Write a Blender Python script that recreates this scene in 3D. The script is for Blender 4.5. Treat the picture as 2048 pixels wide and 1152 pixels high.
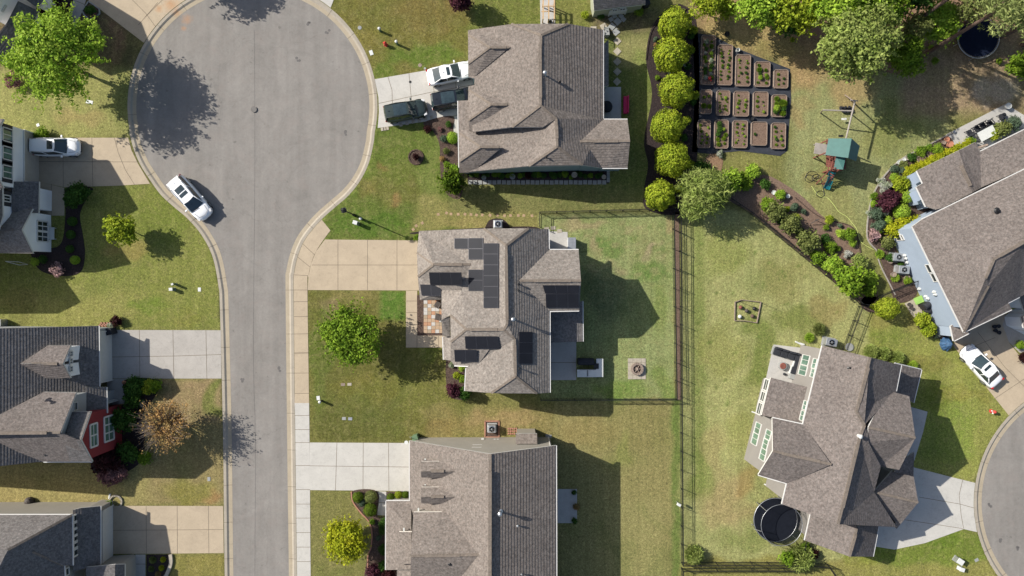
import bpy, bmesh, math, random
import numpy as np
from mathutils import Vector, Matrix
from mathutils.bvhtree import BVHTree
random.seed(7); RNG = np.random.default_rng(7)
for o in list(bpy.data.objects): bpy.data.objects.remove(o)
SC = bpy.context.scene; COL = SC.collection

# ------------------------------------------------------------ camera, sky, sun
CAMH = 70.0; G = 19.5                      # drone height, ground pixels per metre (2048 px wide photograph)
cam = bpy.data.cameras.new('camera'); co = bpy.data.objects.new('camera', cam); COL.objects.link(co)
co.location = (0, 0, CAMH); co.rotation_euler = (0, 0, 0)
cam.sensor_width = 36; cam.lens = 36 * G * CAMH / 2048; cam.clip_end = 1500; cam.clip_start = 0.5
SC.camera = co
KX, KY = 1.32, 0.57                        # shadow offset per metre of height
SUNV = Vector((-KX, KY, 1)).normalized()
ELEV = math.asin(SUNV.z)
w = bpy.data.worlds.new('World'); SC.world = w; w.use_nodes = True
nt = w.node_tree; bg = nt.nodes['Background']
sky = nt.nodes.new('ShaderNodeTexSky'); sky.sky_type = 'NISHITA'; sky.sun_disc = False
sky.sun_elevation = ELEV; sky.sun_rotation = math.radians(293.4); sky.air_density = 1.0; sky.dust_density = 2.0
nt.links.new(sky.outputs[0], bg.inputs[0]); bg.inputs[1].default_value = 0.078
sl = bpy.data.lights.new('sun', 'SUN'); so = bpy.data.objects.new('sun', sl); COL.objects.link(so)
sl.energy = 4.0; sl.angle = math.radians(0.5); sl.color = (1.0, 0.95, 0.86)
so.rotation_euler = SUNV.to_track_quat('Z', 'Y').to_euler(); so.location = (-60, 30, 60)
SC.view_settings.view_transform = 'Standard'; SC.view_settings.look = 'None'
SC.view_settings.exposure = 0.97; SC.view_settings.gamma = 1

# ------------------------------------------------------------ helpers
def R(px, py, h=0.0):
    k = (1 - h / CAMH) / G
    return Vector(((px - 1024) * k, (576 - py) * k, h))
def lin(c): c /= 255.0; return c / 12.92 if c <= 0.04045 else ((c + 0.055) / 1.055) ** 2.4
def alb(r, g, b, f=1.75): return (lin(r) / f, lin(g) / f, lin(b) / f, 1)
def tag(o, label=None, cat=None, group=None, kind=None):
    if label: o['label'] = label
    if cat: o['category'] = cat
    if group: o['group'] = group
    if kind: o['kind'] = kind
    return o
def empty(name, loc, label, cat, group=None, rz=0.0):
    o = bpy.data.objects.new(name, None); COL.objects.link(o); o.location = loc; o.rotation_euler = (0, 0, rz)
    o.empty_display_size = 0.3
    return tag(o, label, cat, group)
class MB:
    """collects geometry of one mesh object (world coordinates)"""
    def __init__(s): s.v = []; s.f = []; s.m = []
    def poly(s, pts, m=0):
        n = len(s.v); s.v += [tuple(p) for p in pts]; s.f.append(tuple(range(n, n + len(pts)))); s.m.append(m); return s
    def box(s, c, d, rz=0.0, m=0, tilt=None):
        M = Matrix.Rotation(rz, 3, 'Z')
        if tilt is not None: M = M @ tilt
        n = len(s.v)
        for z in (-1, 1):
            for y in (-1, 1):
                for x in (-1, 1):
                    s.v.append(tuple(Vector(c) + M @ Vector((x * d[0] / 2, y * d[1] / 2, z * d[2] / 2))))
        for f in ((0, 2, 3, 1), (4, 5, 7, 6), (0, 1, 5, 4), (2, 6, 7, 3), (0, 4, 6, 2), (1, 3, 7, 5)):
            s.f.append(tuple(n + i for i in f)); s.m.append(m)
        return s
    def bar(s, a, b, w, h=None, m=0):
        a = Vector(a); b = Vector(b); h = h or w; d = b - a; L = d.length
        if L < 1e-5: return s
        q = d.to_track_quat('X', 'Z').to_matrix(); n = len(s.v); c = (a + b) / 2
        for z in (-1, 1):
            for y in (-1, 1):
                for x in (-1, 1):
                    s.v.append(tuple(c + q @ Vector((x * L / 2, y * w / 2, z * h / 2))))
        for f in ((0, 2, 3, 1), (4, 5, 7, 6), (0, 1, 5, 4), (2, 6, 7, 3), (0, 4, 6, 2), (1, 3, 7, 5)):
            s.f.append(tuple(n + i for i in f)); s.m.append(m)
        return s
    def tube(s, pts, rad, seg=8, m=0, cap=True):
        pts = [Vector(p) for p in pts]; n0 = len(s.v)
        if not hasattr(rad, '__len__'): rad = [rad] * len(pts)
        for i, p in enumerate(pts):
            d = (pts[min(i + 1, len(pts) - 1)] - pts[max(i - 1, 0)])
            if d.length < 1e-6: d = Vector((0, 0, 1))
            q = d.to_track_quat('Z', 'X').to_matrix()
            for k in range(seg):
                a = 2 * math.pi * k / seg
                s.v.append(tuple(p + q @ Vector((math.cos(a) * rad[i], math.sin(a) * rad[i], 0))))
        for i in range(len(pts) - 1):
            for k in range(seg):
                a = n0 + i * seg + k; b = n0 + i * seg + (k + 1) % seg
                s.f.append((a, b, b + seg, a + seg)); s.m.append(m)
        if cap:
            s.f.append(tuple(n0 + k for k in reversed(range(seg)))); s.m.append(m)
            e = n0 + (len(pts) - 1) * seg
            s.f.append(tuple(e + k for k in range(seg))); s.m.append(m)
        return s
    def lathe(s, c, prof, seg=24, m=0, sx=1, sy=1):
        c = Vector(c); n0 = len(s.v)
        for r, z in prof:
            for k in range(seg):
                a = 2 * math.pi * k / seg
                s.v.append((c.x + r * math.cos(a) * sx, c.y + r * math.sin(a) * sy, c.z + z))
        for i in range(len(prof) - 1):
            for k in range(seg):
                a = n0 + i * seg + k; b = n0 + i * seg + (k + 1) % seg
                s.f.append((a, b, b + seg, a + seg)); s.m.append(m)
        if prof[0][0] > 1e-4: s.f.append(tuple(n0 + k for k in reversed(range(seg)))); s.m.append(m)
        if prof[-1][0] > 1e-4:
            e = n0 + (len(prof) - 1) * seg; s.f.append(tuple(e + k for k in range(seg))); s.m.append(m)
        return s
    def prism(s, pts, z0, z1, m=0, mt=None):
        """closed prism of a plan outline (x,y)"""
        a = sum(pts[i][0] * pts[(i + 1) % len(pts)][1] - pts[(i + 1) % len(pts)][0] * pts[i][1] for i in range(len(pts)))
        if a < 0: pts = list(reversed(pts))
        n = len(pts)
        s.poly([(p[0], p[1], z1) for p in pts], m if mt is None else mt)
        s.poly([(p[0], p[1], z0) for p in reversed(pts)], m)
        for i in range(n):
            p, q = pts[i], pts[(i + 1) % n]
            s.poly([(p[0], p[1], z0), (q[0], q[1], z0), (q[0], q[1], z1), (p[0], p[1], z1)], m)
        return s
    def build(s, name, mats, parent=None, smooth=False, bevel=0.0, weld=False, tri=False):
        me = bpy.data.meshes.new(name); v = s.v
        off = Vector((0, 0, 0))
        inv = None
        if parent is not None:
            pw = parent_world(parent); inv = pw.inverted()
            v = [tuple(inv @ Vector(p)) for p in s.v]
        elif s.v:
            a = np.array(s.v); c = (a.min(0) + a.max(0)) / 2; c[2] = a[:, 2].min(); off = Vector(c)
            v = [tuple(p) for p in (a - c)]
        me.from_pydata(v, [], s.f)
        if not isinstance(mats, (list, tuple)): mats = [mats]
        for m in mats: me.materials.append(m)
        me.polygons.foreach_set('material_index', s.m)
        if weld or tri:
            bm = bmesh.new(); bm.from_mesh(me)
            if weld: bmesh.ops.remove_doubles(bm, verts=bm.verts, dist=0.002)
            if tri: bmesh.ops.triangulate(bm, faces=bm.faces)
            bmesh.ops.recalc_face_normals(bm, faces=bm.faces)
            bm.to_mesh(me); bm.free()
        if smooth: me.polygons.foreach_set('use_smooth', [True] * len(me.polygons))
        me.update()
        o = bpy.data.objects.new(name, me); COL.objects.link(o)
        if parent is not None: o.parent = parent
        else: o.location = off
        if bevel:
            b = o.modifiers.new('bevel', 'BEVEL'); b.width = bevel; b.segments = 2; b.limit_method = 'ANGLE'
        return o
def parent_world(p):
    M = Matrix.LocRotScale(p.location, p.rotation_euler, p.scale)
    while p.parent: p = p.parent; M = Matrix.LocRotScale(p.location, p.rotation_euler, p.scale) @ M
    return M
def copy_tree(o, parent=None):
    c = o.copy(); COL.objects.link(c)
    if parent is not None: c.parent = parent
    for ch in list(o.children): copy_tree(ch, c)
    return c
def spline(pts, n=8, closed=False):
    P = [Vector((p[0], p[1])) for p in pts]; out = []; N = len(P)
    rng = N if closed else N - 1
    for i in range(rng):
        if closed: p0, p1, p2, p3 = P[i - 1], P[i], P[(i + 1) % N], P[(i + 2) % N]
        else: p0, p1, p2, p3 = P[max(i - 1, 0)], P[i], P[i + 1], P[min(i + 2, N - 1)]
        for k in range(n):
            t = k / n
            q = 0.5 * ((2 * p1) + (p2 - p0) * t + (2 * p0 - 5 * p1 + 4 * p2 - p3) * t * t + (3 * p1 - p0 - 3 * p2 + p3) * t ** 3)
            out.append((q.x, q.y))
    if not closed: out.append((P[-1].x, P[-1].y))
    return out
def pix(pts, h=0.0): return [tuple(R(x, y, h))[:2] for x, y in pts]

# ------------------------------------------------------------ materials
class NT:
    def __init__(s, name):
        s.m = bpy.data.materials.new(name); s.m.use_nodes = True; s.t = s.m.node_tree; s.t.nodes.clear()
        s.out = s.n('ShaderNodeOutputMaterial')
    def n(s, t, **k):
        x = s.t.nodes.new(t)
        for a, b in k.items():
            if a.startswith('i_'):
                key = a[2:]; key = int(key) if key.isdigit() else key
                x.inputs[key].default_value = b
            else: setattr(x, a, b)
        return x
    def l(s, a, b): s.t.links.new(a, b)
    def mix(s, f, a, b, t='MIX'):
        x = s.n('ShaderNodeMix', data_type='RGBA', blend_type=t)
        for i, v in ((0, f), (6, a), (7, b)):
            if hasattr(v, 'links'): s.l(v, x.inputs[i])
            else: x.inputs[i].default_value = v
        return x.outputs[2]
    def math(s, op, a, b=None, c=None):
        x = s.n('ShaderNodeMath', operation=op)
        for i, v in enumerate((a, b, c)):
            if v is None: continue
            if hasattr(v, 'links'): s.l(v, x.inputs[i])
            else: x.inputs[i].default_value = v
        return x.outputs[0]
    def pos(s): return s.n('ShaderNodeNewGeometry').outputs['Position']
    def noise(s, scale, detail=4, rough=0.55, vec=None, dist=0.0):
        x = s.n('ShaderNodeTexNoise'); x.inputs['Scale'].default_value = scale; x.inputs['Detail'].default_value = detail
        x.inputs['Roughness'].default_value = rough; x.inputs['Distortion'].default_value = dist
        s.l(vec if vec is not None else s.pos(), x.inputs['Vector']); return x.outputs['Fac']
    def ramp(s, f, stops):
        x = s.n('ShaderNodeValToRGB'); e = x.color_ramp.elements
        while len(e) < len(stops): e.new(0.5)
        for i, (p, c) in enumerate(stops):
            e[i].position = p; e[i].color = c if hasattr(c, '__len__') else (c, c, c, 1)
        s.l(f, x.inputs[0]); return x.outputs[0]
    def bump(s, h, strength=0.5, dist=0.05):
        x = s.n('ShaderNodeBump'); x.inputs['Strength'].default_value = strength; x.inputs['Distance'].default_value = dist
        s.l(h, x.inputs['Height']); return x.outputs[0]
    def pbr(s, col, rough=0.8, metal=0.0, nrm=None, spec=0.3, coat=0.0):
        p = s.n('ShaderNodeBsdfPrincipled')
        if hasattr(col, 'links'): s.l(col, p.inputs['Base Color'])
        else: p.inputs['Base Color'].default_value = col
        if hasattr(rough, 'links'): s.l(rough, p.inputs['Roughness'])
        else: p.inputs['Roughness'].default_value = rough
        p.inputs['Metallic'].default_value = metal; p.inputs['Specular IOR Level'].default_value = spec
        p.inputs['Coat Weight'].default_value = coat; p.inputs['Coat Roughness'].default_value = 0.05
        if nrm is not None: s.l(nrm, p.inputs['Normal'])
        s.l(p.outputs[0], s.out.inputs[0]); return s.m
def sc(c, k): return (c[0] * k, c[1] * k, c[2] * k, 1)
def plain(name, c, rough=0.7, metal=0.0, var=0.15, scale=3.0, spec=0.3, coat=0.0, bump=0.0):
    t = NT(name); n = t.noise(scale, 5)
    f = t.ramp(n, [(0.3, 1 - var), (0.7, 1 + var * 0.6)])
    col = t.mix(1.0, c, f, 'MULTIPLY')
    return t.pbr(col, rough, metal, t.bump(t.noise(scale * 12, 3), bump, 0.02) if bump else None, spec, coat)
M = {}
# lawns: colour comes from the ground sheet's own colour layer, broken up by blade and clump noise
t = NT('grass'); a = t.n('ShaderNodeVertexColor', layer_name='Col').outputs[0]
n1 = t.noise(1.3, 6, 0.65, dist=1.2); n2 = t.noise(5.5, 6, 0.82, dist=1.0); n3 = t.noise(0.22, 4, 0.6, dist=0.6)
sm = t.n('ShaderNodeMapping'); sm.inputs['Scale'].default_value = (3.2, 9.0, 1); sm.inputs['Rotation'].default_value = (0, 0, 0.6); t.l(t.pos(), sm.inputs[0])
n4 = t.noise(1.0, 5, 0.7, vec=sm.outputs[0], dist=2.0)
c1 = t.mix(t.ramp(n1, [(0.45, 0), (0.68, 0.32)]), a, alb(170, 158, 108))
c2 = t.mix(t.ramp(n3, [(0.48, 0), (0.70, 0.32)]), c1, alb(92, 112, 50))
f2 = t.ramp(n2, [(0.3, 0.36), (0.5, 1.02), (0.70, 2.0)]); f4 = t.ramp(n4, [(0.3, 0.82), (0.7, 1.26)])
mw = t.n('ShaderNodeMapping'); mw.inputs['Scale'].default_value = (1.9, 0.045, 1); t.l(t.pos(), mw.inputs[0])
c3 = t.mix(1.0, t.mix(1.0, c2, f2, 'MULTIPLY'), f4, 'MULTIPLY'); c3 = t.mix(1.0, c3, t.ramp(t.noise(1.0, 2, 0.5, vec=mw.outputs[0]), [(0.38, 0.93), (0.62, 1.07)]), 'MULTIPLY')
M['grass'] = t.pbr(c3, 0.95, 0, t.bump(n2, 0.5, 0.12), 0.1)
def rust(t, cc):
    'clay stain washed over the drive and road edge at the top of the turning circle'
    m = None
    for px, py, r in ((342, 10, 1.3), (352, 24, .8), (373, 38, .9), (318, 18, .7), (366, 56, .5)):
        v = t.n('ShaderNodeVectorMath', operation='DISTANCE'); t.l(t.pos(), v.inputs[0]); v.inputs[1].default_value = R(px, py)
        d = t.math('DIVIDE', v.outputs['Value'], r); d = t.math('ADD', d, t.math('MULTIPLY', t.noise(2.2, 5, .8), 1.4)); f = t.ramp(t.math('MULTIPLY', d, .5), [(0.30, 0.75), (0.72, 0.0)])
        m = f if m is None else t.math('MAXIMUM', m, f)
    return t.mix(m, cc, alb(206, 152, 104))
def asphalt(name, c):
    t = NT(name)
    a = t.ramp(t.noise(0.35, 6, 0.7, dist=1.0), [(0.3, 0.86), (0.7, 1.10)]); b = t.ramp(t.noise(5, 6, 0.8), [(0.3, 0.88), (0.7, 1.12)])
    mp = t.n('ShaderNodeMapping'); mp.inputs['Scale'].default_value = (0.9, 0.07, 1); t.l(t.pos(), mp.inputs[0])
    st = t.ramp(t.noise(1.0, 4, 0.6, vec=mp.outputs[0]), [(0.35, 0.90), (0.65, 1.06)])
    spots = t.ramp(t.noise(1.7, 3, 0.5), [(0.68, 1.0), (0.78, 0.70)])
    v = t.n('ShaderNodeTexVoronoi', feature='DISTANCE_TO_EDGE'); v.inputs['Scale'].default_value = 0.13
    dv = t.n('ShaderNodeVectorMath', operation='ADD'); nn = t.n('ShaderNodeTexNoise'); nn.inputs['Scale'].default_value = 0.8; nn.inputs['Detail'].default_value = 6
    t.l(t.pos(), nn.inputs['Vector']); t.l(nn.outputs['Color'], dv.inputs[0]); t.l(t.pos(), dv.inputs[1]); t.l(dv.outputs[0], v.inputs['Vector'])
    cr = t.ramp(v.outputs['Distance'], [(0.0, 0.88), (0.004, 1.0)])
    cc = c
    for f in (a, b, st, spots, cr): cc = t.mix(1.0, cc, f, 'MULTIPLY')
    cc = rust(t, cc)
    cc = t.mix(t.ramp(t.noise(0.9, 4, 0.7, dist=1), [(0.5, 0.0), (0.7, 0.35)]), cc, (c[0] * 1.06, c[1] * .97, c[2] * .95, 1))
    return t.pbr(cc, 0.88, 0, t.bump(t.noise(30, 3), 0.3, 0.01), 0.25)
M['asphalt'] = asphalt('asphalt', alb(157, 152, 146))
def concrete(name, c, v=0.10):
    t = NT(name)
    a = t.ramp(t.noise(0.6, 5, 0.65), [(0.3, 1 - v), (0.7, 1 + v * 0.7)]); b = t.ramp(t.noise(9, 5, 0.75), [(0.3, 0.94), (0.7, 1.06)])
    st = t.ramp(t.noise(1.3, 7, 0.75, dist=2.0), [(0.50, 1.0), (0.74, 0.82)])
    cc = c
    for f in (a, b, st): cc = t.mix(1.0, cc, f, 'MULTIPLY')
    cc = rust(t, cc)
    return t.pbr(cc, 0.85, 0, t.bump(t.noise(25, 3), 0.2, 0.01), 0.25)
M['conc_tan'] = concrete('tan concrete', alb(208, 190, 164))
M['conc_white'] = concrete('white concrete', alb(220, 216, 208), 0.08)
M['conc_grey'] = concrete('grey concrete', alb(200, 194, 186))
M['conc_kerb'] = concrete('kerb concrete', alb(190, 180, 164))
M['gutter_pan'] = concrete('gutter concrete', alb(196, 182, 158))
M['joint'] = plain('joint', alb(135, 122, 104), 0.9)
M['patio_grey'] = concrete('patio concrete', alb(212, 209, 204))
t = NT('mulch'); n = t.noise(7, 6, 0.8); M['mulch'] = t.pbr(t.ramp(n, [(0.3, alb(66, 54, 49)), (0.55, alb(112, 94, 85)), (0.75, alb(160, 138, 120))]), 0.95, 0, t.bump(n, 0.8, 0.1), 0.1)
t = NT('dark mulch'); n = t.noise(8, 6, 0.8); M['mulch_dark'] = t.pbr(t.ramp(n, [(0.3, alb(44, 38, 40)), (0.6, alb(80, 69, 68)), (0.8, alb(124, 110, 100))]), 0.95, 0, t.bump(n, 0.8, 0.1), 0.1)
t = NT('pine straw'); n = t.noise(4, 7, 0.8, dist=2); M['straw'] = t.pbr(t.ramp(n, [(0.3, alb(112, 88, 72)), (0.5, alb(160, 130, 104)), (0.75, alb(200, 172, 140))]), 0.95, 0, t.bump(n, 0.6, 0.08), 0.1)
t = NT('soil'); n = t.noise(9, 6, 0.8); M['soil'] = t.pbr(t.ramp(n, [(0.3, alb(98, 80, 68)), (0.55, alb(150, 126, 110)), (0.8, alb(182, 160, 142))]), 0.95, 0, t.bump(n, 0.7, 0.06), 0.1)
M['fabric'] = plain('landscape fabric', alb(62, 66, 76), 0.8, var=0.3, scale=2.0, bump=0.4)
def shingle(name, base, mottled=0.30, cour=0.125, bs=1.0):
    """asphalt shingles: courses follow lines of equal height on every slope"""
    t = NT(name); p = t.pos(); sp = t.n('ShaderNodeSeparateXYZ'); t.l(p, sp.inputs[0]); z = sp.outputs[2]
    q = t.math('DIVIDE', z, cour); fr = t.math('FRACT', q); fl = t.math('FLOOR', q)
    cx = t.n('ShaderNodeCombineXYZ'); t.l(t.math('MULTIPLY', sp.outputs[0], 2.6), cx.inputs[0]); t.l(t.math('MULTIPLY', sp.outputs[1], 2.6), cx.inputs[1]); t.l(t.math('MULTIPLY', fl, 1.7), cx.inputs[2])
    wn = t.noise(1.5, 4, 0.75, vec=cx.outputs[0])
    big = t.ramp(t.noise(0.35, 4, 0.6), [(0.3, 0.93), (0.7, 1.07)])
    fine = t.ramp(t.noise(4.5, 5, 0.85), [(0.32, 0.74), (0.68, 1.26)])
    f = t.ramp(wn, [(0.36, 1 - mottled), (0.5, 1.0), (0.64, 1 + mottled)])
    warm = t.mix(t.ramp(t.noise(2.2, 4, 0.7, vec=cx.outputs[0]), [(0.45, 0.0), (0.65, 0.5)]), base, (base[0] * 1.08, base[1] * 0.98, base[2] * 0.94, 1))
    edge = t.ramp(fr, [(0.0, 0.92), (0.30, 1.0), (0.9, 1.03)])  # shadow line at each course's lower edge, put into the colour
    cc = warm
    for g in (f, big, fine, edge): cc = t.mix(1.0, cc, g, 'MULTIPLY')
    hgt = t.math('SUBTRACT', 1.0, fr)
    return t.pbr(cc, 0.95, 0, t.bump(wn, 0.5, 0.03), 0.15)
M['roof_a'] = shingle('taupe shingles', alb(170, 162, 154, 2.25))
M['roof_b'] = shingle('grey brown shingles', alb(164, 154, 146, 2.45))
M['roof_c'] = shingle('mauve grey shingles', alb(156, 147, 142, 2.55))
M['roof_d'] = shingle('grey shingles', alb(142, 138, 136, 2.2))
M['ridgecap'] = shingle('ridge cap', alb(160, 148, 136, 2.35), 0.1, 0.3, 0.3)
def siding(name, c, step=0.16):
    t = NT(name); sp = t.n('ShaderNodeSeparateXYZ'); t.l(t.pos(), sp.inputs[0])
    fr = t.math('FRACT', t.math('DIVIDE', sp.outputs[2], step))
    cc = t.mix(1.0, c, t.ramp(fr, [(0, 0.8), (0.1, 1.0), (1, 1.03)]), 'MULTIPLY')
    cc = t.mix(1.0, cc, t.ramp(t.noise(0.8, 4), [(0.3, 0.95), (0.7, 1.04)]), 'MULTIPLY')
    return t.pbr(cc, 0.7, 0, t.bump(t.math('SUBTRACT', 1.0, fr), 0.5, 0.03), 0.3)
M['sid_beige'] = siding('beige siding', (0.27, 0.25, 0.215, 1)); M['sid_white'] = siding('white siding', (0.72, 0.72, 0.72, 1))
M['sid_blue'] = siding('pale blue siding', (0.25, 0.30, 0.37, 1)); M['sid_red'] = siding('barn red siding', (0.19, 0.025, 0.03, 1))
M['sid_teal'] = siding('grey green siding', (0.16, 0.22, 0.22, 1)); M['sid_taupe'] = siding('taupe siding', (0.19, 0.178, 0.165, 1))
M['sid_grey'] = siding('grey siding', (0.30, 0.31, 0.31, 1)); M['sid_olive'] = siding('olive siding', (0.26, 0.27, 0.20, 1))
M['brick'] = plain('brick veneer', (0.22, 0.15, 0.12, 1), 0.9, var=0.35, scale=5, bump=0.5)
M['trim'] = plain('white trim', (0.52, 0.51, 0.49, 1), 0.5, var=0.05)
M['soffit'] = plain('soffit', (0.45, 0.42, 0.38, 1), 0.7, var=0.05)
M['garage'] = plain('garage door paint', (0.50, 0.49, 0.46, 1), 0.6, var=0.05); M['garage_tan'] = plain('tan garage door', (0.36, 0.32, 0.27, 1), 0.6, var=0.06)
M['glass'] = plain('window glass', (0.02, 0.03, 0.03, 1), 0.08, var=0.2, spec=0.9); M['glass_green'] = plain('green tinted glass', (0.10, 0.17, 0.13, 1), 0.15, var=0.35, scale=1.5, spec=0.8)
M['shutter'] = plain('dark shutter', (0.03, 0.03, 0.035, 1), 0.6)
M['black'] = plain('black metal', (0.012, 0.012, 0.013, 1), 0.5, spec=0.4); M['rubber'] = plain('rubber', (0.02, 0.02, 0.02, 1), 0.85)
M['steel'] = plain('galvanised steel', (0.42, 0.43, 0.44, 1), 0.4, 0.7); M['chrome'] = plain('chrome', (0.6, 0.6, 0.6, 1), 0.2, 1.0)
M['panel'] = plain('solar panel', (0.014, 0.015, 0.020, 1), 0.55, var=0.12, scale=1.2, spec=0.14); M['panelframe'] = plain('panel frame', (0.06, 0.06, 0.07, 1), 0.4, 0.5)
M['wood'] = plain('weathered wood', alb(170, 152, 138), 0.85, var=0.25, scale=4, bump=0.3); M['wood_new'] = plain('new timber', alb(222, 186, 140), 0.8, var=0.15)
M['wood_grey'] = plain('grey timber', alb(180, 172, 164), 0.85, var=0.2); M['redwood'] = plain('red stained wood', (0.17, 0.06, 0.045, 1), 0.8, var=0.2)
M['green_vinyl'] = plain('green tarp', (0.04, 0.115, 0.105, 1), 0.55, var=0.12, spec=0.4); M['slide'] = plain('teal plastic', (0.01, 0.11, 0.13, 1), 0.3, var=0.1, spec=0.5)
M['trampbed'] = plain('trampoline mat', (0.008, 0.012, 0.026, 1), 0.9, spec=0.05); M['netting'] = plain('dark netting', (0.010, 0.012, 0.018, 1), 0.9, spec=0.05)
M['terracotta'] = plain('terracotta', (0.36, 0.16, 0.10, 1), 0.85); M['stone'] = plain('pale stone', alb(200, 190, 172), 0.85, var=0.2, scale=4); M['stone_grey'] = plain('grey paver', alb(176, 178, 176), 0.85, var=0.15)
M['stone_tan'] = plain('tan flagstone', alb(196, 168, 134), 0.85, var=0.2, scale=4); M['brickedge'] = plain('red brick edging', alb(190, 140, 118), 0.9, var=0.2, scale=6); M['plastic_white'] = plain('white plastic', (0.50, 0.51, 0.49, 1), 0.5, var=0.05)
M['plastic_green'] = plain('green plastic', (0.10, 0.16, 0.09, 1), 0.5); M['pink'] = plain('magenta cushion', (0.42, 0.02, 0.09, 1), 0.7)
M['cushion'] = plain('charcoal cushion', (0.022, 0.024, 0.03, 1), 0.9, var=0.2, bump=0.3); M['bluetarp'] = plain('blue tarp', (0.035, 0.085, 0.17, 1), 0.5, var=0.5, scale=5, bump=1.0)
M['lime_plastic'] = plain('lime plastic', (0.25, 0.42, 0.10, 1), 0.5); M['hose'] = plain('yellow hose', (0.45, 0.50, 0.16, 1), 0.5); M['hydrant'] = plain('hydrant red', (0.42, 0.04, 0.03, 1), 0.5)
M['bark'] = plain('bark', alb(122, 100, 88), 0.95, var=0.35, scale=6, bump=0.8); M['bark_pale'] = plain('grey twigs', alb(182, 164, 150), 0.9, var=0.2)
M['ash'] = plain('ash', (0.10, 0.07, 0.06, 1), 0.95, var=0.4, scale=12)
def foliage(name, c1, c2, trans=0.35, var=0.35):
    t = NT(name); g = t.n('ShaderNodeNewGeometry'); isl = g.outputs['Random Per Island']
    cl = t.noise(1.1, 4, 0.6)
    c = t.mix(t.ramp(cl, [(0.35, 0.0), (0.65, 1.0)]), c1, c2)
    c = t.mix(1.0, c, t.ramp(isl, [(0.0, 1 - var), (0.5, 1.0), (1.0, 1 + var)]), 'MULTIPLY')
    d = t.n('ShaderNodeBsdfPrincipled'); t.l(c, d.inputs['Base Color']); d.inputs['Roughness'].default_value = 0.55; d.inputs['Specular IOR Level'].default_value = 0.06
    tr = t.n('ShaderNodeBsdfTranslucent'); t.l(c, tr.inputs[0]); mx = t.n('ShaderNodeMixShader'); mx.inputs[0].default_value = trans
    t.l(d.outputs[0], mx.inputs[1]); t.l(tr.outputs[0], mx.inputs[2]); t.l(mx.outputs[0], t.out.inputs[0]); return t.m
def F(r, g, b, f=1.55): return alb(r, g, b, f)
M['leaf_bright'] = foliage('bright green leaves', F(190, 216, 84), F(146, 186, 58)); M['leaf_mid'] = foliage('mid green leaves', F(152, 180, 58), F(112, 148, 46))
M['leaf_lime'] = foliage('lime leaves', F(184, 196, 62), F(150, 172, 50)); M['leaf_yellow'] = foliage('golden leaves', F(206, 206, 52), F(168, 180, 44))
M['leaf_dark'] = foliage('dark green leaves', F(94, 132, 56), F(68, 104, 46)); M['leaf_olive'] = foliage('olive leaves', F(150, 158, 92), F(118, 130, 72))
M['leaf_pale'] = foliage('pale green leaves', F(180, 192, 112), F(140, 162, 76)); M['leaf_fir'] = foliage('pale pine needles', F(176, 186, 116), F(140, 156, 92))
M['leaf_purple'] = foliage('purple leaves', F(112, 66, 76), F(84, 48, 62)); M['leaf_mauve'] = foliage('mauve leaves', F(176, 134, 130), F(140, 96, 98))
M['leaf_orange'] = foliage('autumn leaves', F(196, 152, 96), F(176, 156, 104)); M['leaf_white'] = foliage('white blossom', F(216, 216, 206), F(150, 168, 120), var=0.4)
M['leaf_pink'] = foliage('pink blossom', F(226, 188, 190), F(170, 140, 130)); M['leaf_blue'] = foliage('blue green leaves', F(118, 138, 112), F(94, 116, 92))
M['leaf_maroon'] = foliage('maroon leaves', F(80, 42, 44), F(60, 36, 36)); M['leaf_box'] = foliage('boxwood leaves', F(118, 142, 44), F(88, 116, 34))
def paint(name, c, metal=0.0): return plain(name, c, 0.28, metal, 0.03, 1.0, 0.5, 1.0)
M['car_white'] = paint('white car paint', (0.74, 0.74, 0.74, 1)); M['car_green'] = paint('dark green car paint', (0.035, 0.05, 0.043, 1), 0.4); M['car_black'] = paint('black car paint', (0.008, 0.010, 0.014, 1), 0.2)
M['car_glass'] = plain('car glass', (0.025, 0.04, 0.045, 1), 0.06, var=0.3, scale=2, spec=1.0); M['lamp_red'] = plain('tail lamp', (0.35, 0.01, 0.01, 1), 0.2, spec=0.6); M['lamp_clear'] = plain('head lamp', (0.5, 0.5, 0.5, 1), 0.1, spec=0.8)
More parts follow.
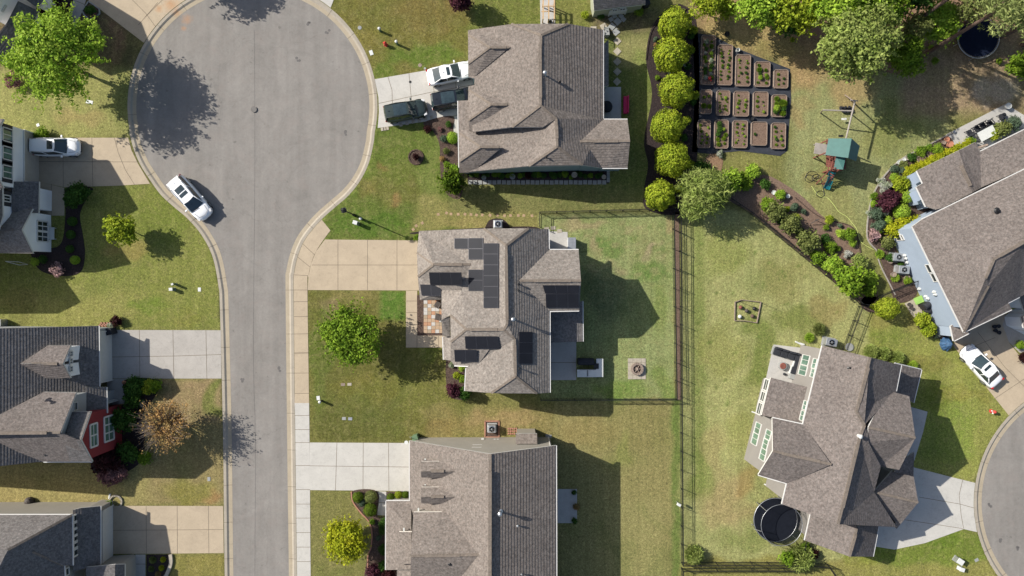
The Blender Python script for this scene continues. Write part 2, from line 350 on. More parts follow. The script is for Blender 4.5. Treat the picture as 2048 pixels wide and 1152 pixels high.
# ------------------------------------------------------------ ground sheet
def sstep(a, b, x):
    t = np.clip((x - a) / (b - a + 1e-9), 0, 1); return t * t * (3 - 2 * t)
def ground():
    xs = np.concatenate([[-420, -200, -100, -70], np.arange(-56, 56.01, 0.28), [70, 100, 200, 420]])
    ys = np.concatenate([[-420, -200, -90, -50], np.arange(-33, 33.01, 0.28), [50, 90, 200, 420]])
    X, Y = np.meshgrid(xs, ys); nx, ny = len(xs), len(ys)
    PX = X * G + 1024; PY = 576 - Y * G
    wob = 9 * np.sin(X * 0.9 + np.sin(Y * 0.7) * 2) + 8 * np.sin(Y * 1.1 + np.cos(X * 0.6) * 2)
    wob2 = 5 * np.sin(X * 2.3 + Y * 1.7) + 5 * np.cos(Y * 2.9 - X * 1.3)
    C = np.empty((ny, nx, 3)); C[:] = alb(128, 126, 74)[:3]
    def put(mask, c):
        a = np.array(alb(c[0] - 4, c[1] - 1, c[2] - 1, 1.78)[:3]); C[:] = C * (1 - mask[..., None]) + a * mask[..., None]
    def rect(x0, y0, x1, y1, c, f=10, s=1.0, wb=0.4):
        px = PX + wob * wb + wob2 * wb; py = PY + wob2 * wb - wob * wb
        put(s * sstep(x0 - f, x0 + f, px) * (1 - sstep(x1 - f, x1 + f, px)) * sstep(y0 - f, y0 + f, py) * (1 - sstep(y1 - f, y1 + f, py)), c)
    def blob(x, y, rx, ry, c, s=1.0, wb=1.0):
        d = np.hypot((PX + wob * wb - x) / rx, (PY + wob2 * wb - y) / ry); put(s * (1 - sstep(0.55, 1.15, d)), c)
    # street side, left
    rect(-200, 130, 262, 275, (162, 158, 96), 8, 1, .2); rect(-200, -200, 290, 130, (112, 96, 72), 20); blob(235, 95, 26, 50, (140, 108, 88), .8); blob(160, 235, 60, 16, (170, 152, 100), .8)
    rect(-200, 370, 440, 660, (138, 140, 72), 12, 1, .2); blob(330, 440, 60, 60, (122, 132, 58), .7); blob(250, 500, 50, 22, (160, 140, 84), .7); rect(120, 575, 270, 650, (158, 152, 88), 25, .8); rect(-200, 590, 120, 655, (160, 154, 90), 15, .8)
    blob(290, 610, 50, 16, (116, 134, 54), .7); blob(380, 640, 40, 20, (138, 134, 66), .6); blob(40, 610, 30, 50, (140, 130, 76), .7)
    rect(-200, 760, 450, 1010, (158, 140, 96), 8, 1, .2); rect(320, 758, 448, 850, (168, 142, 108), 10, .8); blob(432, 800, 16, 50, (116, 126, 58), .8); rect(-200, 920, 300, 1004, (176, 160, 104), 14, .8); blob(380, 985, 60, 30, (140, 132, 66), .8); blob(430, 995, 20, 12, (176, 132, 90), .6)
    rect(330, 1108, 450, 1300, (150, 138, 78), 5, 1, .2)
    # top middle lawns
    rect(600, -100, 940, 160, (124, 116, 60), 8, 1, .2); blob(860, 20, 90, 50, (132, 112, 66), .7); blob(760, 70, 60, 40, (118, 112, 56), .6); blob(850, 110, 90, 26, (104, 122, 50), .9); blob(770, 140, 40, 22, (104, 122, 48), .8); blob(735, 75, 20, 25, (136, 124, 64), .7)
    rect(940, -100, 1180, 60, (122, 126, 62), 10, 1); blob(1130, 20, 50, 40, (132, 128, 72), .6)
    rect(1200, 20, 1320, 400, (120, 126, 68), 8); rect(1190, 20, 1320, 70, (112, 98, 78), 14); rect(1230, 75, 1300, 140, (152, 146, 96), 9, .9); blob(1290, 130, 26, 40, (128, 140, 72), .7)
    # lawn between circle and house
    rect(640, 240, 920, 482, (106, 118, 54), 8, 1, .2); blob(790, 370, 60, 50, (122, 116, 62), .7); blob(735, 370, 26, 22, (140, 122, 72), .6); blob(770, 330, 90, 40, (110, 122, 54), .6); blob(860, 350, 26, 80, (126, 134, 70), .7); blob(793, 402, 10, 10, (158, 124, 82), .8); blob(778, 333, 14, 10, (144, 118, 74), .7); blob(750, 450, 90, 30, (92, 116, 44), .9)
    rect(830, 395, 1090, 462, (146, 138, 84), 10, .9); rect(990, 395, 1080, 425, (160, 150, 98), 10, .8); blob(940, 445, 70, 12, (158, 144, 92), .8)
    rect(900, 370, 1340, 425, (120, 122, 74), 10, .7)
    # front lawn of the solar house
    rect(616, 580, 930, 885, (116, 112, 58), 6, 1, .1); rect(758, 580, 812, 640, (98, 128, 52), 5, .9, .1); blob(655, 615, 30, 26, (152, 132, 96), .8); blob(700, 590, 40, 14, (150, 136, 86), .7); blob(760, 775, 110, 26, (128, 120, 60), .8); blob(700, 850, 90, 40, (106, 106, 54), .9); blob(850, 790, 50, 50, (122, 120, 62), .8); blob(640, 720, 22, 120, (104, 114, 52), .8); blob(860, 700, 26, 30, (112, 124, 56), .7)
    rect(850, 815, 1110, 882, (150, 134, 86), 14, .8); blob(1010, 838, 80, 18, (170, 144, 102), .7); blob(890, 850, 60, 20, (140, 120, 74), .6)
    # rear yards
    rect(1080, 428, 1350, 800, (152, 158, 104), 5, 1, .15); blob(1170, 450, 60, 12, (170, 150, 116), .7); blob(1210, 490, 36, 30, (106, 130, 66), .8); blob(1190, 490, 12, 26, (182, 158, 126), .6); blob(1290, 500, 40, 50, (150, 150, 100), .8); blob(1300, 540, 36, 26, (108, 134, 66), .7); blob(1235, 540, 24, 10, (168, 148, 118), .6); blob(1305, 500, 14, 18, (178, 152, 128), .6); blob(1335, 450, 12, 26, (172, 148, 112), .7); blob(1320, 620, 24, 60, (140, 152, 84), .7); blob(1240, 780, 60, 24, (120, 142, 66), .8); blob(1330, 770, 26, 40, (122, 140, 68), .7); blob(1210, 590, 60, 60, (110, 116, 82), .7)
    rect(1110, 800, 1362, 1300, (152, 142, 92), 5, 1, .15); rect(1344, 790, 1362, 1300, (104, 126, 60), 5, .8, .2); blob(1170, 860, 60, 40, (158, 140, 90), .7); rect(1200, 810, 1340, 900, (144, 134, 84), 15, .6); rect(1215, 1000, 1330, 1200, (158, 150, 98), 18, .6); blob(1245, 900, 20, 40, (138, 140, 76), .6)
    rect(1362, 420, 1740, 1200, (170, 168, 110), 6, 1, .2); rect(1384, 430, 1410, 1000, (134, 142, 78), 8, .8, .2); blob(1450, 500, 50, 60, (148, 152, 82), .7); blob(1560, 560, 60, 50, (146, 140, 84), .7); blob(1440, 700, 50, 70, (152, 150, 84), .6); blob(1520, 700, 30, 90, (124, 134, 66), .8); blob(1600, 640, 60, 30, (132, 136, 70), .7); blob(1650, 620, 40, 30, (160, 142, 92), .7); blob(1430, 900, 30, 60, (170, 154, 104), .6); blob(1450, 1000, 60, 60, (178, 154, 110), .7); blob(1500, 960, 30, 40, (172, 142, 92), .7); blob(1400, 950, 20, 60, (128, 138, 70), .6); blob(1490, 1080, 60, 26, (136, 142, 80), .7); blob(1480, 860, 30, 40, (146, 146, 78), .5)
    # small dark clover tufts
    rs = np.random.default_rng(3)
    for i in range(90):
        x, y = (rs.uniform(1395, 1700), rs.uniform(470, 860)); blob(x, y, rs.uniform(2.5, 6), rs.uniform(2.5, 6), (100, 118, 54), rs.uniform(.35, .8), .25)
    for i in range(70):
        x, y = (rs.uniform(1120, 1340), rs.uniform(440, 560)); blob(x, y, rs.uniform(4, 12), rs.uniform(3, 7), [(176, 158, 120), (98, 124, 58)][i % 2], rs.uniform(.3, .6), .5)
    rect(1362, 1118, 2048, 1300, (150, 142, 80), 6, 1); 
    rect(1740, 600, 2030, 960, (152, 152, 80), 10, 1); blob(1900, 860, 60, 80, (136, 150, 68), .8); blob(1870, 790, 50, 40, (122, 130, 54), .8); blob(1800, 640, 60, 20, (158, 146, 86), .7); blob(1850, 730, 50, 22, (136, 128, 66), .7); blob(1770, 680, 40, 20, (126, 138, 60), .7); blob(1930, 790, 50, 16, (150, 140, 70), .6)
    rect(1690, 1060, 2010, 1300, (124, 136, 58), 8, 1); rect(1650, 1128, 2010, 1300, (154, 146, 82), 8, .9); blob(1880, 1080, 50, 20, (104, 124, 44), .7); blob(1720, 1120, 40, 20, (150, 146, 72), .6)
    # play lawn and woods
    rect(1575, 140, 1900, 480, (158, 158, 108), 18, 1); blob(1660, 420, 60, 80, (150, 146, 88), .7); blob(1730, 500, 30, 60, (138, 138, 80), .8); blob(1800, 240, 60, 50, (130, 136, 76), .7); blob(1600, 230, 26, 36, (166, 138, 96), .6); blob(1760, 280, 50, 40, (144, 142, 82), .6); blob(1640, 360, 40, 20, (160, 142, 92), .7); blob(1480, 325, 60, 18, (150, 146, 84), .7)
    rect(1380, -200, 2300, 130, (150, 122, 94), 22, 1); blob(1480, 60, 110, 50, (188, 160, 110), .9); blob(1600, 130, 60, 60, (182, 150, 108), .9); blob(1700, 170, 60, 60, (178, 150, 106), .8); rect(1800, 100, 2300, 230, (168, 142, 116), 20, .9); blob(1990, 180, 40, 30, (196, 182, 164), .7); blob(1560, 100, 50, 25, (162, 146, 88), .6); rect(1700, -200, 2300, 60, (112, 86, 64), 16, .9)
    me = bpy.data.meshes.new('lawn'); Z = np.zeros((ny, nx))
    def inside(poly):
        m = np.zeros(PX.shape, bool)
        for (x1, y1), (x2, y2) in zip(poly, poly[1:] + poly[:1]):
            if y1 == y2: continue
            m ^= ((y1 > PY) != (y2 > PY)) & (PX < (x2 - x1) * (PY - y1) / (y2 - y1) + x1)
        return m
    Z[inside(offset_line(line, 4.5))] = -0.3; Z[np.hypot(PX - 2198, PY - 1005) < 245.5] = -0.3
    co_ = np.stack([X.ravel(), Y.ravel(), Z.ravel()], 1)
    me.vertices.add(nx * ny); me.vertices.foreach_set('co', co_.ravel())
    I, J = np.meshgrid(np.arange(nx - 1), np.arange(ny - 1)); a = (J * nx + I).ravel()
    q = np.stack([a, a + 1, a + nx + 1, a + nx], 1)
    me.loops.add(q.size); me.loops.foreach_set('vertex_index', q.ravel().astype(np.int32))
    me.polygons.add(len(q)); me.polygons.foreach_set('loop_start', np.arange(0, q.size, 4, dtype=np.int32)); me.polygons.foreach_set('loop_total', np.full(len(q), 4, dtype=np.int32))
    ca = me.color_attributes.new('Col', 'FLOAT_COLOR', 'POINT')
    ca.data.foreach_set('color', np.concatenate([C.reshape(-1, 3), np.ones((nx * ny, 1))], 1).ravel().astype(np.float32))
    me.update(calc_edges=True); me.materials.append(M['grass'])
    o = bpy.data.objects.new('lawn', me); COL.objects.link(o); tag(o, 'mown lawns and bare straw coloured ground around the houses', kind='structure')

# ------------------------------------------------------------ roads and kerbs
def sheet(name, pts, z, mat, label=None, thick=0.0, joints=(), jw=0.045, tris=True):
    b = MB(); P = pix(pts)
    if thick: b.prism(P, -0.03, z)
    else:
        a = sum(P[i][0] * P[(i + 1) % len(P)][1] - P[(i + 1) % len(P)][0] * P[i][1] for i in range(len(P)))
        if a < 0: P = P[::-1]
        b.poly([(x, y, z) for x, y in P])
    for j in joints:
        for (x0, y0), (x1, y1) in zip(j[:-1], j[1:]):
            p = R(x0, y0); q = R(x1, y1); d = (q - p); nrm = Vector((-d.y, d.x, 0)).normalized() * jw / 2; e = d.normalized() * 0.01
            p = p - e; q = q + e
            quad = [p - nrm, q - nrm, q + nrm, p + nrm]
            b.poly([(v.x, v.y, z + 0.004) for v in quad], 1)
    o = b.build(name, [mat, M['joint']], tri=True); return tag(o, label, kind='structure')
CC = (505, 212); CR = 250
def arc(cx, cy, r, a0, a1, n=40):
    return [(cx + r * math.cos(math.radians(a0 + (a1 - a0) * i / n)), cy + r * math.sin(math.radians(a0 + (a1 - a0) * i / n))) for i in range(n + 1)]
# outer kerb lines (back of kerb), going up the left side, round the circle and down the right side
left = spline([(455, 1400), (449.5, 1152), (446, 864), (440, 620), (437, 572), (425, 513), (403, 470), (375, 437), (348, 414), (322, 390), (300, 360), (281, 330), (268, 300), (259, 268)], 8)
right = spline([(749, 277), (738, 325), (720, 362), (697, 391), (672, 413), (646, 436), (624, 460), (607, 484), (595, 514), (588, 547), (587, 580), (590, 864), (593.7, 1152), (597, 1400)], 8)
circ = arc(CC[0], CC[1], CR, 167, 375, 70)
line = left[:-1] + circ[1:-1] + right[1:]
def offset_line(pts, d):
    out = []
    for i, p in enumerate(pts):
        a = Vector(pts[max(i - 1, 0)]); b = Vector(pts[min(i + 1, len(pts) - 1)]); t = (b - a).normalized()
        out.append((p[0] - t.y * d, p[1] + t.x * d))
    return out
ground()
def kerb(name, pts, label, side=1):
    # profile: back of kerb, sloping face, gutter pan; distances in px (19.5 px = 1 m)
    prof = [(-0.6, -0.3, 0), (0, 0.012, 0), (5.5, 0.016, 0), (9.0, -0.085, 0), (16.5, -0.094, 1), (17, -0.16, 1)]
    b = MB(); rings = []
    for d, z, m in prof: rings.append([(p, z) for p in offset_line(pts, d * side)])
    for i in range(len(prof) - 1):
        for k in range(len(pts) - 1):
            q = [(rings[i][k]), (rings[i][k + 1]), (rings[i + 1][k + 1]), (rings[i + 1][k])]
            v = [R(p[0], p[1]) + Vector((0, 0, z)) for p, z in q]
            if (v[1] - v[0]).cross(v[3] - v[0]).z < 0: v = v[::-1]
            b.poly(v, 1 if prof[i + 1][2] else 0)
    acc = 0; last = pts[0]
    inner = offset_line(pts, 16.5 * side); mid = offset_line(pts, 9 * side); top = offset_line(pts, 5.5 * side)
    for k in range(1, len(pts)):
        acc += math.dist(pts[k], last); last = pts[k]
        if acc > 60:
            acc = 0
            for (p, zp), (q, zq) in (((pts[k], .012), (top[k], .016)), ((top[k], .016), (mid[k], -.085)), ((mid[k], -.085), (inner[k], -.094))):
                P = R(*p) + Vector((0, 0, zp + .006)); Q = R(*q) + Vector((0, 0, zq + .006)); b.bar(P, Q, 0.035, 0.006, 2)
    o = b.build(name, [M['conc_kerb'], M['gutter_pan'], M['joint']]); tag(o, label, kind='structure')
# going up the left side the road lies to the right (image coordinates y down)
kerb('kerb', line, 'concrete kerb and gutter around the turning circle and street', 1)
sheet('road', offset_line(line, 16), -0.10, M['asphalt'], 'grey asphalt street ending in a round turning circle')
c2 = (2198, 1005)
k2 = arc(c2[0], c2[1], 250, 100, 270, 60)
kerb('kerb', k2, 'concrete kerb of the second turning circle on the right', 1)
sheet('road', arc(c2[0], c2[1], 234.5, 0, 355, 80), -0.10, M['asphalt'], 'asphalt of the second turning circle at the right edge')
# longitudinal joint in the asphalt, tar marks
b = MB()
for j in ([(508, 60), (509, 330), (506, 700), (510, 900), (508, 1300)],):
    P = spline(j, 10)
    for p, q in zip(P[:-1], P[1:]): b.bar(R(p[0] + random.uniform(-.3, .3), p[1]) + Vector((0, 0, -.096)), R(*q) + Vector((0, 0, -.096)), 0.03, 0.004)
for (x, y, l, a) in [(617, 47, 8, 60), (655, 62, 5, 60), (690, 263, 8, -60), (560, 740, 10, 45), (596, 116, 5, 80), (485, 762, 6, -70), (1980, 1010, 9, -40), (2005, 1085, 12, 80), (2037, 1100, 16, 80)]:
    for k in range(3):
        cx = x + random.uniform(-4, 4); cy = y + random.uniform(-6, 6)
        b.lathe(R(cx, cy) + Vector((0, 0, -.098)), [(0.001, .004), (random.uniform(.05, .12), .004), (random.uniform(.12, .16), 0)], 9)
tag(b.build('road', [plain('tar', alb(118, 114, 112), 0.7)]), 'dark tar joint and oil spots on the street asphalt', kind='structure')
# right side sidewalk
walk_in = [(p[0], p[1]) for p in offset_line(right, -0.6) if p[1] > 437]
walk_out = spline([(661, 461), (649, 477), (632, 503), (622, 528), (617, 553), (615, 580), (619, 864), (621.5, 1152), (626, 1400)], 8)
wj = []
for y in (500, 525, 551, 580, 608, 636, 665, 694, 722, 750, 778):
    a = min(walk_in, key=lambda p: abs(p[1] - y + (12 if y < 530 else 0))); c = min(walk_out, key=lambda p: abs(p[1] - y - (8 if y < 530 else 0))); wj.append([a, c])
up_in = [p for p in walk_in if p[1] <= 806]; up_out = [p for p in walk_out if p[1] <= 806]
lo_in = [p for p in walk_in if p[1] >= 806]; lo_out = [p for p in walk_out if p[1] >= 806]
bi = (589.4, 806); bo = (618.3, 806)
sheet('sidewalk', up_in + [bi, bo] + up_out[::-1], 0.022, M['conc_tan'], 'tan concrete sidewalk curving along the kerb', 1, wj)
lo_in = [bi] + [p for p in lo_in if p[1] < 1300]; lo_out = [bo] + [p for p in lo_out if p[1] < 1300]
wj2 = [[(589 + (y - 800) * .013, y), (618.5 + (y - 800) * .009, y)] for y in (831, 859, 885, 931, 979, 1008, 1036, 1065, 1094, 1123)]
sheet('sidewalk', lo_in + lo_out[::-1], 0.022, M['conc_white'], 'whitish concrete sidewalk in front of the lower house', 1, wj2)

# ------------------------------------------------------------ driveways, paths, patios
def near_arc(c, r, a0, a1, n=14): return arc(c[0], c[1], r, a0, a1, n)
JC = [[(676, 479), (676, 580)], [(735, 479), (735, 580)], [(794, 479), (794, 580)], [(624, 530), (845, 530)], [(813, 602), (834, 602)], [(813, 625), (834, 625)], [(813, 649), (834, 649)], [(834, 672), (834, 695)], [(877, 672), (877, 695)]]
sheet('driveway', [(650, 479), (845, 481), (845, 581), (615.4, 580), (617, 553), (622, 528), (632, 503)], 0.02, M['conc_tan'], 'tan concrete driveway of the house with solar panels', 1, JC[:4])
sheet('path', [(812, 581.5), (834.5, 581.5), (834.5, 671), (890, 671), (890, 695), (812, 695)], 0.018, M['conc_tan'], 'tan L shaped front path beside the chequered patio', 1, JC[4:])
sheet('driveway', [(619.6, 885), (822, 886), (822, 983), (772, 981.5), (619.6, 980)], 0.02, M['conc_white'], 'white driveway of the lower middle house', 1, [[(674, 885), (671, 980)], [(726.5, 885), (726, 981)], [(777, 885), (778, 983)], [(620, 931.5), (822, 934)]])
sheet('path', [(755, 982.5), (772.5, 983), (772.5, 1031), (755, 1030)], 0.018, M['conc_white'], 'short white path from driveway to the porch', 1, [[(755, 1005), (772, 1005)]])
dr5 = [(749.5, 158.5), (860, 139.5), (960, 122), (960, 222), (905, 232), (850, 243), (755.5, 256), (758, 225), (757, 195)]
sheet('driveway', dr5, 0.02, M['conc_white'], 'pale driveway with three parked cars', 1, [[(776, 154), (784, 180), (786, 250)], [(818, 146.5), (822, 190), (828, 245)], [(866, 139), (868, 186)], [(911, 132), (912, 176)], [(757, 207), (860, 185), (945, 170)]])
sheet('path', [(905, 233.5), (921, 229), (921, 290), (906, 290)], 0.016, M['conc_white'], 'narrow concrete strip beside the left front of the top middle house', 1)
a2 = near_arc(CC, CR + 1, 204, 217, 8)[::-1]
dr2 = [(70, 275.5), (256.6, 275.5), (263, 300), (276, 327), (300, 367.5), (240, 371), (129, 374.5), (70, 362)]
sheet('driveway', dr2, 0.02, M['conc_tan'], 'driveway of the white house on the left', 1, [[(126, 276), (127, 374)], [(184, 276), (186, 372)], [(229, 276), (237, 306), (251, 340), (269, 369)], [(71, 323), (277, 324)]])
sheet('path', [(80, 364), (129, 375.8), (129, 431), (80, 431)], 0.018, M['conc_tan'], 'shaded entry slab of the white house', 1, [[(103, 368), (103, 431)]])
sheet('driveway', [(205, 659.8), (441.5, 660.5), (443, 757), (205, 757)], 0.02, M['conc_grey'], 'grey driveway of the red gabled house', 1, [[(279, 660), (280, 757)], [(346, 660), (348, 757)], [(412, 660), (414, 757)], [(219, 714), (350, 712), (442, 709)]])
sheet('path', [(214, 758), (252, 758), (252, 806), (214, 812)], 0.018, M['conc_grey'], 'shaded entry walk beside the red gabled house', 1)
sheet('driveway', [(205, 1011.5), (446.5, 1012), (447.6, 1106), (205, 1108)], 0.02, M['conc_tan'], 'tan driveway of the bottom left house', 1, [[(292.5, 1012), (293, 1107)], [(354.5, 1012), (355, 1107)], [(417, 1012), (418, 1107)], [(222, 1060.5), (447, 1059)]])
sheet('path', [(271, 1109), (291, 1109), (291, 1250), (269, 1250)], 0.018, M['conc_grey'], 'narrow walk beside the round planting bed at bottom left', 1, [[(270, 1128), (291, 1128)]])
top1 = near_arc(CC, CR + 1, 210.5, 252, 20)
sheet('driveway', [(176, 0), (169, -60), (330, -90)] + top1[::-1] + [(287, 85)], 0.02, M['conc_tan'], 'tan driveway entering the turning circle at the top left', 1, [[(265, 0), (291, 26), (311, 53)], [(316, 5), (291, 34), (277, 50)], [(355, -30), (291, 34)]])
sheet('path', [(178, -20), (166, 20), (150, 56), (131, 100), (110, 100), (121, 62), (136, 30), (150, -20)], 0.018, M['conc_grey'], 'grey walk beside the big bright tree', 1, [[(148, 0), (176, 12)], [(137, 30), (162, 42)], [(121, 62), (148, 72)]])
top2 = near_arc(CC, CR + 1, 286, 308.5, 14)
sheet('driveway', top2 + [(668, -2), (690, -60), (560, -60)], 0.02, M['conc_white'], 'driveway at the top of the turning circle', 1)
a8 = [(2198 - 251 * math.cos(math.radians(a)), 1005 - 251 * math.sin(math.radians(a))) for a in (9, 4, -1, -6, -12, -13.6)]
sheet('driveway', [(1745, 1040), (1810, 925), (1828.5, 935), (1898.5, 953)] + a8 + [(1927, 1058), (1850, 1086), (1788.5, 1099), (1751, 1093)], 0.02, M['conc_white'], 'white fan shaped driveway of the lower right house', 1, [[(1925, 960), (1918, 990), (1922, 1030), (1927, 1057)], [(1838, 994), (1920, 1008), (1948, 1016)], [(1800, 1038), (1880, 1050), (1925, 1057)]])
sheet('path', [(1815, 812), (1855, 823.5), (1846, 864), (1828.5, 921), (1800, 925), (1815, 860)], 0.018, M['patio_grey'], 'front entry slab in the shade of the lower right house', 1)
a9 = [(2198 - 251 * math.cos(math.radians(a)), 1005 - 251 * math.sin(math.radians(a))) for a in (44, 48, 52, 56)]
sheet('driveway', [(1906, 691), (1925, 655), (2020, 600), (2005, 650), (2018.5, 686), (2058, 735), (2075, 770), (2060, 797)] + a9[::-1], 0.02, M['conc_tan'], 'driveway with the white sedan at the right edge', 1, [[(1955, 664), (2010, 735), (2075, 800)], [(1990, 675), (1930, 700)], [(1985, 800), (2060, 750)]])
sheet('path', [(1995, 640), (2080, 585), (2080, 690), (2040, 706), (2018.5, 685)], 0.018, M['conc_grey'], 'shaded entry walk of the pale blue house', 1)
# patios
sheet('patio', [(1095, 612), (1152.5, 612), (1152.5, 760), (1095, 760)], 0.02, M['patio_grey'], 'concrete patio behind the solar house', 1, [[(1099, 650), (1152, 650)], [(1099, 725), (1152, 725)]])
sheet('patio', [(1090, 462), (1135, 464), (1136, 497), (1090, 505)], 0.02, M['patio_grey'], 'small concrete pad at the corner gate', 1)
sheet('patio', [(1095, 978), (1154, 978), (1154, 1046), (1095, 1046)], 0.02, M['patio_grey'], 'small shaded patio behind the lower middle house', 1)
sheet('patio', [(1195, 174), (1242, 174), (1242, 240), (1195, 240)], 0.02, M['patio_grey'], 'shaded patio behind the top middle house', 1)
sheet('patio', [(1547, 689), (1640, 700), (1610, 790), (1529, 770)], 0.02, M['patio_grey'], 'patio with the dark sofa beside the lower right house', 1)
sheet('patio', [(1892, 269), (2011, 208), (2080, 250), (2080, 290), (1950, 300), (1905, 294)], 0.02, M['patio_grey'], 'terrace behind the pale blue house', 1)
sheet('patio', [(1809, 607), (1838, 593), (1868, 630), (1836, 643), (1822, 628)], 0.02, M['stone'], 'paved grill corner beside the pale blue wall', 1)
sheet('patio', [(1080, 0), (1110, 0), (1110, 52), (1081, 50)], 0.05, M['patio_grey'], 'concrete pad under the timber frame', 1)
# chequered patio of square pavers
b = MB()
cols = [alb(206, 178, 150), alb(222, 218, 212), alb(208, 160, 128), alb(190, 172, 148)]
for i in range(5):
    for j in range(9):
        x0 = 847.5 + i * 7.75; y0 = 600.5 + j * 7.3
        b.box(R(x0 + 3.8, y0 + 3.6) + Vector((0, 0, .05)), (.375, .355, .1), 0, random.choice([0, 0, 1, 1, 2, 3]))
tag(b.build('patio', [concrete('paver %s' % n, c) for n, c in zip(('tan', 'white', 'salmon', 'buff'), cols)]), 'chequered patio of tan and white square pavers', kind='structure')
# planting beds
def bed(pts, mat, label, z=0.03, sm=True, edge=None):
    P = spline(pts, 6, True) if sm else pts
    o = sheet('planting_bed', P, z, M[mat], label, 0.03)
    if edge:
        e = MB(); P2 = P + [P[0]]
        for p, q in zip(P2[:-1], P2[1:]): e.bar(R(*p) + Vector((0, 0, .05)), R(*q) + Vector((0, 0, .05)), 0.12, 0.10)
        e.build('edging', M[edge], o)
bed([(834, 590), (847, 590), (886, 590), (890, 671), (834.5, 671)], 'mulch', 'mulch strip around the chequered patio', sm=False)
bed([(896, 708), (935, 708), (935, 790), (905, 796), (893, 770)], 'mulch', 'mulch bed at the front corner of the solar house')
bed([(847, 245), (905, 232), (907, 262), (921, 292), (928, 350), (921, 395), (900, 393), (885, 372), (880, 330), (879, 290), (866, 262)], 'mulch', 'front bed along the top middle house')
bed(arc(832, 314.5, 14.5, 0, 350, 20), 'mulch', 'round mulch ring with a small dark shrub', sm=False, edge='mulch')
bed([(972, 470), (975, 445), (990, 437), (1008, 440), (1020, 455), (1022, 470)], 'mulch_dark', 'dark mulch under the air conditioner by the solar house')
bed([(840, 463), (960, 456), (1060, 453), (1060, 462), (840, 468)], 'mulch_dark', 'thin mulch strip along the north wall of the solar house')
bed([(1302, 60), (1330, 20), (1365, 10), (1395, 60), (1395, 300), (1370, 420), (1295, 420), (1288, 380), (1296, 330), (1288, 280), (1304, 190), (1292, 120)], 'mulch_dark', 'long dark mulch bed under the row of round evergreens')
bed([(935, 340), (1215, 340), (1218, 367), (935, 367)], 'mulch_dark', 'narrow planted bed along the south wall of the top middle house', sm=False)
bed([(703, 983), (755, 983), (755, 1032), (772, 1032), (800, 1040), (800, 1200), (730, 1200), (732, 1130), (742, 1095), (744, 1062), (735, 1042), (712, 1015)], 'mulch', 'curved bed in front of the lower middle house')
bed([(773, 983.5), (822, 984), (822, 1002), (773, 1003)], 'mulch', 'little bed between driveway and porch', sm=False)
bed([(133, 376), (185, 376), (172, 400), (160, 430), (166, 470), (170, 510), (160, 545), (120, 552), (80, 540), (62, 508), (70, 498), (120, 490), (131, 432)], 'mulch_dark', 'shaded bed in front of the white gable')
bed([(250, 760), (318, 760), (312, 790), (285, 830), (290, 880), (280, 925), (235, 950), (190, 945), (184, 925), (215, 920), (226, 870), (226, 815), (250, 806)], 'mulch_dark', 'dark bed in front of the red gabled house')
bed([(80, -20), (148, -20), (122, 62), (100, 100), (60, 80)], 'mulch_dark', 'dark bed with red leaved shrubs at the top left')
bed([(165, 22), (178, 3), (199, 18), (200, 28), (180, 40), (169, 30)], 'mulch', 'five sided stone edged bed at the top left', sm=False, edge='stone_grey')
bed([(293, 1109), (342, 1109), (342, 1125), (332, 1152), (325, 1170), (293, 1170)], 'mulch_dark', 'quarter round bed beside the bottom left driveway', sm=False)
bed([(248, 1110), (268, 1110), (268, 1170), (248, 1170)], 'mulch_dark', 'narrow bed between entry and walk', sm=False)
bed([(1385, 66), (1425, 70), (1470, 95), (1512, 112), (1580, 138), (1582, 200), (1574, 302), (1560, 312), (1480, 302), (1420, 308), (1384, 304), (1390, 180)], 'fabric', 'black landscape fabric under the raised beds', sm=False)
bed([(1462, 350), (1530, 350), (1575, 372), (1610, 398), (1650, 436), (1700, 452), (1716, 490), (1722, 520), (1745, 560), (1755, 590), (1735, 612), (1700, 590), (1600, 507), (1500, 425), (1452, 395)], 'soil', 'long diagonal garden border behind the black fence')
bed([(1892, 272), (1850, 296), (1800, 322), (1766, 358), (1745, 395), (1735, 440), (1735, 480), (1755, 505), (1775, 560), (1795, 605), (1835, 580), (1790, 480), (1880, 410), (1850, 340), (1905, 295)], 'mulch', 'planted bed in front of the pale blue house')
bed([(1828, 640), (1860, 640), (1893, 655), (1896, 676), (1870, 676), (1845, 665)], 'mulch', 'bed with lime shrubs below the grill corner')
bed([(1735, 590), (1760, 598), (1765, 615), (1740, 625), (1720, 608)], 'mulch', 'small bed at the fence corner')
bed([(1350, 425), (1358, 425), (1362, 800), (1353, 800)], 'soil', 'bare soil strip between the two fence lines', sm=False)
bed([(1400, -30), (1520, -30), (1540, 20), (1600, 60), (1700, 110), (1800, 150), (1850, 110), (1900, 70), (2100, 40), (2100, -60), (1400, -80)], 'straw', 'pine straw under the trees at the top right')
bed([(1420, 308), (1445, 315), (1440, 345), (1425, 345), (1405, 330)], 'straw', 'bare patch between garden and bush')
bed([(970, 842), (998, 842), (998, 874), (970, 874)], 'mulch', 'square brick edged pad bed by the beige wall', sm=False, edge='brickedge')
